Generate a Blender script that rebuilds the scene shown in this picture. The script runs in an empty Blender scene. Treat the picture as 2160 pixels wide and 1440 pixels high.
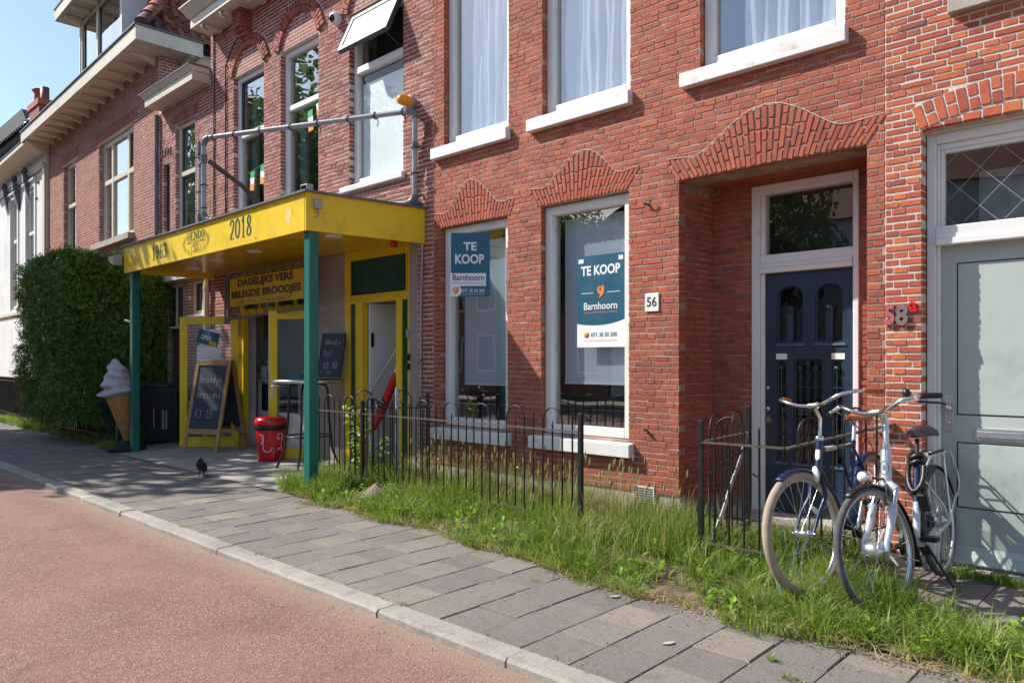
import bpy, math, random
from mathutils import Matrix, Vector
R=math.radians; sin=math.sin; cos=math.cos; PI=math.pi
random.seed(7)
S=bpy.context.scene
# ---------------------------------------------------------------- camera
cd=bpy.data.cameras.new('camera'); cam=bpy.data.objects.new('camera',cd); S.collection.objects.link(cam)
cam.location=(0,0,1.4)
TH=math.atan(1654/1550.)
cam.rotation_euler=(R(90),0,math.atan2(cos(TH),sin(TH)))
cd.sensor_width=36; cd.lens=36*1550/2160.; cd.shift_y=44/2160.; cd.clip_start=.05; cd.clip_end=2000
S.camera=cam
# ---------------------------------------------------------------- world and sun
SUN=Vector((1.75,1.0,-1.8)).normalized()
w=bpy.data.worlds.new('World'); S.world=w; w.use_nodes=True
nt=w.node_tree; nt.nodes.clear()
sk=nt.nodes.new('ShaderNodeTexSky'); sk.sky_type='NISHITA'; sk.sun_disc=False
sk.sun_elevation=math.asin(-SUN.z); sk.sun_rotation=math.atan2(-SUN.x,-SUN.y)
sk.air_density=1.0; sk.dust_density=.9; sk.ozone_density=3.2
bg=nt.nodes.new('ShaderNodeBackground'); bg.inputs[1].default_value=.13
wo=nt.nodes.new('ShaderNodeOutputWorld')
tc=nt.nodes.new('ShaderNodeTexCoord'); mpg=nt.nodes.new('ShaderNodeMapping'); mpg.inputs['Scale'].default_value=(1,1,3.2)
cn_=nt.nodes.new('ShaderNodeTexNoise'); cn_.inputs['Scale'].default_value=2.6; cn_.inputs['Detail'].default_value=7; cn_.inputs['Roughness'].default_value=.62; cn_.inputs['Distortion'].default_value=.4
cr_=nt.nodes.new('ShaderNodeMapRange'); cr_.inputs[1].default_value=.55; cr_.inputs[2].default_value=.85; cr_.inputs[3].default_value=0; cr_.inputs[4].default_value=.40
cm_=nt.nodes.new('ShaderNodeMix'); cm_.data_type='RGBA'; cm_.inputs[7].default_value=(6.5,6.8,7.2,1)
nt.links.new(tc.outputs['Generated'],mpg.inputs[0]); nt.links.new(mpg.outputs[0],cn_.inputs['Vector']); nt.links.new(cn_.outputs['Fac'],cr_.inputs[0]); nt.links.new(cr_.outputs[0],cm_.inputs[0]); nt.links.new(sk.outputs[0],cm_.inputs[6])
nt.links.new(cm_.outputs[2],bg.inputs[0]); nt.links.new(bg.outputs[0],wo.inputs[0])
sl=bpy.data.lights.new('sun','SUN'); sl.energy=4.7; sl.angle=R(.5); sl.color=(1,.955,.89)
so=bpy.data.objects.new('sun',sl); S.collection.objects.link(so)
so.rotation_euler=SUN.to_track_quat('-Z','Y').to_euler(); so.location=(-17,-10,18)
S.view_settings.view_transform='Standard'; S.view_settings.look='None'
S.view_settings.exposure=.64; S.view_settings.gamma=1; S.view_settings.use_curve_mapping=False
S.render.engine='CYCLES'
S.cycles.max_bounces=6; S.cycles.transparent_max_bounces=16; S.cycles.diffuse_bounces=3; S.cycles.glossy_bounces=3

# ---------------------------------------------------------------- helpers
FX,FY=-cos(TH),sin(TH); RX,RY=sin(TH),cos(TH)
def screen(x,y,z):           # where a point lands, used only to decide which bricks deserve an object of their own
    d=x*FX+y*FY; s=x*RX+y*RY
    if d<.5: return None
    return 1080+1550*s/d, 764-1550*(z-1.4)/d, d
COL=S.collection
def link(o): COL.objects.link(o); return o
def tag(o,label=None,cat=None,group=None,kind=None):
    if label: o['label']=label
    if cat: o['category']=cat
    if group: o['group']=group
    if kind: o['kind']=kind
    return o
def thing(name,label,cat,loc=(0,0,0),rz=0,group=None):
    o=bpy.data.objects.new(name,None); o.empty_display_size=.1; link(o); o.location=loc; o.rotation_euler=(0,0,rz)
    return tag(o,label,cat,group)
def structure(o): o['kind']='structure'; return o
def stuff(o,label=None,cat=None): return tag(o,label,cat,kind='stuff')
class MB:
    def __init__(s,M=None): s.v=[]; s.f=[]; s.r=[]; s.M=M; s.sm=[]
    def add(s,vs,fs,rnd=None,smooth=False):
        n=len(s.v)
        if s.M is not None: vs=[tuple(s.M@Vector(p)) for p in vs]
        s.v.extend(vs)
        r=random.random() if rnd is None else rnd
        for f in fs: s.f.append(tuple(i+n for i in f)); s.r.append(r); s.sm.append(smooth)
        return s
    def box(s,x0,x1,y0,y1,z0,z1,rnd=None):
        if x0>x1:x0,x1=x1,x0
        if y0>y1:y0,y1=y1,y0
        if z0>z1:z0,z1=z1,z0
        v=[(x0,y0,z0),(x1,y0,z0),(x1,y1,z0),(x0,y1,z0),(x0,y0,z1),(x1,y0,z1),(x1,y1,z1),(x0,y1,z1)]
        return s.add(v,[(0,3,2,1),(4,5,6,7),(0,1,5,4),(1,2,6,5),(2,3,7,6),(3,0,4,7)],rnd)
    def hexa(s,b,t,rnd=None):   # 4 bottom points, 4 top points
        return s.add(list(b)+list(t),[(0,3,2,1),(4,5,6,7),(0,1,5,4),(1,2,6,5),(2,3,7,6),(3,0,4,7)],rnd)
    def bar(s,a,b,w,h=None,rnd=None,up=(0,0,1)):
        a=Vector(a);b=Vector(b);h=h or w;d=(b-a).normalized();u=Vector(up)
        if abs(d.dot(u))>.98:u=Vector((1,0,0))
        sx=d.cross(u).normalized();sz=sx.cross(d).normalized()
        c=lambda p:[tuple(p-sx*w/2-sz*h/2),tuple(p+sx*w/2-sz*h/2),tuple(p+sx*w/2+sz*h/2),tuple(p-sx*w/2+sz*h/2)]
        v=c(a)+c(b)
        return s.add(v,[(0,1,2,3),(7,6,5,4),(0,4,5,1),(1,5,6,2),(2,6,7,3),(3,7,4,0)],rnd)
    def tube(s,pts,r,n=8,closed=False,rnd=None,caps=True):
        P=[Vector(p) for p in pts];m=len(P);rr=r if isinstance(r,(list,tuple)) else [r]*m
        vs=[];fs=[];prev=None
        for i in range(m):
            if closed: t=(P[(i+1)%m]-P[i-1])
            else: t=P[min(i+1,m-1)]-P[max(i-1,0)]
            t.normalize()
            if prev is None:
                a=Vector((0,0,1)) if abs(t.z)<.9 else Vector((1,0,0)); u=t.cross(a).normalized()
            else:
                u=prev-t*prev.dot(t)
                if u.length<1e-6: u=t.cross(Vector((0,0,1)))
                u.normalize()
            prev=u;q=t.cross(u)
            for k in range(n):
                an=2*PI*k/n; vs.append(tuple(P[i]+(u*cos(an)+q*sin(an))*rr[i]))
        for i in range(m if closed else m-1):
            j=(i+1)%m
            for k in range(n):
                l=(k+1)%n; fs.append((i*n+k,i*n+l,j*n+l,j*n+k))
        s.add(vs,fs,rnd,True)
        if caps and not closed:
            s.add(vs[:n],[tuple(range(n-1,-1,-1))],rnd); s.add(vs[-n:],[tuple(range(n))],rnd)
        return s
    def lathe(s,prof,c=(0,0,0),n=24,axis='z',rnd=None,smooth=True,deform=None):
        vs=[];fs=[];m=len(prof)
        for i,(r,z) in enumerate(prof):
            for k in range(n):
                a=2*PI*k/n;rr=r*(deform(a,z,i) if deform else 1)
                p=(rr*cos(a),rr*sin(a),z)
                if axis=='y': p=(p[0],p[2],p[1])
                if axis=='x': p=(p[2],p[0],p[1])
                vs.append((p[0]+c[0],p[1]+c[1],p[2]+c[2]))
        for i in range(m-1):
            for k in range(n):
                l=(k+1)%n; q=(i*n+k,i*n+l,(i+1)*n+l,(i+1)*n+k)
                fs.append(q if axis=='z' or axis=='x' else q[::-1])
        return s.add(vs,fs,rnd,smooth)
    def prism(s,poly,y0,y1,rnd=None):   # polygon in x,z extruded along y
        n=len(poly);v=[(x,y0,z) for x,z in poly]+[(x,y1,z) for x,z in poly]
        a=sum(poly[i][0]*poly[(i+1)%n][1]-poly[(i+1)%n][0]*poly[i][1] for i in range(n))
        f=[tuple(range(n)),tuple(range(2*n-1,n-1,-1))]+[(i,i+n,(i+1)%n+n,(i+1)%n) for i in range(n)]
        if a<0: f=[q[::-1] for q in f]
        return s.add(v,f,rnd)
    def quad(s,a,b,c,d,rnd=None): return s.add([a,b,c,d],[(0,1,2,3)],rnd)
    def mesh(s,name,mat=None):
        me=bpy.data.meshes.new(name); me.from_pydata(s.v,[],s.f)
        at=me.attributes.new('rnd','FLOAT','FACE'); at.data.foreach_set('value',s.r)
        me.polygons.foreach_set('use_smooth',s.sm)
        if mat: me.materials.append(mat)
        me.update(); return me
    def build(s,name,mat,parent=None,bevel=0,loc=None):
        o=bpy.data.objects.new(name,s.mesh(name,mat)); link(o)
        if parent: o.parent=parent
        if loc: o.location=loc
        if bevel:
            m=o.modifiers.new('b','BEVEL'); m.width=bevel; m.segments=2; m.limit_method='ANGLE'; m.angle_limit=R(40)
        return o
# ---------------------------------------------------------------- materials
def nd(t,k,**kw):
    n=t.nodes.new(k)
    for a,b in kw.items(): setattr(n,a,b)
    return n
def base(name):
    m=bpy.data.materials.new(name); m.use_nodes=True; t=m.node_tree
    return m,t,t.nodes['Principled BSDF']
def noise(t,vec,scale,detail=4,rough=.6,dist=0):
    n=nd(t,'ShaderNodeTexNoise'); n.inputs['Scale'].default_value=scale; n.inputs['Detail'].default_value=detail
    n.inputs['Roughness'].default_value=rough; n.inputs['Distortion'].default_value=dist
    t.links.new(vec,n.inputs['Vector']); return n.outputs['Fac']
def mixc(t,f,a,b,mode='MIX'):
    n=nd(t,'ShaderNodeMix',data_type='RGBA',blend_type=mode)
    for s,i in ((f,0),(a,6),(b,7)):
        if isinstance(s,(int,float)): n.inputs[i].default_value=s
        elif isinstance(s,tuple): n.inputs[i].default_value=(*s[:3],1)
        else: t.links.new(s,n.inputs[i])
    return n.outputs[2]
def mrange(t,v,a,b,c,d):
    n=nd(t,'ShaderNodeMapRange'); n.inputs[1].default_value=a;n.inputs[2].default_value=b;n.inputs[3].default_value=c;n.inputs[4].default_value=d
    t.links.new(v,n.inputs[0]); return n.outputs[0]
def math_(t,op,a,b):
    n=nd(t,'ShaderNodeMath',operation=op)
    for s,i in ((a,0),(b,1)):
        if isinstance(s,(int,float)): n.inputs[i].default_value=s
        else: t.links.new(s,n.inputs[i])
    return n.outputs[0]
def bump(t,b,h,strength,dist=.01):
    n=nd(t,'ShaderNodeBump'); n.inputs['Strength'].default_value=strength; n.inputs['Distance'].default_value=dist
    t.links.new(h,n.inputs['Height']); t.links.new(n.outputs[0],b.inputs['Normal']); return n
def geo(t): return nd(t,'ShaderNodeNewGeometry').outputs['Position']
def ocoord(t): return nd(t,'ShaderNodeTexCoord').outputs['Object']
def pm(name,col,rough=.5,metal=0,var=.12,scale=3,bmp=0,bscale=60,dirt=None,dscale=2,dth=(.55,.75),coat=0,local=False):
    m,t,b=base(name); P=ocoord(t) if local else geo(t)
    n=noise(t,P,scale,5)
    c=mixc(t,mrange(t,n,.3,.7,0,1),tuple(x*(1-var) for x in col),tuple(min(1,x*(1+var)) for x in col))
    if dirt:
        d=noise(t,P,dscale,6,.7); c=mixc(t,mrange(t,d,dth[0],dth[1],0,.85),c,dirt)
    t.links.new(c,b.inputs['Base Color'])
    b.inputs['Metallic'].default_value=metal
    t.links.new(mrange(t,noise(t,P,scale*4,3),.3,.7,max(.02,rough-.08),min(1,rough+.08)),b.inputs['Roughness'])
    if coat: b.inputs['Coat Weight'].default_value=coat
    if bmp: bump(t,b,noise(t,P,bscale,4),bmp)
    return m
def ramp(t,v,stops,interp='LINEAR'):
    n=nd(t,'ShaderNodeValToRGB'); e=n.color_ramp.elements; n.color_ramp.interpolation=interp
    while len(e)<len(stops): e.new(.5)
    for q,(p,c) in zip(e,stops): q.position=p; q.color=(*c,1)
    t.links.new(v,n.inputs[0]); return n.outputs[0]
def brick_mat(name,stops,single,grime=(.10,.045,.035),gamt=.35,gs=.8,light=None,tint=None):
    m,t,b=base(name); P=geo(t)
    if single: v=nd(t,'ShaderNodeObjectInfo').outputs['Random']
    else: v=nd(t,'ShaderNodeAttribute',attribute_name='rnd').outputs['Fac']
    c=ramp(t,v,stops)
    c=mixc(t,mrange(t,noise(t,P,14,4,.7),.35,.7,0,.35),c,grime)
    c=mixc(t,mrange(t,noise(t,P,gs,5,.65),.42,.68,0,gamt),c,grime)
    c=mixc(t,mrange(t,noise(t,P,160,2,.8),.56,.78,0,.5),c,(.42,.25,.18))
    c=mixc(t,mrange(t,noise(t,P,90,2,.8),.62,.8,0,.6),c,(.05,.02,.02))
    if light:
        mp=nd(t,'ShaderNodeMapping'); mp.inputs['Scale'].default_value=(3.2,1,.35); t.links.new(P,mp.inputs[0])
        c=mixc(t,mrange(t,noise(t,mp.outputs[0],1.0,5,.7),.52,.72,0,.42),c,(.13,.05,.038))
    if light: c=mixc(t,mrange(t,noise(t,P,2.3,6,.75),.6,.74,0,.45),c,light)
    t.links.new(c,b.inputs['Base Color']); b.inputs['Roughness'].default_value=.85
    h=math_(t,'ADD',noise(t,P,70,5,.7),math_(t,'MULTIPLY',noise(t,P,18,3),.8))
    bump(t,b,h,.55,.008)
    return m
RED=[(0,(.34,.072,.042)),(.15,(.40,.085,.044)),(.5,(.46,.100,.046)),(.8,(.49,.112,.050)),(.95,(.54,.135,.052)),(1,(.27,.062,.045))]
RED58=[(0,(.36,.070,.040)),(.25,(.46,.085,.038)),(.5,(.54,.11,.044)),(.75,(.58,.135,.048)),(.93,(.66,.19,.055)),(1,(.30,.07,.05))]
KRD=[(0,(.28,.070,.048)),(.3,(.38,.092,.056)),(.6,(.45,.112,.064)),(.85,(.50,.14,.075)),(1,(.22,.06,.046))]
LRD=[(0,(.31,.092,.066)),(.3,(.40,.122,.084)),(.6,(.47,.150,.10)),(.85,(.52,.185,.115)),(1,(.26,.08,.062))]
M={}
M['brick56']=(brick_mat('brick_red_old',RED,0,light=(.42,.24,.19)),brick_mat('brick_red_old_single',RED,1,light=(.42,.24,.19)))
M['brick58']=(brick_mat('brick_orange',RED58,0,gamt=.15),brick_mat('brick_orange_single',RED58,1,gamt=.15))
M['brickK']=(brick_mat('brick_brown_red',KRD,0),brick_mat('brick_brown_red_single',KRD,1))
M['brickL']=(brick_mat('brick_dull_red',LRD,0,gamt=.25),brick_mat('brick_dull_red_single',LRD,1,gamt=.25))
M['mortar_w']=pm('mortar_white',(.62,.56,.48),.95,var=.12,scale=9,bmp=.5,bscale=200)
M['mortar_g']=pm('mortar_grey',(.42,.31,.24),.95,var=.25,scale=6,bmp=.7,bscale=150,dirt=(.16,.07,.05),dscale=5,dth=(.45,.7))
M['mortar_k']=pm('mortar_pale',(.60,.52,.45),.95,var=.15,scale=7,bmp=.5,bscale=150)
M['white']=pm('white_paint',(.76,.75,.71),.42,var=.05,scale=2,bmp=.08,bscale=30,dirt=(.50,.46,.38),dscale=5,dth=(.60,.80))
M['white_clean']=pm('white_plain',(.78,.78,.76),.45,var=.03)
M['sill']=pm('sill_paint',(.74,.73,.69),.55,var=.07,scale=3,bmp=.15,bscale=40,dirt=(.40,.36,.30),dscale=7,dth=(.58,.74))
M['cream']=pm('cream_paint',(.62,.56,.44),.5,var=.08,scale=2,bmp=.1,bscale=30,dirt=(.34,.29,.21),dscale=3,dth=(.55,.8))
M['stone']=pm('weathered_stone',(.40,.37,.32),.9,var=.2,scale=6,bmp=.4,bscale=60,dirt=(.20,.17,.13),dscale=3)
M['plinth']=pm('cement_plinth',(.38,.35,.31),.95,var=.2,scale=5,bmp=.5,bscale=40,dirt=(.15,.13,.10),dscale=4)
M['dark_paint']=pm('dark_green_sash',(.02,.045,.05),.35,var=.1)
M['navy_door']=pm('navy_door_paint',(.016,.034,.062),.38,var=.12,scale=4,bmp=.05,bscale=30,coat=.15)
M['sage']=pm('sage_door_paint',(.42,.47,.43),.45,var=.04,scale=1.5,bmp=.05,bscale=40,dirt=(.25,.29,.26),dscale=1.2,dth=(.5,.7))
M['yellow']=pm('yellow_paint',(.80,.55,.016),.42,var=.07,scale=2,bmp=.10,bscale=9,dirt=(.50,.33,.05),dscale=5,dth=(.54,.80))
M['yellow_soffit']=pm('yellow_gloss_soffit',(.72,.42,.012),.22,var=.06,scale=2)
M['teal']=pm('teal_post_paint',(.004,.145,.115),.35,var=.12,scale=4,dirt=(.01,.09,.07),dscale=5)
M['dgreen']=pm('dark_green_panel',(.004,.055,.038),.22,var=.1,scale=2)
M['tile_beige']=pm('beige_wall_tile',(.34,.29,.255),.35,var=.06,scale=3,dirt=(.26,.21,.18),dscale=2)
M['iron']=pm('black_iron',(.018,.020,.021),.42,.3,var=.25,scale=20,bmp=.2,bscale=150,dirt=(.07,.055,.045),dscale=18,dth=(.58,.72))
M['iron_rail']=pm('worn_iron_rail',(.12,.105,.09),.5,.35,var=.3,scale=25,bmp=.3,bscale=150,dirt=(.16,.085,.05),dscale=9,dth=(.5,.7))
M['pvc']=pm('grey_pvc',(.34,.34,.345),.42,var=.12,scale=6,dirt=(.18,.17,.15),dscale=12,dth=(.52,.74))
M['pvc_dark']=pm('dark_grey_pvc',(.15,.15,.155),.45,var=.12,scale=6)
M['chrome']=pm('chrome',(.72,.72,.72),.14,1,var=.05,scale=20)
M['alu']=pm('aluminium',(.62,.63,.64),.32,.9,var=.06,scale=20)
M['steel']=pm('galvanised_steel',(.45,.47,.49),.4,.8,var=.15,scale=14)
M['black']=pm('black_plastic',(.012,.012,.013),.42,var=.2,scale=20)
M['rubber']=pm('black_rubber',(.016,.016,.017),.75,var=.25,scale=40,bmp=.3,bscale=300)
M['tyre_grey']=pm('dusty_rubber',(.075,.075,.078),.85,var=.25,scale=30,bmp=.4,bscale=300,dirt=(.16,.15,.14),dscale=14,dth=(.5,.7))
M['tyre_cream']=pm('tan_rubber',(.36,.27,.20),.8,var=.15,scale=14,bmp=.3,bscale=300,dirt=(.22,.16,.11),dscale=8)
M['navy']=pm('navy_enamel',(.007,.018,.065),.34,.0,var=.06,scale=10,coat=.2)
M['silver_paint']=pm('silver_white_paint',(.50,.54,.57),.32,.3,var=.08,scale=14,coat=.3,dirt=(.28,.27,.25),dscale=30,dth=(.58,.75))
M['leather']=pm('tan_leather',(.42,.115,.03),.5,var=.15,scale=30,bmp=.2,bscale=200)
M['saddle_cover']=pm('dark_purple_nylon',(.028,.018,.032),.38,var=.3,scale=14,bmp=.7,bscale=26)
M['reflect']=pm('clear_reflector',(.75,.76,.70),.12,var=.05)
M['amber']=pm('amber_lens',(.85,.30,.01),.15,var=.1,scale=20)
M['redp']=pm('red_plastic',(.60,.006,.012),.25,var=.08,scale=5,coat=.3)
M['wood']=pm('pine_frame',(.42,.22,.085),.5,var=.25,scale=7,bmp=.15,bscale=60,dirt=(.28,.13,.05),dscale=9)
M['board']=pm('chalkboard',(.022,.030,.045),.6,var=.3,scale=3,dirt=(.05,.065,.085),dscale=2.5,dth=(.35,.8))
M['chalk']=pm('chalk',(.50,.54,.56),.9,var=.3,scale=60)
M['cone']=pm('wafer_plastic',(.47,.21,.06),.6,var=.18,scale=14,bmp=.2,bscale=60)
M['cream_ice']=pm('faded_ice_cream',(.44,.425,.41),.4,var=.08,scale=6,dirt=(.36,.33,.30),dscale=5,dth=(.5,.75))
M['ink_green']=pm('dark_green_print',(.006,.075,.05),.45,var=.05)
M['ink_black']=pm('black_print',(.02,.024,.02),.5,var=.05)
M['ink_brown']=pm('olive_print',(.16,.12,.02),.5,var=.05)
M['ink_white']=pm('white_print',(.80,.80,.79),.5,var=.02)
M['ink_navy']=pm('navy_print',(.02,.05,.10),.5,var=.02)
M['ink_grey']=pm('grey_print',(.25,.28,.32),.5,var=.02)
M['teal_sign']=pm('petrol_board',(.008,.105,.165),.35,var=.03)
M['teal_poster']=pm('petrol_poster',(.006,.085,.145),.45,var=.05,scale=1.5)
M['orange']=pm('orange_print',(.80,.22,.03),.5,var=.03)
M['yellow_sign']=pm('yellow_banner',(.62,.40,.012),.5,var=.06,scale=3)
M['grey_box']=pm('grey_junction_box',(.36,.33,.26),.5,var=.08)
M['lens']=pm('dark_lens',(.01,.01,.012),.08,var=0)
M['film']=pm('frosted_blind',(.74,.79,.78),.6,var=.03,scale=1)
M['greyblind']=pm('grey_blue_blind',(.60,.66,.72),.5,var=.05,scale=1)
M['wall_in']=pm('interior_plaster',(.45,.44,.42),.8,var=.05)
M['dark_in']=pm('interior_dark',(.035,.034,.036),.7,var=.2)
M['floor_in']=pm('interior_floor',(.10,.09,.08),.6,var=.1)
M['white_in']=pm('interior_white_panel',(.74,.73,.71),.5,var=.04)
M['blue_liq']=pm('blue_plastic',(.01,.22,.42),.3,var=.1)
M['lead']=pm('lead_flashing',(.13,.15,.19),.5,.3,var=.15)
M['tile_roof']=None
M['bark']=pm('bark',(.11,.085,.06),.9,var=.3,scale=12,bmp=.8,bscale=30)
M['twig']=pm('dry_twig',(.13,.08,.05),.9,var=.3,scale=12)
M['concrete']=pm('apron_concrete',(.36,.33,.285),.85,var=.10,scale=2,bmp=.25,bscale=90,dirt=(.25,.23,.20),dscale=1.6,dth=(.42,.72))
M['wheelie']=pm('dark_bin_plastic',(.016,.020,.024),.45,var=.2,scale=6)
M['render_white']=pm('white_stucco',(.72,.72,.70),.8,var=.06,scale=1.5,bmp=.2,bscale=40,dirt=(.42,.41,.38),dscale=1.2,dth=(.5,.8))
M['boulder']=pm('boulder',(.25,.19,.145),.9,var=.35,scale=9,bmp=.8,bscale=30)
M['slate']=pm('grey_slate',(.035,.033,.032),.7,var=.3,scale=8,bmp=.4,bscale=20)
M['flag_g']=pm('flag_green',(.01,.35,.12),.7,var=.05); M['flag_w']=pm('flag_white',(.7,.7,.68),.7,var=.03); M['flag_o']=pm('flag_orange',(.8,.25,.02),.7,var=.05)
M['jack_b']=pm('black_feather',(.014,.014,.018),.45,var=.3,scale=60,bmp=.4,bscale=200); M['jack_g']=pm('grey_feather',(.26,.27,.30),.7,var=.25,scale=60)
M['plate']=pm('white_enamel',(.78,.78,.74),.3,var=.03)
M['pink']=pm('faded_pink_metal',(.42,.10,.12),.5,var=.3,scale=50,bmp=.3); M['numgrey']=pm('worn_grey_metal',(.22,.18,.15),.55,.4,var=.4,scale=50,bmp=.3)
M['numred']=pm('red_enamel',(.60,.01,.02),.35,var=.06)
def leafmat(name,c0,c1,c2,trans=.3):
    m,t,b=base(name); v=nd(t,'ShaderNodeAttribute',attribute_name='rnd').outputs['Fac']
    c=ramp(t,v,[(0,c0),(.5,c1),(1,c2)])
    t.links.new(c,b.inputs['Base Color']); b.inputs['Roughness'].default_value=.55
    tr=nd(t,'ShaderNodeBsdfTranslucent'); t.links.new(mixc(t,.5,c,(.30,.42,.03),'MIX'),tr.inputs[0])
    mx=nd(t,'ShaderNodeMixShader'); mx.inputs[0].default_value=trans
    out=t.nodes['Material Output']; t.links.new(b.outputs[0],mx.inputs[1]); t.links.new(tr.outputs[0],mx.inputs[2]); t.links.new(mx.outputs[0],out.inputs[0])
    return m
M['grass']=leafmat('grass_blades',(.065,.14,.013),(.165,.29,.028),(.50,.47,.18),.42)
M['dry']=leafmat('dry_grass',(.40,.30,.13),(.50,.38,.17),(.36,.33,.12),.3)
M['tree_leaf']=leafmat('tree_leaves',(.035,.075,.012),(.06,.125,.018),(.11,.19,.03),.35)
M['hedge']=leafmat('conifer_sprays',(.045,.075,.013),(.095,.19,.026),(.17,.31,.045),.25)
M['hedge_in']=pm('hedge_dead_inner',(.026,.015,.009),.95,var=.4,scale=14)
M['plant']=leafmat('lime_plant_leaves',(.16,.32,.02),(.26,.44,.03),(.34,.50,.05),.4)
M['litter']=leafmat('leaf_litter',(.20,.10,.045),(.38,.24,.12),(.55,.43,.29),.15)
M['soil']=pm('soil',(.10,.075,.045),.95,var=.35,scale=9,bmp=.8,bscale=50,dirt=(.27,.18,.09),dscale=7,dth=(.5,.68))
def glass(name,tint=(.93,.96,.95),k=1.5,ior=1.5,rough=0.0):
    m=bpy.data.materials.new(name); m.use_nodes=True; t=m.node_tree; t.nodes.clear()
    tr=nd(t,'ShaderNodeBsdfTransparent'); tr.inputs[0].default_value=(*tint,1)
    gl=nd(t,'ShaderNodeBsdfGlossy'); gl.inputs['Roughness'].default_value=rough; gl.inputs[0].default_value=(1,1,1,1)
    lw=nd(t,'ShaderNodeLayerWeight'); lw.inputs[0].default_value=.5
    f=math_(t,'ADD',.045*k,math_(t,'MULTIPLY',math_(t,'POWER',lw.outputs['Facing'],4.0),.9*min(k,1.5)))
    f=math_(t,'MINIMUM',f,.95)
    bp=nd(t,'ShaderNodeBump'); bp.inputs['Strength'].default_value=.06; bp.inputs['Distance'].default_value=.05
    t.links.new(noise(t,geo(t),1.3,1),bp.inputs['Height']); t.links.new(bp.outputs[0],gl.inputs['Normal'])
    mx=nd(t,'ShaderNodeMixShader'); o=nd(t,'ShaderNodeOutputMaterial')
    t.links.new(f,mx.inputs[0]); t.links.new(tr.outputs[0],mx.inputs[1]); t.links.new(gl.outputs[0],mx.inputs[2]); t.links.new(mx.outputs[0],o.inputs[0])
    return m
M['glass']=glass('window_glass',k=1.5); M['glass_dark']=glass('tinted_glass',(.55,.60,.58),1.0)
M['glass_sky']=glass('sky_reflecting_glass',(.95,.97,.98),3.4)
M['glass_refl']=glass('reflective_glass',(.74,.82,.81),3.4)
def asphalt():
    m,t,b=base('red_asphalt'); P=geo(t)
    vo=nd(t,'ShaderNodeTexVoronoi'); vo.inputs['Scale'].default_value=150; t.links.new(P,vo.inputs['Vector'])
    sp=nd(t,'ShaderNodeSeparateColor'); t.links.new(vo.outputs['Color'],sp.inputs[0])
    c=ramp(t,sp.outputs[0],[(0,(.115,.056,.046)),(.35,(.20,.090,.073)),(.65,(.25,.122,.098)),(.85,(.30,.185,.150)),(1,(.40,.30,.255))])
    c=mixc(t,mrange(t,noise(t,P,.9,5,.65),.4,.7,0,.45),c,(.32,.17,.135))
    c=mixc(t,mrange(t,noise(t,P,2.2,6,.75),.48,.70,0,.45),c,(.13,.065,.055)); c=mixc(t,mrange(t,noise(t,P,11,5,.8),.64,.74,0,.5),c,(.085,.055,.05))
    mw=nd(t,'ShaderNodeMapping'); mw.inputs['Scale'].default_value=(.12,1.3,1); t.links.new(P,mw.inputs[0])
    c=mixc(t,mrange(t,noise(t,mw.outputs[0],1.0,3,.5),.52,.68,0,.30),c,(.33,.20,.17))
    vc=nd(t,'ShaderNodeTexVoronoi',feature='DISTANCE_TO_EDGE'); vc.inputs['Scale'].default_value=.55; mq=nd(t,'ShaderNodeVectorMath',operation='ADD'); t.links.new(P,mq.inputs[0]); nz=nd(t,'ShaderNodeTexNoise'); nz.inputs['Scale'].default_value=3; nz.inputs['Detail'].default_value=6; t.links.new(P,nz.inputs['Vector']); t.links.new(nz.outputs['Color'],mq.inputs[1]); t.links.new(mq.outputs[0],vc.inputs['Vector'])
    c=mixc(t,math_(t,'MULTIPLY',mrange(t,vc.outputs['Distance'],.0,.006,.55,0),mrange(t,noise(t,P,.5,2),.5,.6,0,1)),c,(.05,.035,.03))
    # dust gathers in the gutter along the kerb
    sx=nd(t,'ShaderNodeSeparateXYZ'); t.links.new(P,sx.inputs[0])
    g=math_(t,'ADD',sx.outputs[1],math_(t,'MULTIPLY',noise(t,P,6,4),.22))
    c=mixc(t,mrange(t,g,2.33,2.60,0,.75),c,(.30,.215,.16))
    t.links.new(c,b.inputs['Base Color']); b.inputs['Roughness'].default_value=.9
    h=math_(t,'SUBTRACT',1.0,vo.outputs['Distance'])
    bump(t,b,h,.7,.006); return m
M['asphalt']=asphalt()
def paver(name,stops,attr=False,spk=.5,moss=True):
    m,t,b=base(name); P=geo(t)
    v=nd(t,'ShaderNodeAttribute',attribute_name='rnd').outputs['Fac'] if attr else nd(t,'ShaderNodeObjectInfo').outputs['Random']
    c=ramp(t,v,stops)
    vo=nd(t,'ShaderNodeTexVoronoi'); vo.inputs['Scale'].default_value=190; t.links.new(P,vo.inputs['Vector'])
    sp=nd(t,'ShaderNodeSeparateColor'); t.links.new(vo.outputs['Color'],sp.inputs[0])
    c=mixc(t,mrange(t,sp.outputs[0],.62,.9,0,spk*.8),c,(.34,.30,.26))
    c=mixc(t,mrange(t,sp.outputs[1],.68,.9,0,spk*1.3),c,(.045,.04,.038))
    c=mixc(t,mrange(t,noise(t,P,1.6,6,.72),.40,.68,0,.6),c,(.185,.165,.145))
    c=mixc(t,mrange(t,noise(t,P,7,5,.7),.52,.74,0,.5),c,(.095,.083,.072)); c=mixc(t,mrange(t,noise(t,P,3.1,6,.75),.55,.72,0,.45),c,(.27,.225,.175))
    t.links.new(c,b.inputs['Base Color']); b.inputs['Roughness'].default_value=.88
    bump(t,b,math_(t,'ADD',noise(t,P,220,3,.7),math_(t,'MULTIPLY',vo.outputs['Distance'],.6)),.4,.004); return m
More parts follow.
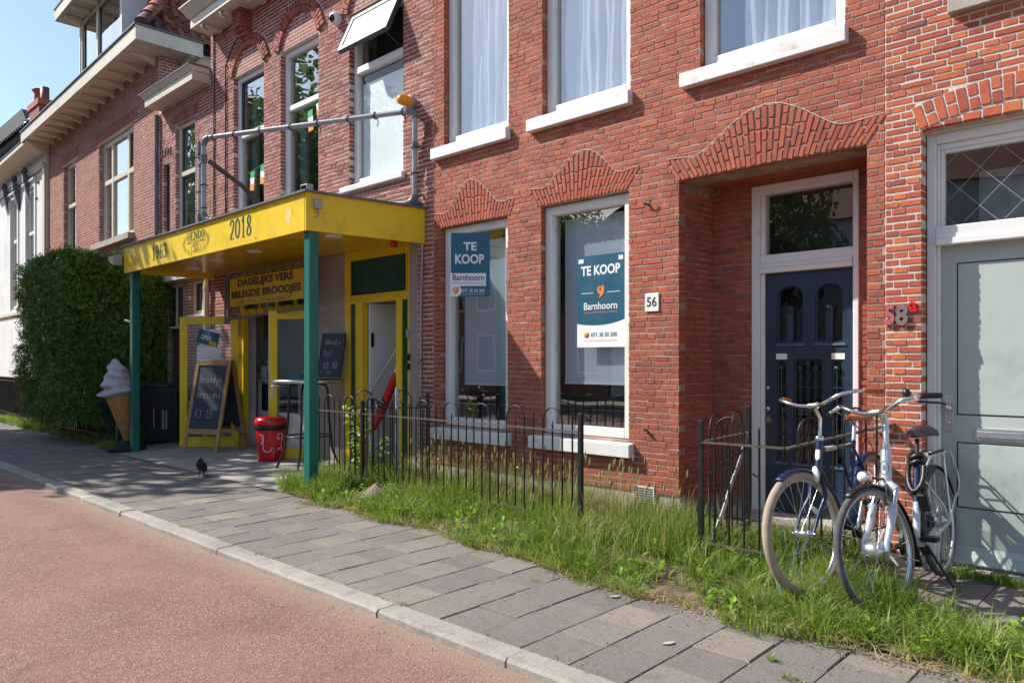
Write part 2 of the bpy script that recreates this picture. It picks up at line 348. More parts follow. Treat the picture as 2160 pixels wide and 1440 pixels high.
PV=[(0,(.140,.126,.113)),(.4,(.172,.153,.135)),(.70,(.200,.176,.150)),(.88,(.230,.197,.160)),(.96,(.262,.218,.170)),(1,(.29,.24,.185))]
M['paver']=paver('concrete_paver',PV); M['paver_s']=paver('concrete_paver_far',PV,True)
M['kerb']=paver('kerb_stone',[(0,(.34,.31,.265)),(.5,(.38,.345,.295)),(1,(.43,.39,.33))],spk=.3)
def rooft():
    m,t,b=base('clay_pantile'); P=geo(t)
    v=nd(t,'ShaderNodeObjectInfo').outputs['Random']
    a=nd(t,'ShaderNodeAttribute',attribute_name='rnd').outputs['Fac']
    c=ramp(t,math_(t,'FRACT',math_(t,'ADD',v,a),0),[(0,(.10,.045,.035)),(.4,(.17,.06,.04)),(.75,(.26,.075,.04)),(1,(.42,.12,.05))])
    c=mixc(t,mrange(t,noise(t,P,6,5,.7),.45,.7,0,.7),c,(.055,.04,.045))
    c=mixc(t,mrange(t,noise(t,P,9,5,.7),.62,.75,0,.6),c,(.22,.20,.12))
    t.links.new(c,b.inputs['Base Color']); b.inputs['Roughness'].default_value=.6; bump(t,b,noise(t,P,40,4),.4); return m
M['pantile']=rooft()
def curtainmat():
    m,t,b=base('sheer_curtain'); b.inputs['Base Color'].default_value=(.86,.87,.87,1); b.inputs['Roughness'].default_value=.9
    tr=nd(t,'ShaderNodeBsdfTranslucent'); tr.inputs[0].default_value=(.75,.77,.78,1)
    mx=nd(t,'ShaderNodeMixShader'); mx.inputs[0].default_value=.35; out=t.nodes['Material Output']
    t.links.new(b.outputs[0],mx.inputs[1]); t.links.new(tr.outputs[0],mx.inputs[2]); t.links.new(mx.outputs[0],out.inputs[0]); return m
M['curtain']=curtainmat()
# ---------------------------------------------------------------- lettering
TXT={}
M['mortar_l']=pm('mortar_light',(.68,.60,.54),.95,var=.12,scale=7,bmp=.4,bscale=150)
def mk_text(key,body,bold=0.0):
    c=bpy.data.curves.new('t','FONT'); c.body=body; c.size=1; c.offset=bold; c.resolution_u=3
    o=bpy.data.objects.new('t',c); link(o)
    me=bpy.data.meshes.new_from_object(o.evaluated_get(bpy.context.evaluated_depsgraph_get()))
    bpy.data.objects.remove(o)
    V=[v.co.copy() for v in me.vertices]; x0=min(v.x for v in V);x1=max(v.x for v in V);y0=min(v.y for v in V);y1=max(v.y for v in V)
    TXT[key]=([((v.x-x0)/(x1-x0),(v.y-y0)/(y1-y0)) for v in V],[tuple(p.vertices) for p in me.polygons])
for k,b,bo in [('TE','TE',.03),('KOOP','KOOP',.03),('TE KOOP','TE KOOP',.03),('Barnhoorn','Barnhoorn',.012),('bm','BEDRIJFSMAKELAARDIJ',0),
               ('tel','071 30 50 200',.004),('url','barnhoornbedrijfsmakelaardij.nl',0),('dv','DAGELIJKS VERS',.045),('bb','BELEGDE BROODJES',.045),('56','56',.01),
               ('OPEN','OPEN',.02),('5','5',.035),('8','8',.035),('a','a',.03),('velo','VELORETTI',.01),('we','WE ZIJN',0)]: mk_text(k,b,bo)
def put_text(key,x0,x1,z0,z1,y,mat,parent,name='lettering',slant=0,M_=None,th=.0015):
    V,F=TXT[key]; mb=MB(M_); vs=[(x0+(x1-x0)*a,y-th,z0+(z1-z0)*b+slant*(x1-x0)*a) for a,b in V]
    mb.add(vs,F); return mb.build(name,mat,parent)
G={'0':[[(.5,1),(.2,.85),(.1,.5),(.2,.15),(.5,0),(.8,.15),(.9,.5),(.8,.85),(.5,1)]],
'1':[[(.25,.8),(.55,1),(.55,0)],[(.25,0),(.85,0)]],'2':[[(.15,.75),(.25,.95),(.5,1),(.8,.9),(.82,.65),(.5,.35),(.12,.03),(.9,.03)]],
'3':[[(.15,.85),(.45,1),(.78,.88),(.75,.62),(.45,.53),(.8,.42),(.85,.15),(.5,0),(.12,.12)]],
'5':[[(.8,1),(.3,1),(.22,.55),(.55,.62),(.85,.42),(.8,.12),(.45,0),(.12,.1)]],
'6':[[(.8,.95),(.45,.9),(.18,.55),(.15,.25),(.4,0),(.75,.08),(.85,.32),(.65,.55),(.35,.52),(.17,.3)]],
'8':[[(.5,.53),(.22,.68),(.28,.92),(.5,1),(.75,.92),(.78,.68),(.5,.53),(.15,.33),(.2,.08),(.5,0),(.82,.08),(.85,.33),(.5,.53)]],
'9':[[(.2,.05),(.55,.1),(.82,.45),(.85,.75),(.6,1),(.25,.92),(.15,.68),(.35,.45),(.65,.48),(.83,.7)]],
'H':[[(.15,0),(.15,1)],[(.85,0),(.85,1)],[(.15,.5),(.85,.5)],[(.02,0),(.28,0)],[(.72,0),(.98,0)],[(.02,1),(.28,1)],[(.72,1),(.98,1)]],
'E':[[(.2,0),(.2,1)],[(.05,1),(.85,1),(.85,.85)],[(.2,.52),(.65,.52)],[(.05,0),(.9,0),(.9,.18)]],
'N':[[(.15,0),(.15,1),(.85,0),(.85,1)],[(.02,0),(.3,0)],[(.7,1),(.98,1)]],
'D':[[(.2,0),(.2,1)],[(.05,1),(.5,1),(.85,.8),(.92,.5),(.85,.2),(.5,0),(.05,0)]],
'O':[[(.5,1),(.2,.85),(.08,.5),(.2,.15),(.5,0),(.8,.15),(.92,.5),(.8,.85),(.5,1)]],
'S':[[(.82,.82),(.5,1),(.2,.85),(.25,.6),(.7,.42),(.82,.18),(.5,0),(.15,.15)]],
'A':[[(.05,0),(.5,1),(.95,0)],[(.25,.38),(.75,.38)]],'C':[[(.88,.8),(.55,1),(.2,.85),(.08,.5),(.2,.15),(.55,0),(.9,.2)]],
'K':[[(.15,0),(.15,1)],[(.85,1),(.15,.45)],[(.35,.6),(.9,0)]],'L':[[(.2,1),(.2,0),(.85,0)]],'&':[[(.9,0),(.3,.75),(.45,1),(.65,.8),(.2,.3),(.3,.02),(.6,.02),(.9,.4)]],
'V':[[(.05,1),(.5,0),(.95,1)]],'T':[[(.05,1),(.95,1)],[(.5,1),(.5,0)]],'M':[[(.08,0),(.12,1),(.5,.15),(.88,1),(.92,0)]],'I':[[(.5,0),(.5,1)]],'R':[[(.15,0),(.15,1),(.6,1),(.85,.78),(.6,.52),(.15,.5)],[(.5,.5),(.92,0)]],
'.':[[(.45,0),(.5,.06)]],' ':[],
'b':[[(.15,1.1),(.15,.1)],[(.15,.45),(.5,.6),(.8,.35),(.5,.02),(.15,.1)]],'r':[[(.2,.55),(.2,0)],[(.2,.35),(.5,.6),(.8,.52)]],
'o':[[(.5,.58),(.15,.35),(.3,.02),(.7,.05),(.85,.35),(.5,.58)]],'d':[[(.85,1.1),(.85,0)],[(.85,.45),(.5,.6),(.15,.3),(.45,0),(.85,.15)]],
'j':[[(.6,.6),(.55,-.3),(.2,-.4)],[(.6,.8),(.62,.85)]],'e':[[(.15,.3),(.8,.38),(.55,.6),(.2,.45),(.2,.1),(.55,0),(.85,.12)]],
'm':[[(.1,0),(.12,.58)],[(.12,.45),(.35,.58),(.45,.45),(.45,0)],[(.45,.45),(.7,.58),(.85,.45),(.88,0)]],'x':[[(.15,.58),(.8,0)],[(.8,.58),(.15,0)]],
'i':[[(.5,.55),(.5,0)],[(.5,.75),(.52,.8)]],'c':[[(.82,.5),(.5,.58),(.18,.3),(.4,.0),(.85,.08)]],'a':[[(.8,.58),(.45,.55),(.15,.25),(.4,0),(.75,.3),(.8,.58),(.85,0)]],
'n':[[(.15,0),(.18,.58)],[(.18,.4),(.5,.6),(.78,.45),(.82,0)]],'h':[[(.15,0),(.18,1.1)],[(.18,.4),(.5,.6),(.78,.45),(.82,0)]],'l':[[(.4,1.1),(.42,.1),(.7,0)]],
'B':[[(.15,0),(.15,1),(.6,.98),(.75,.75),(.2,.52),(.8,.4),(.75,.05),(.15,0)]],
'\u20ac':[[(.9,.85),(.6,1),(.25,.8),(.18,.5),(.25,.2),(.6,0),(.9,.12)],[(0,.6),(.65,.62)],[(0,.42),(.6,.44)]]}
def strokes(txt,x0,z0,w,h,y,mat,parent,name='lettering',thick=.16,thin=.05,gap=.18,slant=0,M_=None,wob=0,taper=None):
    mb=MB(M_); n=len(txt); cw=w/(n*(1+gap)-gap); x=x0
    for ch in txt:
        for pl in G.get(ch,[]):
            P=[(x+cw*(a+random.uniform(-wob,wob)),z0+h*(b+random.uniform(-wob,wob))) for a,b in pl]
            if len(P)>3:            # smooth the curve
                Q=[P[0]]
                for i in range(len(P)-1):
                    a,b=P[i],P[i+1]; Q+= [(a[0]*.75+b[0]*.25,a[1]*.75+b[1]*.25),(a[0]*.25+b[0]*.75,a[1]*.25+b[1]*.75)]
                Q.append(P[-1]); P=Q if ch not in 'HNMEKRA' else P
            for i in range(len(P)-1):
                (ax,az),(bx,bz)=P[i],P[i+1]; dx,dz=bx-ax,bz-az; L=math.hypot(dx,dz)
                if L<1e-6: continue
                v=abs(dz)/L; t=cw*(thin+(thick-thin)*v)
                nx,nz=-dz/L*t/2,dx/L*t/2; e=.25*t/L
                ax-=dx*e;az-=dz*e;bx+=dx*e;bz+=dz*e
                q=[(ax-nx,az-nz),(bx-nx,bz-nz),(bx+nx,bz+nz),(ax+nx,az+nz)]
                yy=y-.0012-.0002*(i%3)
                mb.add([(px,yy,pz+slant*(px-x0)) for px,pz in q],[(0,1,2,3)])
        x+=cw*(1+gap)
    return mb.build(name,mat,parent)
def spiral(cx,cz,r,y,mat,parent,name='spiral_logo',M_=None,tail=True):
    mb=MB(M_); n=46; P=[]
    for i in range(n+1):
        t=i/n; a=PI*.5+t*2*PI*1.9; rr=r*(.10+.90*t**.9)*.78; P.append((cx+rr*cos(a)*.9,cz+rr*sin(a),r*(.04+.20*t)))
    a,b,c=P[-1]
    vs=[];k=0
    for i,(px,pz,wd) in enumerate(P):
        d=Vector((px-cx,pz-cz)); d=d.normalized() if d.length>0 else Vector((1,0))
        vs+=[(px-d.x*wd,y-.0015,pz-d.y*wd),(px+d.x*wd,y-.0015,pz+d.y*wd)]
    mb.add(vs,[(2*i,2*i+1,2*i+3,2*i+2) for i in range(n)])
    x,z,wd=P[-1]
    mb.add([(cx+r*.95,y-.0017,cz+.15*r),(cx+r*.45,y-.0017,cz-.2*r),(cx-r*.35,y-.0017,cz-1.45*r),(cx+r*.1,y-.0017,cz-1.4*r),(cx+r*.75,y-.0017,cz-.75*r)],[(0,1,2,3,4)])
    return mb.build(name,mat,parent)
# ---------------------------------------------------------------- brickwork
def clip(x0,x1,z,polys):
    iv=[(x0,x1)]
    for P in polys:
        xs=[];n=len(P)
        for i in range(n):
            (ax,az),(bx,bz)=P[i],P[(i+1)%n]
            if (az<=z<bz) or (bz<=z<az): xs.append(ax+(bx-ax)*(z-az)/(bz-az))
        xs.sort()
        for k in range(0,len(xs)-1,2):
            a,b=xs[k],xs[k+1]; new=[]
            for p,q in iv:
                if b<=p or a>=q: new.append((p,q)); continue
                if a>p: new.append((p,a))
                if b<q: new.append((b,q))
            iv=new
    return iv
def rect(x0,x1,z0,z1): return [(x0,z0),(x1,z0),(x1,z1),(x0,z1)]
UNIT=[]
def unit_brick(k):           # chamfered, slightly irregular unit brick, 1x1x1, front at y=0
    random.seed(100+k); j=lambda a:random.uniform(-a,a)
    o=[(j(.012),1,j(.03)),(1+j(.012),1,j(.03)),(1+j(.012),1,1+j(.03)),(j(.012),1,1+j(.03))]
    m=[(p[0],.22,p[2]) for p in o]
    f=[(.018+j(.008),0,.07+j(.025)),(.982+j(.008),0,.07+j(.025)),(.982+j(.008),0,.93+j(.025)),(.018+j(.008),0,.93+j(.025))]
    v=o+m+f; F=[(8,9,10,11)]
    for i in range(4):
        q=(i+1)%4; F+=[(i,q,q+4,i+4),(i+4,q+4,q+8,i+8)]
    return v,F
UNIT=[unit_brick(k) for k in range(8)]
random.seed(11)
class Bricks:
    def __init__(s): s.L=[]     # (matrix 4x4 placing the unit brick, centre, size)
    def put(s,M_,x,y,z,w,d,h,rot=0.0,rnd=None):
        T=M_@Matrix.Translation((x,y,z))
        if rot: T=T@Matrix.Rotation(rot,4,'Y')
        T=T@Matrix.Diagonal((w,d,h,1)); s.L.append([T,M_@Vector((x+w/2,y,z+h/2)),max(w,h),w*h,rnd])
    def wall(s,M_,x0,x1,z0,z1,y,holes,course=.05,stretch=.18,joint=.008,reveal=.1,wav=0,proud=.006,skew=0):
        rows=int(round((z1-z0)/course)); head=stretch/2
        for r in range(rows):
            za=z0+r*course; zc=za+course/2
            if r%2==0: wl=stretch; off=0 if r%4 else stretch/2
            else: wl=head; off=stretch/4
            x=x0-off
            while x<x1-.01:
                a=max(x,x0);b=min(x+wl*(1+random.uniform(-wav,wav)*.6),x1); nx=b if b<x1 else x+wl
                if x+wl>=x1: b=x1
                if b-a>.02:
                    for p,q in clip(a,b,zc,holes):
                        if q-p<.018: continue
                        edge=(abs(p-a)>1e-4 or abs(q-b)>1e-4)
                        d=reveal if (edge or (reveal and (q>=x1-.001 or p<=x0+.001))) else .03
                        if not edge and reveal:
                            for P in holes:
                                if abs(P[0][0]-q)<.012 or abs(P[0][0]-p)<.012 or (len(P)>1 and (abs(P[1][0]-q)<.012 or abs(P[1][0]-p)<.012)): d=reveal
                        pr=proud*(1+random.uniform(-.5,.5)*(1 if wav else .4))
                        dz=wav*.012*sin((p+q)*1.7+zc*2)+random.uniform(-1,1)*.003*wav*4
                        s.put(M_,p+joint/2,y-pr,za+joint/2+dz,q-p-joint,d+pr,course-joint-abs(random.gauss(0,.002))*(1 if wav else 0),random.gauss(0,.006)*(1 if wav else .2))
                x=nx if b<x1 else x1+1
    def finish(s,parent,mats,limit=300,far=False):
        sc=[]
        for i,b in enumerate(s.L):
            p=screen(*b[1]); v=0
            if p and -20<p[0]<2180 and -20<p[1]<1460 and not far: v=b[3]/p[2]**2
            sc.append((v,i))
        sc.sort(reverse=True); top=set(i for v,i in sc[:limit] if v>0)
        mb=MB(); shared=[]
        for k in range(8):
            u=MB(); u.add(*UNIT[k]); shared.append(u.mesh('brick',mats[1]))
        for i,(T,c,sz,ar,rn) in enumerate(s.L):
            k=random.randrange(8)
            if i in top:
                o=bpy.data.objects.new('brick',shared[k]); o.matrix_world=T; link(o); o.parent=parent
                o.matrix_parent_inverse=Matrix.Identity(4)
                o.matrix_basis=parent.matrix_world.inverted()@T if parent else T
            else:
                v,F=UNIT[k]; mb.add([tuple(T@Vector(p)) for p in v],F,rn)
        if mb.v:
            o=mb.build('brickwork',mats[0],parent); o['kind']='stuff'
        return top
def backing(M_,x0,x1,z0,z1,y,th,rects,name,mat,parent):
    xs=sorted({x0,x1}|{v for r in rects for v in (r[0],r[1]) if x0<v<x1}); zs=sorted({z0,z1}|{v for r in rects for v in (r[2],r[3]) if z0<v<z1})
    mb=MB(M_)
    for j in range(len(zs)-1):
        run=None
        for i in range(len(xs)-1):
            cx=(xs[i]+xs[i+1])/2;cz=(zs[j]+zs[j+1])/2
            inside=any(r[0]<cx<r[1] and r[2]<cz<r[3] for r in rects)
            if not inside:
                if run is None: run=[xs[i],xs[i+1]]
                else: run[1]=xs[i+1]
            if inside or i==len(xs)-2:
                if run: mb.box(run[0],run[1],y,y+th,zs[j],zs[j+1]); run=None
    return mb.build(name,mat,parent)
I4=Matrix.Identity(4)
def exp(r,e=.006): return (r[0]-e,r[1]+e,r[2]-e,r[3]+e)
def crest(B,M_,xb0,xb1,xt0,xt1,zb,zs,zp,y,n):
    """fan of soldier bricks with a bell-shaped top; returns polygon of its outline and the crest curve"""
    tops=[];poly=[]
    def H(t):
        s=zs+.0; a=(t-.5)/.20
        return s+(zp-zs)*math.exp(-a*a*.95)-.05*math.exp(-((t-.12)/.12)**2)*0-.035*(math.exp(-((t-.83)/.09)**2)+math.exp(-((t-.17)/.09)**2))
    for i in range(n):
        t=(i+.5)/n; xb=xb0+(xb1-xb0)*t; xt=xt0+(xt1-xt0)*t
        h=H(t)-zb; k=(xt-xb)/(zs-zb); ang=math.atan(k*1.0)
        wb=(xb1-xb0)/n; Lh=h/cos(ang); u=0
        pat=[.092,.18] if i%2 else [.18,.092]; q=0; lens=[]
        while u<Lh-.02:
            l=pat[q%2]*random.uniform(.93,1.07); q+=1
            if Lh-u-l<.05: l=Lh-u
            lens.append(l); u+=l
        u=0
        for l in lens:
            T=M_@Matrix.Translation((xb,y-.009,zb))@Matrix.Rotation(ang,4,'Y')@Matrix.Translation((-wb/2*1.0+.003,0,u+.003))
            wd=(wb*(1+.25*u/h*(xt1-xt0-xb1+xb0)/(xb1-xb0)*2.0))*cos(ang)-.007
            s=T@Matrix.Diagonal((wd,.06 if u==0 else .03,l-.006,1))
            B.L.append([s,s@Vector((.5,0,.5)),l,wd*l,random.uniform(.35,.93)]); u+=l
        tops.append((xb+k*h,zb+h))
    poly=[(xb0,zb),(xb1,zb),(xb1+(xt1-xb1)*(tops[-1][1]-zb)/(zs-zb),tops[-1][1])]+tops[::-1]+[(xb0+(xt0-xb0)*(tops[0][1]-zb)/(zs-zb),tops[0][1])]
    return poly,tops
# ---------------------------------------------------------------- windows
def window(parent,M_,x0,x1,z0,z1,y,fw=.07,fd=.09,trans=(),mull=(),mat='white',glassm='glass',bar=.05,name='window',pane_back=.05,lab=None,inner=None):
    """outer frame proud, transoms at heights, mullions at x; panes set back"""
    mb=MB(M_); mb.box(x0,x0+fw,y,y+fd,z0,z1).box(x1-fw,x1,y,y+fd,z0,z1).box(x0+fw,x1-fw,y,y+fd,z1-fw,z1).box(x0+fw,x1-fw,y,y+fd,z0,z0+fw)
    for t in trans: mb.box(x0+fw,x1-fw,y+.004,y+fd-.004,t-bar/2,t+bar/2)
    for m in mull:
        a,b,c=m if isinstance(m,tuple) else (m,z0+fw,z1-fw)
        mb.box(a-bar/2,a+bar/2,y+.006,y+fd-.006,b,c)
    w=mb.build(name,M[mat],parent,bevel=.006)
    if lab: w['label']=lab
    g=MB(M_); g.box(x0+fw-.004,x1-fw+.004,y+pane_back,y+pane_back+.006,z0+fw-.004,z1-fw+.004); p=g.build('pane',M[glassm],w)
    if inner:
        s=MB(M_); iw=.035
        for (a,b,c,d) in inner: s.box(a,a+iw,y+.03,y+.075,c,d).box(b-iw,b,y+.03,y+.075,c,d).box(a+iw,b-iw,y+.03,y+.075,d-iw,d).box(a+iw,b-iw,y+.03,y+.075,c,c+iw)
        s.build('sash',M['dark_paint'],w,bevel=.003)
    return w
def sill(parent,M_,x0,x1,z0,z1,y0,y1,mat='sill',slope=.015,name='window_sill'):
    mb=MB(M_); mb.hexa([(x0,y0,z0),(x1,y0,z0),(x1,y1,z0),(x0,y1,z0)],[(x0,y0,z1-slope),(x1,y0,z1-slope),(x1,y1,z1),(x0,y1,z1)])
    return mb.build(name,M[mat],parent,bevel=.006)
def room(parent,M_,x0,x1,y0,y1,z0,z1,mat='wall_in',name='interior'):
    mb=MB(M_); t=.05
    mb.box(x0,x1,y1,y1+t,z0,z1).box(x0-t,x0,y0,y1+t,z0,z1).box(x1,x1+t,y0,y1+t,z0,z1).box(x0-t,x1+t,y0,y1+t,z1,z1+t).box(x0-t,x1+t,y0,y1+t,z0-t,z0)
    return mb.build(name,M[mat],parent)
D=5.57
# ================================================================ GROUND
def sheet(name,x0,x1,y0,y1,z,mat,nx=1,ny=1,f=None,edge=None):
    mb=MB(); vs=[];fs=[]
    for j in range(ny+1):
        for i in range(nx+1):
            x=x0+(x1-x0)*i/nx;y=y0+(y1-y0)*j/ny
            if j==0 and edge: y=edge(x)
            vs.append((x,y,f(x,y) if f else z))
    for j in range(ny):
        for i in range(nx): a=j*(nx+1)+i; fs.append((a,a+1,a+nx+2,a+nx+1))
    mb.add(vs,fs,smooth=True); return structure(mb.build(name,mat))
sheet('ground',-300,300,-300,300,-.12,M['soil'])
sheet('road',-120,60,-7,2.535,-.045,M['asphalt'])
sheet('far_pavement',-120,60,-10,-7,.0,M['paver_s'])
pb=sheet('pavement_bed',-60,12,2.655,5.75,-.012,M['soil'])
# kerb
kb=structure(thing('kerb','granite coloured kerb stones between red road and pavement',None)); del kb['label']
kst=[]
for k in range(3):
    mb=MB(); random.seed(50+k); w_=.993
    n=9; vs=[];fs=[]
    for i in range(n+1):
        x=w_*i/n; j=random.uniform(-.003,.003)
        vs+= [(x,2.512+j,-.2),(x,2.515+j,-.014+random.uniform(-.002,.002)),(x,2.530+j,0),(x,2.655,.002),(x,2.655,-.2)]
    for i in range(n):
        for q in range(4): a=i*5+q; fs.append((a,a+5,a+6,a+1))
    fs+=[(0,1,2,3,4),tuple(n*5+q for q in (4,3,2,1,0))]
    mb.add(vs,fs); kst.append(mb.mesh('kerb_stone',M['kerb']))
random.seed(3)
for i in range(-34,6):
    o=bpy.data.objects.new('kerb_stone',kst[random.randrange(3)]); link(o); o.parent=kb
    o.location=(i*1.0-.40,random.uniform(-.004,.004),random.uniform(-.004,.003)); o.rotation_euler=(0,0,random.uniform(-.002,.002))
# pavers
pv=structure(thing('pavement','x',None)); del pv['label']
pm_=[]
for k in range(5):
    mb=MB(); random.seed(70+k); e=.004; j=lambda:random.uniform(-.0015,.0015)
    o=[(0,0),(.296,0),(.296,.296),(0,.296)]; b=[(x+j(),y+j(),-.05) for x,y in o]; m_=[(x,y,-.005) for x,y,z in b]; t=[(min(max(x,e),.296-e),min(max(y,e),.296-e),j()*.8) for x,y,z in b]
    mb.add(b+m_+t,[(8,9,10,11)]+[q for i in range(4) for q in ((i,(i+1)%4,(i+1)%4+4,i+4),(i+4,(i+1)%4+4,(i+1)%4+8,i+8))]); pm_.append(mb)
pms=[m.mesh('paver',M['paver']) for m in pm_]
random.seed(5); far=MB(); cnt=0; cells=[]
for i in range(-90,14):
    x=-2.134+i*.3-.3*0; off=0 if i%2 else .15
    y=2.66-(.15 if off else 0)
    while y<5.4:
        ya=max(y,2.66); sy=(y+.3-ya)/.3; yb=ya+.3*sy
        lim=4.30
        if -13.0<x<-7.25: lim=4.06+.01
        if x>-2.0: lim=4.2
        if -1.75<x: lim=5.5
        if ya<lim-.02 and sy>.1:
            if ya+.3*sy>lim and lim<4.1: sy=(lim-ya)/.3
            s=screen(x+.15,ya+.15,0); v=(1/s[2]**2 if s and -150<s[0]<2300 and s[1]<1600 else 0); cells.append((v,x,ya,sy,i))
        y+=.3
cells.sort(reverse=True)
for n,(v,x,ya,sy,i) in enumerate(cells):
    zz=random.gauss(0,.0018); k=random.randrange(5)
    if n<300 and v>0:
        o=bpy.data.objects.new('paver',pms[k]); link(o); o.parent=pv; o.location=(x+random.uniform(-.0015,.0015),ya+.002,zz); o.scale=(1,sy,1)
        o.rotation_euler=(random.gauss(0,.004),random.gauss(0,.004),random.gauss(0,.003))
    else: far.add([(p[0]+x,p[1]*sy+ya+.002,p[2]+zz) for p in pm_[k].v],pm_[k].f)
o=far.build('distant_pavers',M['paver_s'],pv); o['kind']='stuff'
# apron of the takeaway
def apz(x,y): return .004+.003*sin(x*1.3)*cos(y*2)
sheet('concrete_apron',-12.65,-7.02,4.075,5.75,.0,M['concrete'],24,8,lambda x,y:.004+.065*min(1,max(0,(y-4.1)/1.4)))
# verge: bumpy soil bank in front of the houses
def soilz(x,y): return -.004+.075*min(1,max(0,(y-3.95)/.5))+.012*sin(x*5+y*3)*sin(y*7-x*2)
def vedge(x): return 3.78+.10*sin(x*1.1)+(.42 if x<-6.6 else max(0,-x-3.3)*.085)+.04*sin(x*5)
sheet('verge',-7.35,-1.62,3.9,6.3,0,M['soil'],70,16,lambda x,y:soilz(x,y) if x>-7.2 else -.003,edge=vedge)
sheet('verge_strip',-1.62,.9,3.8,4.45,0,M['soil'],30,6,lambda x,y:.012+.01*sin(x*6+y*4))
sheet('front_garden',-40,-12.7,4.35,6.6,0,M['soil'],60,8,lambda x,y:.01+.03*min(1,(y-4.35)/.4)+.01*sin(x*5))

# ================================================================ HOUSE 56 (old red brick)
h56=thing('brick_house','old red brick house 56 with wavy soldier brick lintels and curtained tall windows','house',(0,0,0))
bpy.context.view_layer.update()
B=Bricks(); random.seed(21)
W1=(-6.275,-5.27,3.87,6.6); W2=(-4.80,-3.76,3.87,6.6); W3=(-3.055,-1.895,3.87,6.6)
G1=(-6.325,-5.285,.69,2.925); G2=(-4.815,-3.775,.70,2.95); NI=(-3.256,-1.745,-.2,2.95)
wins=[W1,W2,W3,G1,G2,NI]; x56a,x56b=-6.46,-1.62
c1,t1=crest(B,I4,-6.36,-5.25,-6.47,-5.17,2.925,3.10,3.40,D,26)
c2,t2=crest(B,I4,-4.87,-3.80,-5.00,-3.64,2.955,3.15,3.42,D,27)
c3,t3=crest(B,I4,-3.26,-1.745,-3.40,-1.60,2.95,3.15,3.42,D,37)
holes=[rect(r[0],r[1],r[2]-(.07 if r is not NI else 0),r[3]) for r in wins]+[c1,c2,c3]
B.wall(I4,x56a,x56b,.248,7.0,D,holes,course=.0505,stretch=.184,joint=.0065,reveal=.10,wav=.3,proud=.0035)
# niche side and back walls
MR=Matrix.Translation((NI[0],D,0))@Matrix.Rotation(PI/2,4,'Z')
ML=Matrix.Translation((NI[1],D+.6,0))@Matrix.Rotation(-PI/2,4,'Z')
B.wall(MR,.105,.6,.2,2.90,0,[],course=.0505,stretch=.184,joint=.007,reveal=0,wav=.3,proud=.004)
B.wall(ML,0,.5,.2,2.90,0,[],course=.0505,stretch=.184,joint=.007,reveal=0,wav=.3,proud=.004)
DF=(-2.88,-1.985,0,2.935)
B.wall(I4,NI[0],NI[1],.2,3.0,D+.6,[rect(*DF)],course=.0505,stretch=.184,joint=.007,reveal=.05,wav=.3,proud=.004)
B.finish(h56,M['brick56'])
backing(I4,x56a,x56b,.248,7.0,D,.3,[exp(r) for r in wins],'wall',M['mortar_g'],h56)
backing(I4,x56a-.0,x56b,-.1,.248,D+.012,.3,[exp(NI)],'plinth',M['plinth'],h56)
mb=MB(); mb.box(NI[0]-.25,NI[0]-.002,D+.3,D+.9,-.1,3.1).box(NI[1]+.002,NI[1]+.2,D+.3,D+.9,-.1,3.1).box(NI[0]-.001,DF[0]+.0,D+.604,D+.8,-.1,3.1).box(DF[1],NI[1]+.001,D+.604,D+.8,-.1,3.1).box(DF[0],DF[1],D+.604,D+.8,DF[3],3.1)
mb.build('niche_wall',M['mortar_g'],h56)
MB().box(NI[0]-.1,NI[1]+.1,D+.3,D+.9,2.98,3.2).box(NI[0],NI[1],D+.10,D+.30,2.965,3.0).build('niche_soffit',M['brick56'][0],h56)
for tp in (t1,t2,t3):        # raised pointing that follows each bell-shaped lintel
    MB().tube([(x,D-.010,z+.004) for x,z in tp],.0032,5).build('pointing_line',M['mortar_k'],h56)
for r in (W1,W2,W3):
    window(h56,I4,*r,D+.07,fw=.085,fd=.10,pane_back=.06,glassm='glass_sky')
    sill(h56,I4,r[0]-.16,r[1]+.03,r[2]-.155,r[2]-.02,D-.075,D+.10)
for r in (G1,G2):
    window(h56,I4,*r,D+.06,fw=.085,fd=.10,pane_back=.065,glassm='glass_sky')
    sill(h56,I4,r[0]-.11,r[1]+.06,r[2]-.155,r[2]-.02,D-.085,D+.10)
room(h56,I4,-6.55,-1.6,D+.31,D+3.6,3.75,7.0)
room(h56,I4,-6.55,-3.7,D+.31,D+3.6,.1,3.4,'wall_in')
# blinds hanging inside the ground floor windows
mb=MB(); mb.box(G1[0]+.16,G1[1]-.02,D+.215,D+.219,1.16,2.76).box(G2[0]+.13,G2[1]-.02,D+.215,D+.219,1.20,2.83); mb.build('roller_blind',M['greyblind'],h56)
mb=MB(); mb.box(G1[0]+.16,G1[1]-.02,D+.209,D+.221,1.145,1.165).box(G2[0]+.13,G2[1]-.02,D+.209,D+.221,1.185,1.205); mb.build('blind_bar',M['white_clean'],h56)
mb=MB(); mb.box(G1[0]-.05,G1[1]+.1,D+.5,D+.52,.3,1.2).box(G2[0]-.05,G2[1]+.1,D+.5,D+.52,.3,1.25); mb.build('room_shade_sheet',M['dark_in'],h56)  # near-black sheets paint the shade of the room below the blinds
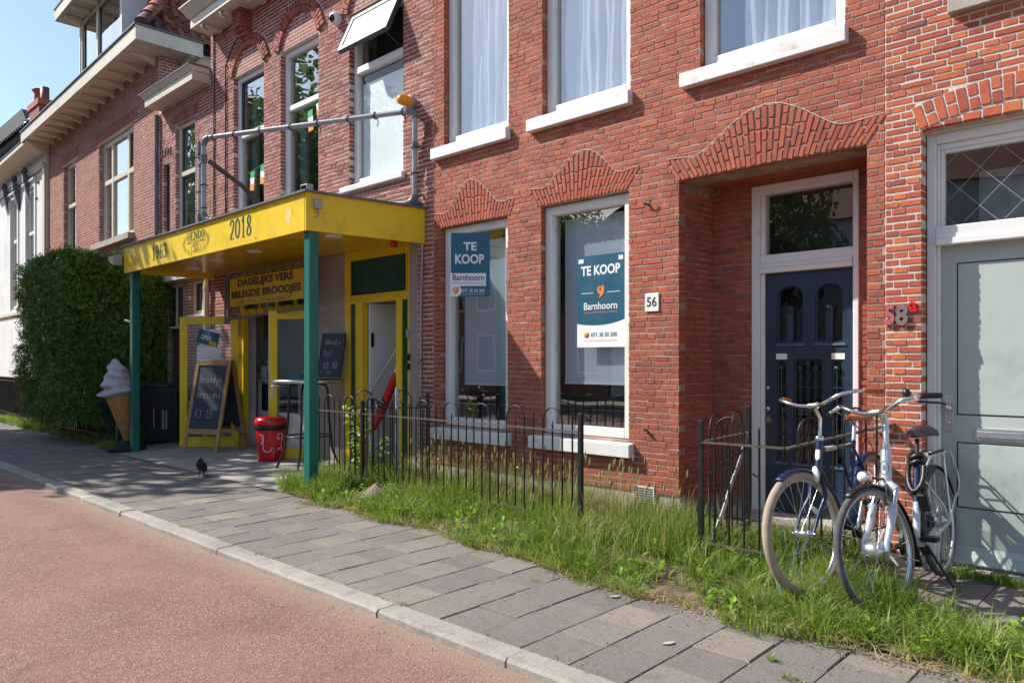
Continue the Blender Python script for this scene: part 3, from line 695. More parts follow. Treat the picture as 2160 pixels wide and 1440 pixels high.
# front door in the niche
yd=D+.6
mb=MB(); a0,a1,_,a3=DF
mb.box(a0,a0+.075,yd-.02,yd+.10,.05,a3).box(a1-.045,a1,yd-.02,yd+.10,.05,a3).box(a0+.075,a1-.045,yd-.02,yd+.10,a3-.08,a3)
mb.box(a0+.075,a1-.045,yd-.03,yd+.09,2.17,2.25).box(a0+.075,a1-.045,yd-.012,yd+.09,2.25,2.33).box(a0+.075,a1-.045,yd-.04,yd+.0,2.215,2.232)
mb.box(a0+.075,a0+.11,yd+.0,yd+.10,.05,2.17).box(a0+.075,a0+.115,yd+.0,yd+.1,2.33,a3-.08)
df=mb.build('door_frame',M['white'],h56,bevel=.006)
MB().box(a0+.1,a1-.04,yd+.03,yd+.036,2.32,a3-.07).build('pane',M['glass'],df)
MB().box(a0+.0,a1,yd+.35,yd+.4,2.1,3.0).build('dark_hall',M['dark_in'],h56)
X0,X1=a0+.112,a1-.047; Zb,Zt=.12,2.168; Wd=X1-X0
def arch(x0,x1,z0,z1,rise,n=8):
    p=[(x0,z0),(x1,z0),(x1,z1-rise)]
    for i in range(1,n): a=PI*i/n; p.append(((x0+x1)/2+(x1-x0)/2*cos(a),z1-rise+rise*sin(a)))
    return p+[(x0,z1-rise)]
ap=[(X0+.10,X0+.335,1.56,2.05),(X0+.425,X0+.66,1.56,2.05)]
lo=[(X0+.10,X0+.19,.55,1.43),(X0+.245,X0+.50,.55,1.43),(X0+.56,X0+.65,.55,1.43)]
mb=MB(); ys,ye=yd+.02,yd+.06
xs=[X0,ap[0][0],ap[0][1],ap[1][0],ap[1][1],X1]
for i in (0,2,4): mb.box(xs[i],xs[i+1],ys,ye,1.56,2.05)
mb.box(X0,X1,ys,ye,2.05,Zt).box(X0,X1,ys,ye,1.43,1.56).box(X0,X1,ys,ye,Zb,.55)
for a,b in ((X0,lo[0][0]),(lo[0][1],lo[1][0]),(lo[1][1],lo[2][0]),(lo[2][1],X1)): mb.box(a,b,ys,ye,.55,1.43)
for (a,b,c,d) in ap:         # spandrels that round the tops
    n=8; r_=.11
    for i in range(n):
        x_=a+(b-a)*i/n; xn=a+(b-a)*(i+1)/n; f=lambda x:d-r_+r_*math.sqrt(max(0,1-((x-(a+b)/2)/((b-a)/2))**2))
        mb.hexa([(x_,ys,f(x_)),(xn,ys,f(xn)),(xn,ye,f(xn)),(x_,ye,f(x_))],[(x_,ys,d),(xn,ys,d),(xn,ye,d),(x_,ye,d)])
door=mb.build('front_door',M['navy_door'],h56); door['label']='navy panelled front door with arched lights'
mb=MB()
for (a,b,c,d) in ap+lo:
    e=.018; mb.box(a,a+e,ys+.01,ye+.0,c,d).box(b-e,b,ys+.01,ye,c,d).box(a+e,b-e,ys+.01,ye,c,c+e)
    mb.hexa([(a-.01,ys-.012,c-.02),(b+.01,ys-.012,c-.02),(b+.01,ys+.02,c-.02),(a-.01,ys+.02,c-.02)],[(a-.01,ys-.004,c),(b+.01,ys-.004,c),(b+.01,ys+.02,c),(a-.01,ys+.02,c)])
for (a,b,c,d) in ap:
    m_=(a+b)/2; mb.box(m_-.028,m_+.028,ys-.005,ys+.02,c-.06,c+.27); mb.lathe([(0,-.03),(.022,-.028),(.036,-.01),(.036,.02)],(m_,ys+.005,c+.29),14,'y'); mb.lathe([(0,-.045),(.012,-.04),(.014,-.02)],(m_,ys+.005,c+.29),10,'y')
mb.box(X0,X1,ys-.014,ys,Zb,Zb+.10)
mb.build('moulding',M['navy_door'],door)
mb=MB()
for a,b,c,d in lo:
    k=1 if b-a<.15 else 3
    for i in range(k):
        x=a+(b-a)*(i+1)/(k+1); top=d-.09+(.04 if i==1 else 0)
        mb.tube([(x+.003*sin(z*60),ys-.012+.003*cos(z*60),z) for z in [c+.0+(top-c)*q/24 for q in range(25)]],.0055,5)
        mb.lathe([(0,-.02),(.014,-.018),(.020,-.004),(.02,.012)],(x,ys-.01,top+.012),12,'y')
    mb.box(a,b,ys-.018,ys-.010,1.19,1.198).box(a,b,ys-.018,ys-.010,.78,.788)
mb.build('iron_grille',M['dark_paint'],door)
MB().box(X0+.05,X1-.05,ye-.012,ye-.006,.5,2.06).build('pane',M['glass_dark'],door)
MB().box(X0,X1,ye+.1,ye+.13,0,2.2).build('obscured_glass',pm('obscured_amber_glass',(.10,.062,.022),.3,var=.5,scale=40,bmp=.5,bscale=60),door)
MB().box(lo[0][0]-.005,lo[0][1]+.0,ys-.004,ys-.001,1.425,1.475).build('paper_slip',M['white_clean'],door); MB().box(lo[2][0]-.0,lo[2][1]+.015,ys-.004,ys-.001,1.425,1.475).build('paper_slip',M['white_clean'],door)
mb=MB(); 
for z,r_ in ((1.18,.018),(1.0,.022)): mb.lathe([(0,-.045),(r_*.8,-.04),(r_,-.028),(r_*.5,-.015),(r_*.5,0)],(X0+.035,ys,z),14,'y')
mb.build('door_knob',M['alu'],door)
MB().lathe([(0,-.012),(.028,-.01),(.032,0)],(X0+.022,ys,.90),18,'y').build('lock_plate',M['numgrey'],door)
MB().box(a0+.01,a0+.045,yd-.032,yd-.02,1.34,1.43).lathe([(0,-.008),(.009,-.006),(.01,0)],(a0+.028,yd-.03,1.385),10,'y').build('doorbell',M['plate'],h56)
MB().box(NI[0],NI[1],D+.35,D+.9,.0,.115).build('doorstep',M['stone'],h56)
# curtains and window film upstairs (each hangs free inside)
def curtain(x0,x1,z0,z1,y,label,amp=.03,freq=28,seed=0,gather=0):
    random.seed(seed); n=90; m=14; vs=[];fs=[]; ph=random.random()*6
    for j in range(m+1):
        v=j/m
        for i in range(n+1):
            t=i/n; x=x0+(x1-x0)*t+.012*sin(v*5+t*9)
            yy=y+amp*(sin(t*freq+ph+.6*sin(v*3+t*5))*.6+.4*sin(t*freq*2.3+ph*2+v*1.5))*(.6+.5*v)+.01*sin(v*17+t*11+seed)
            vs.append((x,yy,z1+(z0-z1)*v))
    for j in range(m):
        for i in range(n): a=j*(n+1)+i; fs.append((a,a+1,a+n+2,a+n+1))
    o=MB().add(vs,fs,smooth=True).build('curtain',M['curtain']); tag(o,label,'curtain','sheer white curtains upstairs')
curtain(-6.02,-5.32,3.9,6.6,D+.185,'sheer white curtain in the upstairs window nearest the yellow canopy',seed=1)
curtain(-4.50,-3.8,3.9,6.6,D+.185,'sheer white curtain in the middle of the three upstairs windows',seed=2,amp=.028,freq=20)
curtain(-4.66,-4.42,3.9,6.6,D+.20,'narrow strip of white curtain left of the middle upstairs curtain',seed=5,amp=.01,freq=9)
curtain(-2.74,-1.95,3.9,6.6,D+.185,'sheer white curtain in the wide upstairs window above the front door niche',seed=3,freq=24,amp=.035)
mb=MB(); mb.box(-4.57,-4.0,D+.145,D+.147,5.33,5.75); tag(mb.build('window_notice',M['white_clean']),'white paper notice stuck high in the middle upstairs window','notice')
# ================================================================ HOUSE 58 (repointed orange brick)
h58=thing('brick_house','orange brick house 58a with bright white pointing and sage green door','house',(0,0,0))
bpy.context.view_layer.update()
B=Bricks(); random.seed(31)
DO=(-1.385,-.27,-.2,2.985); UW=(-1.05,.1,3.9,6.6)
ac=((DO[0]+DO[1])/2); hw=(DO[1]-DO[0])/2
Rr=(hw**2+.085**2)/(2*.085); zc_=3.065-Rr
def arcz(x,r): return zc_+math.sqrt(max(0,r*r-(x-ac)**2))
ring=[]; N=19; am=math.asin(hw/Rr)*1.03
for i in range(N):
    a=-am+2*am*(i+.5)/N; wb=2*am*Rr/N
    parts=[(0,.178)] if i%2==0 else [(0,.085),(.093,.178)]
    for u0,u1 in parts:
        T=Matrix.Translation((ac,D-.009,zc_))@Matrix.Rotation(a,4,'Y')@Matrix.Translation((-wb/2+.005,0,Rr+u0))
        T=T@Matrix.Diagonal((wb-.009,.09,u1-u0,1)); B.L.append([T,T@Vector((.5,0,.5)),.2,.01,None])
outer=[(ac+(Rr+.181)*sin(-am+2*am*i/16),zc_+(Rr+.181)*cos(-am+2*am*i/16)) for i in range(17)]
inner=[(ac+Rr*sin(-am+2*am*i/16),zc_+Rr*cos(-am+2*am*i/16)) for i in range(17)]
hol=[rect(*DO),outer+[(DO[1],2.96),(DO[0],2.96)],rect(*UW)]
B.wall(I4,-1.62,2.0,.05,7.0,D,hol,course=.0505,stretch=.184,joint=.0095,reveal=.12,wav=.12,proud=.005)
for i in range(10):          # short fill bricks under the arch, set back
    x=DO[0]+.02+i*.111; B.put(I4,x,D-.004,2.988,.100,.05,max(.012,arcz(x+.05,Rr)-2.988-.008))
B.finish(h58,M['brick58'])
backing(I4,-1.62,2.0,-.1,7.0,D,.3,[exp(DO),exp(UW)],'wall',M['mortar_w'],h58)
mb=MB()
for i in range(16):
    (xa,za),(xb,zb)=inner[i],inner[i+1]
    mb.hexa([(xa,D+.002,3.0),(xb,D+.002,3.0),(xb,D+.06,3.0),(xa,D+.06,3.0)],[(xa,D+.002,3.0),(xb,D+.002,3.0),(xb,D+.06,3.0),(xa,D+.06,3.0)]) if 0 else None
    oa,ob=outer[i],outer[i+1]
    mb.hexa([(xa,D-.003,za+.004),(xb,D-.003,zb+.004),(xb,D+.08,zb+.004),(xa,D+.08,za+.004)],[(oa[0],D-.003,oa[1]-.004),(ob[0],D-.003,ob[1]-.004),(ob[0],D+.08,ob[1]-.004),(oa[0],D+.08,oa[1]-.004)])
mb.box(DO[0]-.01,DO[1]+.01,D+.062,D+.25,2.965,3.2)
mb.build('arch_mortar',M['mortar_w'],h58)
yf=D+.11
mb=MB(); mb.box(DO[0],DO[0]+.055,yf,yf+.12,0,2.965).box(DO[1]-.055,DO[1],yf,yf+.12,0,2.965).box(DO[0]+.055,DO[1]-.055,yf,yf+.12,2.90,2.965)
mb.box(DO[0]+.055,DO[0]+.075,yf+.03,yf+.12,0,2.9).box(DO[1]-.075,DO[1]-.055,yf+.03,yf+.12,0,2.9).box(DO[0]+.075,DO[1]-.075,yf+.03,yf+.12,2.86,2.9)
mb.box(DO[0]+.055,DO[1]-.055,yf-.02,yf+.10,2.20,2.245).box(DO[0]+.055,DO[1]-.055,yf-.005,yf+.10,2.245,2.33)
mb.box(DO[0]+.075,DO[0]+.10,yf+.04,yf+.1,2.33,2.86).box(DO[1]-.10,DO[1]-.075,yf+.04,yf+.1,2.33,2.86).box(DO[0]+.1,DO[1]-.1,yf+.04,yf+.1,2.835,2.86)
fr=mb.build('door_frame',M['white'],h58,bevel=.006)
gx0,gx1,gz0,gz1=DO[0]+.095,DO[1]-.095,2.325,2.84
MB().box(gx0,gx1,yf+.07,yf+.076,gz0,gz1).build('pane',M['glass'],fr)
MB().box(gx0+.17,gx1+.3,yf+.25,yf+.26,gz0-.1,2.72).build('sunlit_fanlight_panel',pm('sunlit_pane_grey',(.16,.17,.17),.6,var=.3,scale=6),h58)  # grey panel paints the sunlit part of the fanlight as a fixed shape
mb=MB(); dzr=.128/.12
for k in range(-6,12):
    for sg in (1,-1):
        xa=gx0+.09+k*.24; pts=[]       # line x = xa + sg*(z-gz0)/dzr, clipped to the light
        for q in range(41):
            z=gz0+(gz1-gz0)*q/40; x=xa+sg*(z-gz0)/dzr
            if gx0<x<gx1: pts.append((x,yf+.067+.0004*sg,z))
        if len(pts)>2: mb.bar(pts[0],pts[-1],.0035,.0015,up=(0,1,0))
mb.build('diamond_lattice',M['ink_grey'],fr)
lx0,lx1=DO[0]+.077,DO[1]-.077; yl=yf+.07
mb=MB(); mb.box(lx0,lx1,yl,yl+.04,.02,2.198)
d58=mb.build('front_door',M['sage'],h58); d58['label']='sage green flush front door'
mb=MB(); g=.010
for (c,d) in ((1.05,2.07),(.42,.85)): 
    mb.box(lx0+.10,lx1-.10,yl-.006,yl,c,d)
mb.build('raised_panel',M['sage'],d58,bevel=.003)
mb=MB()
for z in (1.05-.004,2.07+.004,.85+.004,.42-.004): mb.box(lx0+.092,lx1-.092,yl-.0015,yl-.0005,z-.005,z+.005)
for x in (lx0+.095,lx1-.095): mb.box(x-.004,x+.004,yl-.0015,yl-.0005,1.05,2.07).box(x-.004,x+.004,yl-.0015,yl-.0005,.42,.85)
mb.build('panel_groove',M['dark_in'],d58)
MB().hexa([(lx0,yl-.055,.045),(lx1,yl-.055,.045),(lx1,yl,.045),(lx0,yl,.045)],[(lx0,yl-.03,.12),(lx1,yl-.03,.12),(lx1,yl,.16),(lx0,yl,.16)]).build('weather_bar',M['sage'],d58,bevel=.008)
MB().box(lx0+.02,lx0+.068,yl-.010,yl,.93,1.17).build('door_handle_plate',M['alu'],d58,bevel=.002)
mb=MB(); mb.tube([(lx0+.045,yl-.01,1.09),(lx0+.045,yl-.055,1.09)],.011,12).lathe([(.0,-.02),(.022,-.018),(.024,0),(.024,.012)],(lx0+.05,yl-.055,1.09),16,'y').lathe([(0,-.004),(.012,-.003),(.012,0)],(lx0+.042,yl-.01,.985),12,'y'); mb.build('door_handle',M['alu'],d58)
mb=MB(); mb.box(-1.115,-.72,yl-.012,yl,.875,.958); lb=mb.build('letterbox',M['alu'],d58,bevel=.002); 
MB().box(-1.095,-.74,yl-.026,yl-.012,.897,.940).build('letterbox_flap',M['steel'],lb,bevel=.003)
MB().box(DO[0],DO[1],D+.0,D+.35,-.02,.02).build('threshold',M['stone'],h58)
window(h58,I4,*UW,D+.07,fw=.085,fd=.1); sill(h58,I4,UW[0]-.17,UW[1]+.17,UW[2]-.20,UW[2]-.02,D-.07,D+.1,'stone')
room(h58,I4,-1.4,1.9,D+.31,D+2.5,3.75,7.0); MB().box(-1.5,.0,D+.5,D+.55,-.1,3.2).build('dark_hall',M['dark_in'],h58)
# house numbers
pl=MB().box(-3.592,-3.452,D-.016,D-.004,1.848,2.008).build('house_number_plate',M['plate'],None,bevel=.002); tag(pl,'square white plate with black number 56 screwed to the red brick pier','house number')
put_text('56',-3.572,-3.472,1.89,1.975,D-.0165,M['ink_black'],pl)
hn=thing('house_number','worn metal digits 58 with a small red enamel letter a on the brick pier','house number',(0,0,0))
for k,x0,x1,z0,z1,mt in (('5',-1.622,-1.552,1.66,1.80,'pink'),('8',-1.548,-1.468,1.655,1.80,'numgrey'),('a',-1.462,-1.412,1.745,1.815,'numred')):
    V,F=TXT[k]; mb=MB(); n=len(V)
    P=lambda y:[(x0+(x1-x0)*a,y,z0+(z1-z0)*b) for a,b in V]
    ed={}
    for f in F:
        for i in range(len(f)):
            e=(f[i],f[(i+1)%len(f)]); ed[e]=1
    bd=[e for e in ed if (e[1],e[0]) not in ed]
    mb.add(P(D-.028)+P(D-.006),list(F)+[(a,a+n,b+n,b) for a,b in bd]); mb.build('digit' if k!='a' else 'letter',M[mt],hn)
# ================================================================ TAKEAWAY BUILDING
hK=thing('brick_house','brown red brick takeaway building with three tall arched windows above the yellow canopy','house',(0,0,0))
bpy.context.view_layer.update()
B=Bricks(); random.seed(41)
KA=(-11.36,-10.385,3.55,5.96); KB=(-9.885,-8.88,3.55,5.95); KC=(-8.135,-7.02,3.72,5.93)
SH=(-11.2,-8.96,-.1,2.86); TL=(-8.96,-8.30,-.1,2.95); SD=(-8.30,-6.91,-.1,2.80); TR=(-6.91,-6.74,-.1,2.95)
kx0,kx1=-12.18,-6.46
holes=[rect(*r) for r in (KA,KB,KC)]+[rect(-11.2,-6.74,-.1,2.95)]
def karch(x0,x1,zs,rise,th=.22,n=25):
    c=(x0+x1)/2; h=(x1-x0)/2; r=(h*h+rise*rise)/(2*rise); zc=zs+rise-r; am=math.asin(min(1,h/r))
    out=[(c+(r+th)*sin(-am+2*am*i/18),zc+(r+th)*cos(-am+2*am*i/18)) for i in range(19)]
    for i in range(n):
        a=-am+2*am*(i+.5)/n; wb=2*am*r/n
        for u0,u1 in ([(0,.2)] if i%2 else [(0,.096),(.104,.2)]):
            T=Matrix.Translation((c,D-.040,zc))@Matrix.Rotation(a,4,'Y')@Matrix.Translation((-wb/2+.003,0,r+u0))@Matrix.Diagonal((wb-.007,.08,u1-u0,1))
            B.L.append([T,T@Vector((.5,0,.5)),.2,.01,random.uniform(.5,.95)])
    # tympanum: little herring pattern, sunk behind the ring
    q=.052; z=zs+.005; row=0
    while z<zs+rise-.01:
        hwid=math.sqrt(max(0,r*r-(z+q/2-zc)**2)); x=c-hwid; k=0
        while x<c+hwid-.02:
            vert=((k+row)%3==0); wv=.045 if vert else .092
            B.put(I4,x+.003,D-.001,z,min(wv,c+hwid-x)-.007,.03,q-.007); x+=wv; k+=1
        z+=q; row+=1
    P=out+[(x1,zs-.02),(x0,zs-.02)]
    holes.append(P); return out
archs=[karch(KA[0],KA[1],5.97,.36),karch(KB[0],KB[1],5.96,.40),karch(KC[0],KC[1],5.94,.44)]
B.wall(I4,kx0,kx1,.2,7.0,D,holes,course=.055,stretch=.20,joint=.0098,reveal=.1,wav=.1,proud=.005)
# corbelled brick pilaster heads under the gutter
for px in (-11.02,-8.25):
    for i in range(8):
        z=6.42+i*.055; pr=.20 if i>2 else .06+.05*i
        B.put(I4,px,D-pr,z,.125,pr,.048); B.put(I4,px+.133,D-pr,z,.125,pr,.048)
B.finish(hK,M['brickK'])
backing(I4,kx0,kx1,-.1,7.0,D,.3,[exp(r) for r in (KA,KB,KC)]+[(-11.2,-6.74,-.2,2.95)],'wall',M['mortar_k'],hK)
window(hK,I4,*KA,D+.07,fw=.07,fd=.09,trans=(5.02,),bar=.075,inner=[(KA[0]+.07,KA[1]-.07,5.06,KA[3]-.07)],glassm='glass_refl')
window(hK,I4,*KB,D+.07,fw=.07,fd=.09,trans=(5.12,),bar=.075,glassm='glass_refl')
# third window: fixed lower light with frosted film, top-hung light swung wide open
mb=MB(); a,b,c,d=KC
y=D+.07
mb.box(a,a+.07,y,y+.09,c,d).box(b-.07,b,y,y+.09,c,d).box(a+.07,b-.07,y,y+.09,d-.07,d).box(a+.07,b-.07,y,y+.09,c,c+.07).box(a+.07,b-.07,y-.015,y+.085,5.16,5.245)
wk=mb.build('window',M['white'],hK,bevel=.006); MB().box(a+.065,b-.065,y+.045,y+.051,c+.065,5.165).build('pane',glass('film_glass',(.97,.99,.99),.45),wk)
MB().box(a+.10,b-.09,y+.075,y+.079,c+.09,5.04).build('frosted_film',M['film'],wk)
L=.57; an=R(24); hx,hz=D+.03,5.89
MS=Matrix.Translation((0,hx,hz))@Matrix.Rotation(-an,4,'X')
mb=MB(MS); A0,A1=a+.05,b-.04
mb.box(A0,A0+.065,-.03,.03,-L,0).box(A1-.065,A1,-.03,.03,-L,0).box(A0+.065,A1-.065,-.03,.03,-.065,0).box(A0+.065,A1-.065,-.03,.03,-L,-L+.065)
sa=mb.build('open_sash',M['dark_paint'],wk,bevel=.004)
MB(MS).box(A0+.045,A1-.045,-.012,-.004,-L+.045,-.045).build('sash_pane',M['glass_refl'],wk)
MB(MS).box(A0+.067,A1-.067,-.018,-.0145,-L+.067,-.067).build('sash_film',M['film'],wk)
MB().bar((A1-.08,D+.05,5.27),(A1-.12,D-.16,5.40),.012,.008).build('window_stay',M['black'],wk)
MB().box(a-.02,b+.1,D+.45,D+.47,5.0,6.1).build('sash_gap_shade',M['dark_in'],hK)  # dark sheet paints the room's shade behind the open top light
sill(hK,I4,a-.155,b+.045,c-.10,c-.015,D-.06,D+.08,'white')
for r in (KA,KB): MB().box(r[0]-.05,r[1]+.05,D-.04,D+.08,r[2]-.08,r[2]-.01).build('window_sill',M['white'],hK)
room(hK,I4,-12.1,-6.5,D+.31,D+2.2,3.3,6.9,'wall_in')
mb=MB()
for r in (KA,KB): mb.box(r[0]+.11,r[0]+.27,D+.25,D+.3,r[2],r[3])
mb.build('curtain_edge',M['white_in'],hK)
# gutter cornice
mb=MB(); mb.box(-12.1,-6.47,D-.38,D-.006,6.86,6.90).box(-12.1,-6.47,D-.38,D-.34,6.90,7.02).box(-12.1,-12.06,D-.34,D+.3,6.9,7.02)
mb.hexa([(-12.12,D-.40,7.02),(-6.47,D-.40,7.02),(-6.47,D+.2,7.02),(-12.12,D+.2,7.02)],[(-12.2,D-.52,7.16),(-6.47,D-.52,7.16),(-6.47,D+.2,7.16),(-12.2,D+.2,7.16)])
mb.box(-12.21,-6.47,D-.53,D+.2,7.16,7.185)
mb.build('cornice',M['cream'],hK,bevel=.006)
mb=MB()
for x in (-11.75,-11.1,-10.3): 
    mb.box(x-.06,x+.06,D-.30,D-.03,6.80,6.86); mb.lathe([(.05,-.03),(.07,0),(.05,.03)],(x,D-.30,6.81),10,'x')
mb.build('soffit_scroll',M['cream'],hK,bevel=.004)
# cable trunking around the first arch, thin conduit down the wall
o=MB().tube([(-12.03,D-.02,3.6),(-12.03,D-.02,6.95)],.014,6).build('conduit',M['lead']); tag(o,'thin dark conduit down the left edge of the takeaway wall','pipe')
pts=[(-11.60,D-.02,3.4),(-11.60,D-.02,6.20),(-11.52,D-.03,6.28)]+[(x,D-.045,z+.03) for x,z in archs[0][4:9]]
o=MB().tube(pts,.012,6).build('cable',M['black']); tag(o,'black cable clipped beside the first arched window and over its arch','cable')
# airbrick, security camera, beacon
mb=MB(); mb.box(-6.60,-6.49,D-.018,D-.004,4.01,4.20); v=mb.build('air_vent',M['brick56'][0]); tag(v,'small brown slotted air vent beside the grey pipe frame','vent')
mb=MB()
for k in range(9): mb.box(-6.59,-6.50,D-.022,D-.018,4.022+k*.019,4.032+k*.019)
mb.build('vent_slat',M['bark'],v)
mb=MB(); mb.lathe([(0,-.13),(.04,-.125),(.07,-.10),(.085,-.06),(.085,0)],(-8.39,D-.0,5.965),20,'y'); v=mb.build('security_camera',M['white_clean']); tag(v,'round silver dome security camera on the upper brick wall','camera')
MB().lathe([(0,-.148),(.025,-.142),(.045,-.125),(.055,-.10)],(-8.38,D-.0,5.95),16,'y').build('camera_lens',M['lens'],v)
bc=thing('warning_beacon','orange rotating warning beacon on the wall above the pipe frame','beacon',(0,0,0))
MB().lathe([(.062,0),(.062,-.05),(.055,-.05),(.05,-.05)],(-6.82,D,4.47),20,'y').lathe([(0,0),(.075,0),(.08,-.04),(.078,-.05),(0,-.05)],(-6.82,D-.03,4.47),20,'y').build('beacon_base',M['grey_box'],bc)
MB().lathe([(0,-.235),(.045,-.23),(.06,-.20),(.066,-.09),(.066,-.08)],(-6.82,D,4.47),20,'y').build('beacon_lens',M['amber'],bc)
# ---- ground floor shopfront
ky=D+.04
MB().box(-8.96,-8.305,ky,ky+.25,-.05,2.95).build('tiled_wall',M['mortar_w'],hK); MB().box(-6.905,-6.742,ky-.03,ky+.25,-.05,2.95).build('tiled_wall',M['mortar_w'],hK)
tl=[]
for x0,x1 in ((-8.96,-8.305),(-6.905,-6.742)):
    n=max(1,round((x1-x0)/.33)); w_=(x1-x0)/n; z=-.05; r_=0
    while z<2.9:
        for i in range(n): tl.append((x0+i*w_,z,w_,.30,ky if x0<-7 else ky-.03))
        z+=.303; r_+=1
tb={}
for x,z,w_,h_,yy in tl:
    key=round(w_,3)
    if key not in tb: tb[key]=MB().box(.002,w_-.002,-.008,.0,.002,h_-.002).mesh('wall_tile',M['tile_beige'])
    o=bpy.data.objects.new('wall_tile',tb[key]); link(o); o.parent=hK; o.matrix_world=Matrix.Translation((x,yy,z)); o.matrix_basis=hK.matrix_world.inverted()@Matrix.Translation((x,yy,z))
# yellow door surround on the right
def frame_panel(x0,x1,z0,z1,y,pan=True,t=.03,name='green_panel'):
    mb=MB(); mb.box(x0,x0+t,y-.012,y+.03,z0,z1).box(x1-t,x1,y-.012,y+.03,z0,z1).box(x0+t,x1-t,y-.012,y+.03,z1-t,z1).box(x0+t,x1-t,y-.012,y+.03,z0,z0+t); return mb
y=D+.03
mb=MB()
for (p,q) in ((-8.30,-8.175),(-8.05,-7.90),(-7.20,-7.09),(-6.975,-6.91)): mb.box(p,q,y,y+.09,-.05,2.20 if -8.1<p<-7.05 else 2.86)
mb.box(-8.175,-6.975,y,y+.09,2.74,2.86).box(-8.175,-6.975,y+.001,y+.089,2.165,2.25).box(-8.30,-6.91,y-.02,y,2.195,2.215)
mb.box(-8.175,-8.155,y-.01,y,2.25,2.74).box(-6.995,-6.975,y-.01,y,2.25,2.74).box(-8.155,-6.995,y-.01,y,2.72,2.74).box(-8.155,-6.995,y-.01,y,2.25,2.27)
sf=mb.build('side_door_frame',M['yellow'],hK,bevel=.006)
mb=MB(); mb.box(-8.175,-6.975,y+.02,y+.06,2.25,2.74).box(-8.175,-8.05,y+.02,y+.06,0,2.165).box(-7.09,-6.975,y+.02,y+.06,0,2.165); mb.build('green_panel',M['dgreen'],sf)
mb=MB(); mb.box(-7.90,-7.86,y+.10,y+.9,0,2.165); dd=mb.build('side_door',M['white_clean'],hK); dd['label']='white side door standing open inward'
mb=MB(); mb.box(-7.862,-7.845,y+.11,y+.15,1.60,1.78).box(-7.862,-7.845,y+.11,y+.15,.75,.95); mb.build('hinge',M['iron'],dd)
mb=MB(); mb.box(-6.93,-6.89,D-.03,D-.002,1.70,1.79).build('bell_plate',M['alu'],hK)
mb=MB(); mb.box(-6.93,-6.89,D-.04,D-.002,1.42,1.50).box(-6.93,-6.89,D-.045,D-.002,1.31,1.39).build('doorbell',M['black'],hK)
# passage behind side door: white tiled walls
mb=MB(); mb.box(-8.0,-7.95,y+.1,y+3,0,2.9).box(-7.08,-7.03,y+.1,y+3,0,2.9).box(-8.0,-7.03,y+2.2,y+2.25,0,2.9).box(-8.0,-7.03,y+.1,y+2.2,2.5,2.55).box(-7.95,-7.08,y+.75,y+.78,.82,2.5); mb.build('passage_wall',M['white_in'],hK)
MB().box(-8.0,-7.03,y,y+2.2,-.02,.03).build('passage_floor',M['floor_in'],hK)
MB().box(-7.95,-7.08,y+.70,y+.745,.03,.82).build('dark_cupboard',M['black'],hK)
# shopfront proper
y=D+.03
mb=MB(); mb.box(-11.2,-11.10,y,y+.09,-.02,2.86).box(-9.06,-8.96,y,y+.09,-.02,2.86).box(-11.1,-9.06,y,y+.09,2.76,2.86).box(-11.1,-9.06,y+.001,y+.089,2.14,2.24)
for x in (-10.6,-10.08,-9.56): mb.box(x-.03,x+.03,y+.002,y+.088,2.24,2.76)
sf=mb.build('shop_front_frame',M['yellow'],hK,bevel=.006)
MB().box(-11.1,-9.06,y+.03,y+.06,2.24,2.76).build('green_panel',M['dgreen'],sf)
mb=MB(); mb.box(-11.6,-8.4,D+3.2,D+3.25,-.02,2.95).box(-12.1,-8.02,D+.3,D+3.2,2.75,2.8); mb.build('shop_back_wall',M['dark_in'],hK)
MB().box(-8.45,-8.4,D+.1,D+3.2,-.02,2.9).build('shop_side_wall',M['white_in'],hK)
MB().box(-12.14,-12.10,D+.31,D+3.2,-.02,2.9).box(-12.10,-11.62,D+.42,D+.46,.0,2.75).build('shop_side_wall',M['white_in'],hK)
MB().box(-12.0,-11.61,D+.41,D+.419,.72,.80).build('green_stripe',M['dgreen'],hK)
MB().box(-11.15,-8.4,D+.02,D+.3,-.03,.06).box(-12.1,-8.4,D+.3,D+3.2,-.03,.06).build('shop_floor',M['floor_in'],hK)
MB().box(-12.05,-11.62,D+.90,D+.95,1.80,2.7).build('yellow_board',M['yellow_sign'],hK)
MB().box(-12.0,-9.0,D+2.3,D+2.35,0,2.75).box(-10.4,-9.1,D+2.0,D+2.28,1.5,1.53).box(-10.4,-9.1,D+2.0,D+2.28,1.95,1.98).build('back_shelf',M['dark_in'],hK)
# counter inside
Mct=Matrix.Translation((-.83,-.10,0))
ct=thing('shop_counter','white rounded shop counter with dark glass cabinet inside the open doorway','counter',(0,0,0))
P=[(-10.80,D+.72)]+[(-10.50+.30*cos(PI+a*PI/2/6),D+.72-.30*0+ -0.0+.0-.22*sin(a*PI/2/6)) for a in range(7)]+[(-9.05,D+.50),(-9.05,D+1.1),(-10.80,D+1.1)]
mb=MB(Mct); v=[(x,yy,0) for x,yy in P]+[(x,yy,1.12) for x,yy in P]; n=len(P)
mb.add(v,[tuple(range(n-1,-1,-1)),tuple(range(n,2*n))]+[(i,(i+1)%n,(i+1)%n+n,i+n) for i in range(n)]); mb.build('counter_body',M['white_in'],ct)
MB(Mct).box(-10.35,-9.2,D+.485,D+.499,.62,1.06).build('cabinet_glass',M['lens'],ct)
MB(Mct).box(-10.37,-9.18,D+.47,D+.484,1.06,1.10).box(-9.2,-9.18,D+.47,D+.484,.6,1.06).box(-9.79,-9.77,D+.47,D+.484,.62,1.06).build('cabinet_trim',M['alu'],ct)
sb=thing('spray_bottle','blue spray bottle with white nozzle standing on the shop counter','bottle',(-11.40,D+.66,1.12))
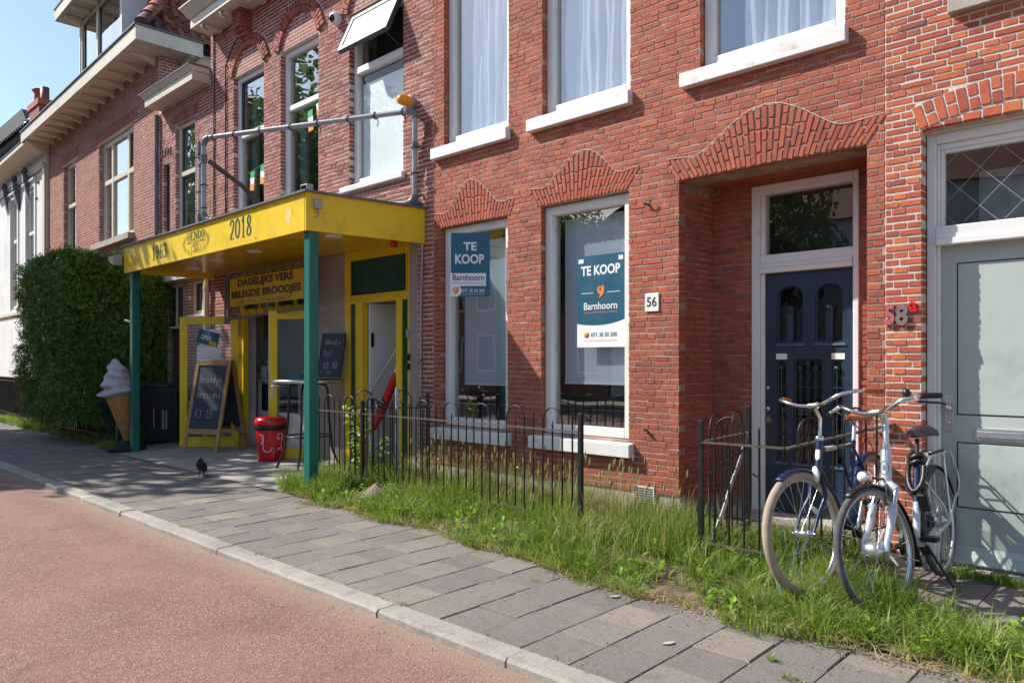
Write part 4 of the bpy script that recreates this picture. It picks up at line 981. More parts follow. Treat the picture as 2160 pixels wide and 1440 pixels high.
MB().lathe([(0,0),(.055,0),(.055,.14),(.03,.20),(.018,.24),(.018,.27)],n=16).build('bottle_body',M['blue_liq'],sb); MB().box(-.02,.02,-.06,.03,.27,.31).lathe([(.02,.25),(.02,.28),(0,.28)],n=12).build('nozzle',M['white_clean'],sb)
o=MB(Mct).box(-10.78,-10.6,D+.62,D+.75,1.12,1.34).build('dispenser_box',M['white_clean']); tag(o,'small white box with red dot at the left end of the counter','box')
MB(Mct).lathe([(0,-.003),(.035,-.003),(.035,0)],(-10.69,D+.619,1.25),16,'y').build('red_dot',M['redp'],o)
o=MB(Mct).box(-9.72,-9.5,D+.65,D+.85,1.12,1.20).build('tray',M['blue_liq'],None,bevel=.01); tag(o,'blue tray on the shop counter behind the right glass door','tray')
# two glazed yellow door leaves standing open
def leaf(hx,hy,ang,wid,label,white_edge=False,handle=True,side=1):
    L_=thing('shop_door',label,'door',(hx,hy,0),ang); mb=MB(); s=.115
    mb.box(0,s,-.022,.022,.06,2.12).box(wid-s,wid,-.022,.022,.06,2.12).box(s,wid-s,-.021,.021,2.0,2.12).box(s,wid-s,-.021,.021,.06,.22); mb.build('door_rails',M['yellow'],L_,bevel=.005)
    MB().box(s-.005,wid-s+.005,-.004,.004,.215,2.005).build('pane',M['glass'],L_)
    MB().box(wid+.001,wid+.006,-.024,.024,.06,2.12).build('edge_strip',M['white' if white_edge else 'yellow'],L_)
    if handle:
        mb=MB(); mb.box(wid-.075,wid-.035,-.034,-.022,.92,1.16).tube([(wid-.055,-.03,1.07),(wid-.055,-.075,1.07),(wid-.17,-.08,1.07)],.010,8).box(wid-.075,wid-.035,.022,.034,.92,1.16).tube([(wid-.055,.03,1.07),(wid-.055,.075,1.07),(wid-.17,.08,1.07)],.010,8); mb.build('door_handle',M['alu'],L_)
    return L_
dl=leaf(-11.15,D-.02,R(180+44),.92,'yellow framed glass shop door swung open behind the chalkboard',handle=False)
dr=leaf(-8.99,D-.02,R(180+38),.62,'yellow framed glass shop door swung open beside the green post',white_edge=True)
tag(dl,group='open shop doors'); tag(dr,group='open shop doors')
# OPEN card on the left door
Md=dl.matrix_basis
oc=thing('open_sign','crooked blue OPEN card stuck to the left glass shop door','sign',(-11.15,D-.02,0),R(180+44))
MO=Matrix.Translation((.62,.012,1.83))@Matrix.Rotation(R(180),4,'Z')@Matrix.Rotation(R(14),4,'Y')
MB(MO).box(-.02,.32,-.004,0,-.12,.10).build('card',M['teal_sign'],oc); put_text('OPEN',.04,.20,-.05,.03,-.005,M['ink_white'],oc,M_=MO); put_text('we',.07,.17,.045,.075,-.005,M['ink_white'],oc,M_=MO)
MB(MO).box(.18,.30,-.0055,-.004,-.11,-.05).build('yellow_patch',M['yellow_sign'],oc)
o=thing('paper_sheet','two pale paper sheets taped to the left glass shop door','paper',(-11.15,D-.02,0),R(180+44))
MB().box(.28,.66,.006,.009,1.18,1.66).box(.30,.62,.006,.009,1.67,1.92).build('sheet',M['white_in'],o)
# parasol leaning in the side doorway
pr=thing('folded_parasol','folded red and white parasol leaning in the side doorway','parasol',(0,0,0))
pa,pz=Vector((-7.95,D-.02,.75)),Vector((-7.02,D+.35,2.0))
MB().tube([pa-Vector((.06,0,.1)),pz+Vector((-.05,0,.1))],.016,8).build('pole',M['alu'],pr)
q0=Vector((-7.62,D+.0,.55)); q1=Vector((-7.12,D+.30,1.85))
MB().tube([q0+(q1-q0)*t for t in (0,.15,.45,.55)],[.03,.06,.055,.05],10).build('canvas_red',M['redp'],pr); MB().tube([q0+(q1-q0)*t for t in (.551,.66)],[.05,.045],10).build('canvas_white',M['white_clean'],pr); MB().tube([q0+(q1-q0)*t for t in (.661,1.0)],[.045,.02],10).build('canvas_red',M['redp'],pr)
# narrow pipe right of the side door
pp=[(-6.66,D-.03,z) for z in (.1,.8,1.4)]+[(-6.655,D-.03,2.0),(-6.63,D-.03,2.5),(-6.635,D-.03,3.1)]
o=MB().tube(pp,.015,8).build('downpipe',M['pvc']); tag(o,'thin grey pipe running down the brick beside the side door','pipe')
MB().tube([(-6.66,D-.03,z) for z in (.95,.98)],.021,8).tube([(-6.66,D-.03,z) for z in (1.40,1.43)],.021,8).build('pipe_clip',M['pvc_dark'],o)
# ================================================================ LINK HOUSE
hL=thing('brick_house','narrow lower brick house squeezed between the takeaway and the corniced house','house',(0,0,0))
B=Bricks(); random.seed(51)
LA=(-13.60,-12.785,3.6,5.70); LB=(-14.15,-13.86,3.4,5.08); LG=(-14.15,-13.30,.3,2.83); LC=(-12.98,-12.27,2.24,2.84)
hl=(LA,LB,LG,LC)
ccap=[rect(-13.72,-12.66,5.70,5.93)]
for i in range(15): B.put(I4,-13.72+i*.071,D-.008,5.705,.062,.05,.215)
B.wall(I4,-14.37,-12.18,.2,6.1,D,[rect(*r) for r in hl]+ccap,course=.055,stretch=.20,joint=.010,reveal=.1,wav=.05,proud=.005)
B.finish(hL,M['brickL'],limit=200)
backing(I4,-14.37,-12.18,-.1,6.3,D,.3,[exp(r) for r in hl],'wall',M['mortar_k'],hL)
window(hL,I4,*LA,D+.06,fw=.07,fd=.09,trans=(4.80,),bar=.08,inner=[(LA[0]+.07,LA[1]-.07,4.84,5.63),(LA[0]+.07,LA[1]-.07,3.67,4.76)],mat='cream',glassm='glass_refl')
window(hL,I4,*LB,D+.06,fw=.05,fd=.09,mat='dark_paint',glassm='glass_refl')
window(hL,I4,*LG,D+.05,fw=.06,fd=.09,trans=(2.05,),mull=((-13.72,2.05,2.8),),mat='cream',inner=[(-14.09,-13.745,2.08,2.77),(-13.695,-13.36,2.08,2.77)])
window(hL,I4,*LC,D+.05,fw=.06,fd=.09,mull=(-12.62,),mat='cream',inner=[(-12.92,-12.645,2.30,2.78),(-12.595,-12.33,2.30,2.78)])
mb=MB()
for a,b in ((-14.06,-13.775),(-13.665,-13.39)):
    for z in (2.3,2.53): mb.box(a,b,D+.085,D+.10,z-.012,z+.012)
for z in (2.46,2.62): mb.box(-12.9,-12.35,D+.085,D+.10,z-.01,z+.01)
mb.build('glazing_bar',M['dark_paint'],hL)
MB().box(-13.0,-12.24,D-.06,D+.06,2.19,2.23).build('window_sill',M['white'],hL); MB().box(-14.20,-13.25,D-.03,D+.05,2.015,2.04).build('window_ledge',M['white'],hL)
MB().box(-14.3,-12.1,D-.16,D+.02,2.86,3.10).build('shop_fascia',M['white'],hL)
room(hL,I4,-14.3,-12.25,D+.31,D+2,.1,6.2,'dark_in')
mb=MB(); mb.box(LG[0]+.28,LG[1],D+.2,D+.21,.3,1.98).box(LA[0]+.1,LA[0]+.32,D+.2,D+.21,3.6,5.7); mb.build('pale_curtain',M['film'],hL)
for i in range(4): pass
mb=MB()
for i in range(4): mb.prism([(-14.20+i*.12,5.22),(-14.17+i*.12,5.36),(-14.15+i*.12,5.36),(-14.17+i*.12,5.22)],D-.02,D)
mb.build('anchor_mark',M['bark'],hL)
# small projecting eaves
mb=MB(); mb.box(-14.25,-12.22,D-.30,D-.006,6.10,6.13).box(-14.25,-12.22,D-.30,D-.27,6.13,6.25).box(-12.25,-12.22,D-.27,D-.006,6.13,6.25)
mb.hexa([(-14.28,D-.31,6.25),(-12.20,D-.31,6.25),(-12.20,D-.006,6.25),(-14.28,D-.006,6.25)],[(-14.34,D-.37,6.33),(-12.18,D-.37,6.33),(-12.18,D-.006,6.33),(-14.34,D-.006,6.33)])
mb.build('eaves',M['cream'],hL,bevel=.005); MB().box(-14.36,-12.17,D-.38,D+.3,6.33,6.345).build('flat_roof',M['lead'],hL)
o=MB().tube([(-12.21,D-.06,.1),(-12.21,D-.06,2.84)],.045,12).tube([(-12.21,D-.06,2.62),(-12.21,D-.06,2.68)],.056,12).build('downpipe',M['cream']); tag(o,'thick cream downpipe beside the small leaded window under the canopy','pipe')
o=MB().tube([(-14.345,D-.05,2.5),(-14.345,D-.05,6.05)],.04,10).build('downpipe',M['lead']); tag(o,'dark downpipe between the corniced house and its lower neighbour','pipe')
# ================================================================ LEFT HOUSE with deep cornice, dormer and pantile roof
LAng=-.0337
def MLf(): return Matrix.Translation((-14.37,5.57,0))@Matrix.Rotation(LAng,4,'Z')
ML_=MLf()
hC=thing('brick_house','dull red brick house with deep bracketed cornice, dormer and clay pantile roof','house',(0,0,0))
B=Bricks(); random.seed(61)
CA=(-6.55,-5.48,4.1,6.34); CB=(-3.66,-1.39,4.02,6.27)
soldier=[]
for (a,b,z,h_) in ((-6.75,-5.28,6.35,.24),(-3.86,-1.19,6.28,.24)):
    n=int((b-a)/.065)
    for i in range(n): B.put(ML_,a+i*(b-a)/n,-.008,z,(b-a)/n-.012,.04,h_-.010,0,random.uniform(.4,.95))
    soldier.append(rect(a,b,z,z+h_))
B.wall(ML_,-8.0,0,.2,7.25,0,[rect(*CA),rect(*CB)]+soldier,course=.06,stretch=.215,joint=.011,reveal=.1,wav=0,proud=.005)
MSd=ML_@Matrix.Rotation(PI/2,4,'Z')
B.wall(MSd,0,4.0,5.9,7.25,0,[],course=.06,stretch=.215,joint=.011,reveal=0,wav=0,proud=.005)
B.finish(hC,M['brickL'],limit=160)
backing(ML_,-8.0,-.0,-.1,7.3,0,.3,[exp(CA),exp(CB)],'wall',M['mortar_l'],hC)
mb=MB(ML_); mb.box(-.3,-.002,.3,4.2,0,7.3).box(-8,-7.8,.3,6,0,7.3).box(-8,0,6,6.2,0,7.3); mb.build('side_wall',M['mortar_k'],hC)
window(hC,ML_,*CA,.08,fw=.09,fd=.10,trans=(5.30,),bar=.09,mat='cream',inner=[(CA[0]+.35,CA[1]-.09,4.19,5.26)],glassm='glass_refl')
window(hC,ML_,*CB,.08,fw=.11,fd=.10,trans=(5.38,),mull=(-3.02,-1.98),bar=.10,mat='cream',inner=[(-1.93,-1.50,5.43,6.16)],glassm='glass_refl')
MB(ML_).box(CB[0]-.16,CB[1]+.05,-.13,.08,CB[2]-.12,CB[2]-.0).build('window_sill',M['stone'],hC); MB(ML_).box(CA[0]-.1,CA[1]+.05,-.08,.08,CA[2]-.12,CA[2]).build('window_sill',M['stone'],hC)
mb=MB(ML_)
for a in (-3.5,-2.9,-1.9): mb.box(a,a+.22,.4,.41,4.1,6.2)
mb.build('pale_curtain',M['film'],hC)
room(hC,ML_,-7.7,-.35,.31,3,3.8,7.1,'dark_in')
# cornice
mb=MB(ML_); mb.box(-8.25,.50,-.55,-.006,7.19,7.22).box(-8.25,.50,-.58,-.55,7.17,7.43).box(.50,.53,-.58,.62,7.17,7.43).box(.006,.50,-.006,.62,7.19,7.22).box(-8.28,-8.25,-.58,0,7.17,7.43).box(.0,.06,.62,4.2,7.22,7.50)
mb.build('cornice',M['cream'],hC,bevel=.006)
MB(ML_).box(-8.3,.56,-.61,.64,7.43,7.455).box(-.02,.09,.64,4.2,7.50,7.52).build('gutter_capping',M['lead'],hC)
mb0=MB(); mb0.prism([(0,0),(0,-.13),(.03,-.13),(.10,-.10),(.38,-.035),(.46,-.035),(.46,0)],-.045,.045)
brk=mb0.mesh('cornice_bracket',M['cream'])
for i in range(14):
    o=bpy.data.objects.new('cornice_bracket',brk); link(o); o.parent=hC; o.matrix_basis=ML_@Matrix.Translation((-8.0+i*.60,0,7.188))@Matrix.Rotation(-PI/2,4,'Z')
o=bpy.data.objects.new('cornice_bracket',brk); link(o); o.parent=hC; o.matrix_basis=ML_@Matrix.Translation((0,.45,7.188))
# pantile roof: hipped, two visible slopes
def tiles(Mt,W,H,hip,name,limit=150,tw=.22,tl_=.30,skip=None,mat='pantile'):
    """Mt maps (u along eave, v up the slope, n out). W eave width; hip: slope of the hip edge in u per v"""
    n=8; prof=[(i/n,.045*sin(i/n*2*PI)+.0) for i in range(n+1)]
    ms=[]
    for k in range(3):
        mb=MB(); random.seed(k+5)
        vs=[(tw*u*1.04,0,z+.035) for u,z in prof]+[(tw*u*1.04,tl_*1.12,z) for u,z in prof]+[(tw*u*1.04,0,z+.015) for u,z in prof]
        mb.add(vs,[(i,i+1,i+n+2,i+n+1) for i in range(n)]+[(i+1,i,i+2*n+2,i+2*n+3) for i in range(n)],smooth=True); ms.append((mb,mb.mesh(name,M[mat])))
    random.seed(9); rest=MB(); cells=[]
    for r in range(int(H/tl_)):
        v=r*tl_; u0,u1=hip(v)
        u=math.floor(u0/tw)*tw
        while u<u1:
            if u+tw*.7>u0 and u+tw*.3<u1 and not (skip and skip(u,v)):
                p=Mt@Vector((u,v,0)); s=screen(*p); val=1/s[2]**2 if s and -30<s[0]<2200 and -60<s[1]<1500 else 0; cells.append((val,u,v))
            u+=tw
    cells.sort(reverse=True)
    for i,(val,u,v) in enumerate(cells):
        k=random.randrange(3); T=Mt@Matrix.Translation((u,v,random.gauss(0,.004)))@Matrix.Rotation(random.gauss(0,.01),4,'Z')
        if i<limit and val>0:
            o=bpy.data.objects.new('roof_tile',ms[k][1]); link(o); o.parent=hC if name!='dark_tile' else hF; o.matrix_basis=T
        else: rest.add([tuple(T@Vector(p)) for p in ms[k][0].v],ms[k][0].f,None,True)
    if rest.v: o=rest.build('roof_tiling',M[mat],hC if name!='dark_tile' else hF); o['kind']='stuff'
pit=R(56)
def slopeM(base,ang): return ML_@Matrix.Translation(base)@Matrix.Rotation(ang,4,'Z')@Matrix.Rotation(pit,4,'X')
Mf=slopeM((-8.2,-.42,7.46),0); Ms=slopeM((.40,-.42,7.46),PI/2)
cp=cos(pit); Hs=3.4
tiles(Mf,8.6,Hs,lambda v:(v*cp,8.6-v*cp),'clay_tile',limit=90,skip=lambda u,v:3.2<u<6.9 and v<3.4)
tiles(Ms,6,Hs,lambda v:(v*cp,6),'clay_tile',limit=190)
MB(ML_).hexa([(-8.1,-.38,7.42),(.36,-.38,7.42),(.36,5.5,7.42),(-8.1,5.5,7.42)],[(-6.2,1.5,10.2),(-1.5,1.5,10.2),(-1.5,5.4,10.2),(-6.2,5.4,10.2)]).build('roof_deck',M['slate'],hC)
# hip ridge tiles
h0=Vector((.40,-.42,7.50)); hd=Vector((-cp,cp,sin(pit))).normalized()
rm=MB(); n=9
vs=[]
for i in range(n+1):
    a=PI*i/n; vs.append((0,.135*cos(a),.13*sin(a)))
for i in range(n+1):
    a=PI*i/n; vs.append((.36,.105*cos(a),.10*sin(a)))
rm.add(vs,[(i,i+1,i+n+2,i+n+1) for i in range(n)]+[tuple(range(n+1))],smooth=True); rme=rm.mesh('ridge_tile',M['pantile'])
zax=Vector((1,-1,cp/sin(pit)*1.3)).normalized(); yax=zax.cross(hd).normalized(); zax=hd.cross(yax)
for i in range(10):
    p=h0+hd*(i*.32)+zax*.03
    T=Matrix(((hd.x,yax.x,zax.x,p.x),(hd.y,yax.y,zax.y,p.y),(hd.z,yax.z,zax.z,p.z),(0,0,0,1)))
    o=bpy.data.objects.new('ridge_tile',rme); link(o); o.parent=hC; o.matrix_basis=ML_@T
# dormer
mb=MB(ML_); dx0,dx1=-4.75,-1.90; dz0,dz1=7.46,9.35; dy=-.08
window(hC,ML_,dx0,dx1,dz0,dz1,dy,fw=.09,fd=.10,mull=(-3.55,),bar=.12,mat='cream',glassm='glass_refl',name='dormer_window',inner=[(-4.6,-3.65,7.6,9.25),(-3.45,-2.05,7.6,9.25)])
MB(ML_).box(dx1+.002,dx1+.04,dy,2.2,dz0,dz1).build('dormer_cheek',M['white_clean'],hC); MB(ML_).box(dx0-.05,dx0-.002,dy-.02,2.2,dz0,dz1).build('dormer_cheek',M['white_clean'],hC)
mb=MB(ML_); mb.box(dx0-.35,dx1+.45,dy-.42,2.3,dz1+.03,dz1+.06).box(dx0-.35,dx1+.45,dy-.45,dy-.42,dz1+.0,dz1+.25).box(dx1+.45,dx1+.48,dy-.45,2.3,dz1,dz1+.25).box(dx0-.38,dx0-.35,dy-.45,2.3,dz1,dz1+.25)
for i in range(5): mb.box(dx0+.1+i*.62,dx0+.18+i*.62,dy-.36,dy-.02,dz1-.08,dz1+.028)
mb.build('dormer_eaves',M['cream'],hC,bevel=.005)
MB(ML_).box(dx0-.4,dx1+.5,dy-.47,2.3,dz1+.25,dz1+.28).build('dormer_roof',M['lead'],hC)
room(hC,ML_,dx0+.05,dx1-.02,.05,1.4,dz0+.05,dz1-.02,'wall_in','dormer_interior')
MB(ML_).box(-3.2,-2.75,.25,.26,7.5,9.3).box(-2.35,-2.1,.25,.26,7.5,9.3).build('dormer_curtain',M['film'],hC)
# ================================================================ WHITE HOUSE
hW=thing('white_house','white stucco house with dark cast consoles under its cornice','house',(0,0,0))
WA=(-12.15,-11.25,3.0,6.30); WB=(-10.2,-9.2,3.0,6.30); WC=(-12.6,-11.4,.7,2.5)
backing(ML_,-14.3,-8.0,-.1,6.95,-.06,.3,[WA,WB],'wall',M['render_white'],hW)
for r in (WA,WB):
    window(hW,ML_,*r,-.02,fw=.10,fd=.10,trans=(5.05,),bar=.10,mat='white',glassm='glass_refl')
    mb=MB(ML_); mb.box(r[0]-.14,r[0]-.002,-.09,-.062,r[2],r[3]+.14).box(r[1]+.002,r[1]+.14,-.09,-.062,r[2],r[3]+.14).box(r[0]-.002,r[1]+.002,-.09,-.062,r[3]+.002,r[3]+.14).box(r[0]-.19,r[1]+.19,-.15,-.062,r[3]+.14,r[3]+.20); mb.build('window_surround',M['white_clean'],hW)
room(hW,ML_,-14,-8.2,.25,2.5,2.9,6.6,'dark_in')
mb=MB(ML_); mb.box(-8.28,-8.02,-.10,-.062,0,6.62).box(-14.3,-8.0,-.12,-.062,2.80,2.9).box(-14.3,-7.98,-.13,-.062,6.60,6.70).box(-14.3,-7.98,-.16,-.062,6.66,6.70)
mb.hexa([(-14.3,-.14,6.95),(-8.0,-.14,6.95),(-8.0,.3,6.95),(-14.3,.3,6.95)],[(-14.3,-.50,7.12),(-7.9,-.50,7.12),(-7.9,.3,7.12),(-14.3,.3,7.12)]).box(-14.3,-7.88,-.53,.3,7.12,7.24)
mb.build('cornice',M['cream'],hW,bevel=.006)
MB(ML_).box(-14.3,-7.86,-.55,2,7.24,7.26).build('gutter_capping',M['lead'],hW)
MB(ML_).box(-14.3,-8.2,.3,.5,6.9,7.24).build('wall_top',M['render_white'],hW)
cb=MB(); cb.prism([(0,.0),(.0,-.30),(.14,-.26),(.16,-.05),(.19,0)],-.09,.09); cb.prism([(.0,-.30),(.0,-.80),(.12,-.32)],-.085,.085)
cb.lathe([(0,.0),(.07,.03),(.09,.10),(.06,.18),(0,.2)],(.10,0,-.02),12); cbm=cb.mesh('console',M['lead'])
for x in (-12.35,-11.05,-9.75): 
    o=bpy.data.objects.new('console',cbm); link(o); o.parent=hW; o.matrix_basis=ML_@Matrix.Translation((x,-.10,6.70))@Matrix.Rotation(-PI/2,4,'Z')
mb=MB(ML_)
for x,z in ((-8.95,5.9),(-11.0,5.95),(-8.75,6.3),(-11.8,6.4)): mb.lathe([(0,-.05),(.035,-.04),(.035,0)],(x,-.06,z),10,'y')
mb.build('wall_anchor',M['iron'],hW)
# ================================================================ FAR HOUSE with dark tiled roof and chimney
hF=thing('far_house','distant house with steep dark tiled roof behind the white house','house',(0,0,0))
fx0,fx1=-62,-37.6
MB().prism([(fx0,-.1),(fx1,-.1),(fx1,9.6),(fx1-.5,11.8),(fx1-1.8,13.0),(fx0,13.0)],9.2,16).build('roof_mass',M['slate'],hF)
Mfr=Matrix.Translation((fx0,9.0,9.4))@Matrix.Rotation(R(86),4,'X')
tiles(Mfr,fx1-fx0,2.5,lambda v:(.0,fx1-fx0-v*.2),'dark_tile',limit=110,tw=.5,tl_=.5,mat='slate')
M['glazed_tile']=pm('dark_glazed_tile',(.075,.068,.06),.25,var=.3,scale=8)
Mup2=Matrix.Translation((fx0,8.95,11.9))@Matrix.Rotation(R(52),4,'X')
tiles(Mup2,fx1-fx0-.4,1.55,lambda v:(.0,fx1-fx0-.4-v*.9),'dark_tile',limit=170,tw=.40,tl_=.26,mat='glazed_tile')
ch=thing('chimney_stack','brown brick chimney stack with two clay pots behind the long cornice','chimney',(0,0,0))
cx,cy=-36.2,9.2
MB().box(cx-.75,cx+.75,cy-.3,cy+.5,5,12.2).box(cx-.82,cx+.82,cy-.36,cy+.56,12.2,12.45).build('stack',M['brickK'][0],ch)
for dx_,mbp in ((-.45,[(.2,12.45),(.17,12.95),(.28,13.1),(.28,13.16),(.1,13.2)]),(.40,[(.17,12.45),(.17,13.05),(.1,13.05)])): MB().lathe(mbp,(cx+dx_,cy,0),14).build('chimney_pot',M['pantile'],ch)
o=MB().lathe([(.12,0),(.12,.55),(.25,.58),(.25,.66),(0,.66)],(-39.4,10,12.9),12).build('flue',M['slate']); tag(o,'small dark flue on the ridge of the distant roof','flue')
# ================================================================ CANOPY
cn=thing('canopy','yellow flat canopy on two green posts reading 1963 Hendo 2018','canopy',(0,0,0))
A_=Vector((-12.24,4.22)); C_=Vector((-6.84,4.14)); z0,z1=2.785,3.185
def fasc(a,b,z0,z1,t,mb):
    d=(b-a).normalized(); n=Vector((-d.y,d.x))*t
    mb.hexa([(a.x,a.y,z0),(b.x,b.y,z0),(b.x+n.x,b.y+n.y,z0),(a.x+n.x,a.y+n.y,z0)],[(a.x,a.y,z1),(b.x,b.y,z1),(b.x+n.x,b.y+n.y,z1),(a.x+n.x,a.y+n.y,z1)])
wl=Vector((-12.05,5.56)); wr=Vector((-6.605,5.562)); jt=A_+(C_-A_)*.487
for p_,q_ in ((A_,jt-Vector((.002,0))),(jt+Vector((.002,0)),C_-Vector((.03,0)))):
    mb=MB(); fasc(p_,q_,z0,z1,.03,mb); mb.build('front_fascia',M['yellow'],cn)
for p_,q_ in ((C_,wr),(wl,A_)):
    mb=MB(); fasc(p_,q_,z0,z1,.03,mb); mb.build('side_fascia',M['yellow'],cn)
mb=MB(); mb.hexa([(A_.x+.03,A_.y+.03,2.845),(C_.x-.03,C_.y+.03,2.845),(wr.x-.03,5.56,2.845),(wl.x+.03,5.56,2.845)],[(A_.x+.03,A_.y+.03,2.865),(C_.x-.03,C_.y+.03,2.865),(wr.x-.03,5.56,2.865),(wl.x+.03,5.56,2.865)]); mb.build('soffit',M['yellow_soffit'],cn)
e=.035; mb=MB(); mb.hexa([(A_.x-e,A_.y-e,z1),(C_.x+e,C_.y-e,z1),(wr.x+e,5.56,z1),(wl.x-e,5.56,z1)],[(A_.x-e,A_.y-e,z1+.022),(C_.x+e,C_.y-e,z1+.022),(wr.x+e,5.56,z1+.022),(wl.x-e,5.56,z1+.022)]); mb.build('roof_trim',M['lead'],cn)
mb=MB(); mb.box(-6.96,-6.85,4.19,4.30,-.02,2.845); mb.build('post',M['teal'],cn,bevel=.008)
mb=MB(); mb.box(-12.17,-12.06,4.28,4.39,-.02,2.845); mb.build('post',M['teal'],cn,bevel=.008)
mb=MB()
for x,y_ in ((-9.0,4.7),(-10.2,4.75),(-7.25,4.75),(-11.3,4.9)): mb.lathe([(0,0),(.085,0),(.10,.006),(.10,.012)],(x,y_,2.833),24)
mb.build('downlight',M['white_clean'],cn)
dirv=(C_-A_).normalized(); MC=Matrix.Translation((A_.x,A_.y,0))@Matrix.Rotation(math.atan2(dirv.y,dirv.x),4,'Z')
W_=(C_-A_).length
strokes('1963',1.15,2.87,.55,.205,-.001,M['ink_green'],cn,'year_lettering',.26,.07,.12,M_=MC)
strokes('2018',3.64,2.88,.56,.235,-.001,M['ink_green'],cn,'year_lettering',.28,.07,.12,M_=MC)
strokes('HENDO',2.40,3.010,.53,.100,-.001,M['ink_green'],cn,'name_lettering',.22,.07,.14,M_=MC)
strokes('SNACKS&SALADES',2.38,2.965,.57,.028,-.001,M['ink_green'],cn,'small_lettering',.2,.1,.2,M_=MC)
strokes('55',2.585,2.875,.15,.065,-.001,M['ink_green'],cn,'small_lettering',.24,.08,.12,M_=MC)
strokes('JAAR',2.60,2.852,.12,.014,-.001,M['ink_green'],cn,'small_lettering',.2,.1,.2,M_=MC)
mb=MB(MC)
for k in range(28):
    a=2*PI*k/28;b=2*PI*(k+1)/28;f=lambda t,r1:(2.66+(.14+r1)*cos(t),-.0015,2.897+(.052+r1)*sin(t)); mb.quad(f(a,0),f(b,0),f(b,.007),f(a,.007))
for sd in (-1,1):
    for k in range(11):
        ph=R(-72+k*12); px_=2.66+sd*.385*cos(ph); pz_=2.965+.135*sin(ph); tx,tz=-sin(ph)*.385*sd,cos(ph)*.135; q=math.hypot(tx,tz); tx/=q; tz/=q
        for g in (-1,1):
            an=math.atan2(tz,tx)+g*R(38); dx,dz=cos(an)*.048,sin(an)*.048; nx,nz=-dz*.17,dx*.17
            mb.add([(px_,-.0016-.0001*g,pz_),(px_+dx*.5+nx,-.0016-.0001*g,pz_+dz*.5+nz),(px_+dx,-.0016-.0001*g,pz_+dz),(px_+dx*.5-nx,-.0016-.0001*g,pz_+dz*.5-nz)],[(0,1,2,3)])
mb.build('laurel_wreath',M['ink_green'],cn)
mb=MB(MC); random.seed(4)
for i in range(12):
    for z in (z0+.045,z1-.03):
        if random.random()<.75: mb.lathe([(0,-.003),(.007,-.002),(.007,0)],(.15+i*.46+random.uniform(-.03,.03),-.001,z+random.uniform(-.01,.01)),8,'y')
for x,z in ((5.0,3.03),(5.04,3.05),(5.0,2.93),(5.07,2.94),(3.3,3.13)): mb.lathe([(0,-.003),(.006,-.002),(.006,0)],(x,-.001,z),8,'y')
mb.build('screw_head',M['iron'],cn)
MB(MC).prism([(4.98,2.91),(5.09,2.90),(5.10,3.0),(5.08,3.07),(5.0,3.06),(4.97,2.98)],-.0012,-.0004).build('bare_patch',pm('faded_yellow_patch',(.78,.58,.20),.7,var=.2,scale=40),cn)
d2=(wr-C_).normalized(); MS2=Matrix.Translation((C_.x,C_.y,0))@Matrix.Rotation(math.atan2(d2.y,d2.x),4,'Z')
mb=MB(MS2); mb.box(.08,.165,-.045,-.001,3.02,3.12).tube([(.125,-.02,3.02),(.13,-.02,2.95),(.115,-.02,2.935),(.10,-.02,2.93)],.008,6); jb=mb.build('junction_box',M['grey_box'],cn,bevel=.004)
mb=MB(MS2); random.seed(8)
for i in range(6): mb.lathe([(0,-.003),(.006,-.002),(.006,0)],(.1+i*.25,-.001,z1-.05+random.uniform(-.02,.01)),8,'y')
mb.build('screw_head',M['iron'],cn)
fl=MB().box(-7.05,-6.92,4.20,4.28,3.21,3.30).build('floodlight',M['grey_box'],None,bevel=.006); tag(fl,'small grey floodlight on the front corner of the canopy roof','floodlight')
MB().box(-7.03,-6.94,4.193,4.199,3.225,3.285).build('lamp_glass',M['lens'],fl)
fl=MB(); fl.hexa([(-12.42,4.05,2.98),(-12.22,4.05,2.90),(-12.22,4.19,2.90),(-12.42,4.19,3.02)],[(-12.42,4.05,3.04),(-12.22,4.05,3.02),(-12.22,4.19,3.08),(-12.42,4.19,3.07)]); fl=fl.build('floodlight',M['grey_box'],None,bevel=.004); tag(fl,'tilted grey floodlight fixed to the left end of the canopy fascia','floodlight')
o=MB().tube([(-12.19,4.33,2.02),(-12.32,4.26,2.06)],.018,8).box(-12.20,-12.17,4.30,4.36,1.96,2.12).build('post_bracket',M['pvc'],cn)
ps=MB(); ps.lathe([(0,0),(.045,0),(.05,.04),(.03,.09),(0,.09)],(-6.98,5.40,2.765),14); ps=ps.build('alarm_strobe',M['redp']); tag(ps,'small red and white alarm light under the canopy by the side door','alarm')
# ---- plastic pipe frame above the canopy (for a banner that is gone)
pf=thing('banner_scaffold','grey plastic pipe frame with empty cable ties above the canopy','frame',(0,0,0))
wl_=Vector((-6.68,5.47)); ol=Vector((-9.52,4.26)); zt_,zb_=4.33,3.26
P3=lambda q,z:(q.x,q.y,z)
mb=MB(); mb.tube([P3(ol,zb_+.06),P3(ol,zt_-.07)],.032,12).tube([P3(ol+(wl_-ol)*.03,zt_),P3(ol+(wl_-ol)*.975,zt_)],.032,12).tube([P3(wl_,zt_-.07),P3(wl_,zb_+.07)],.032,12).tube([P3(ol+(wl_-ol)*.03,zb_),P3(ol+(wl_-ol)*.97,zb_)],.030,12)
o2=ol+Vector((-.15,.02)); mb.tube([P3(o2,zb_-.05),P3(o2,zt_-.1)],.032,12)
mb.build('pipe',M['pvc'],pf)
mb=MB()
def elbow(q,z,dz,dd): 
    pts=[]; d=(wl_-ol).normalized()*dd
    for i in range(6):
        a=PI/2*i/5; pts.append((q.x+d.x*.09*(1-cos(a)),q.y+d.y*.09*(1-cos(a)),z-dz*.09*(1-sin(a))))
    MB().tube(pts,.041,12).build('pipe_fitting',M['pvc_dark'],pf)
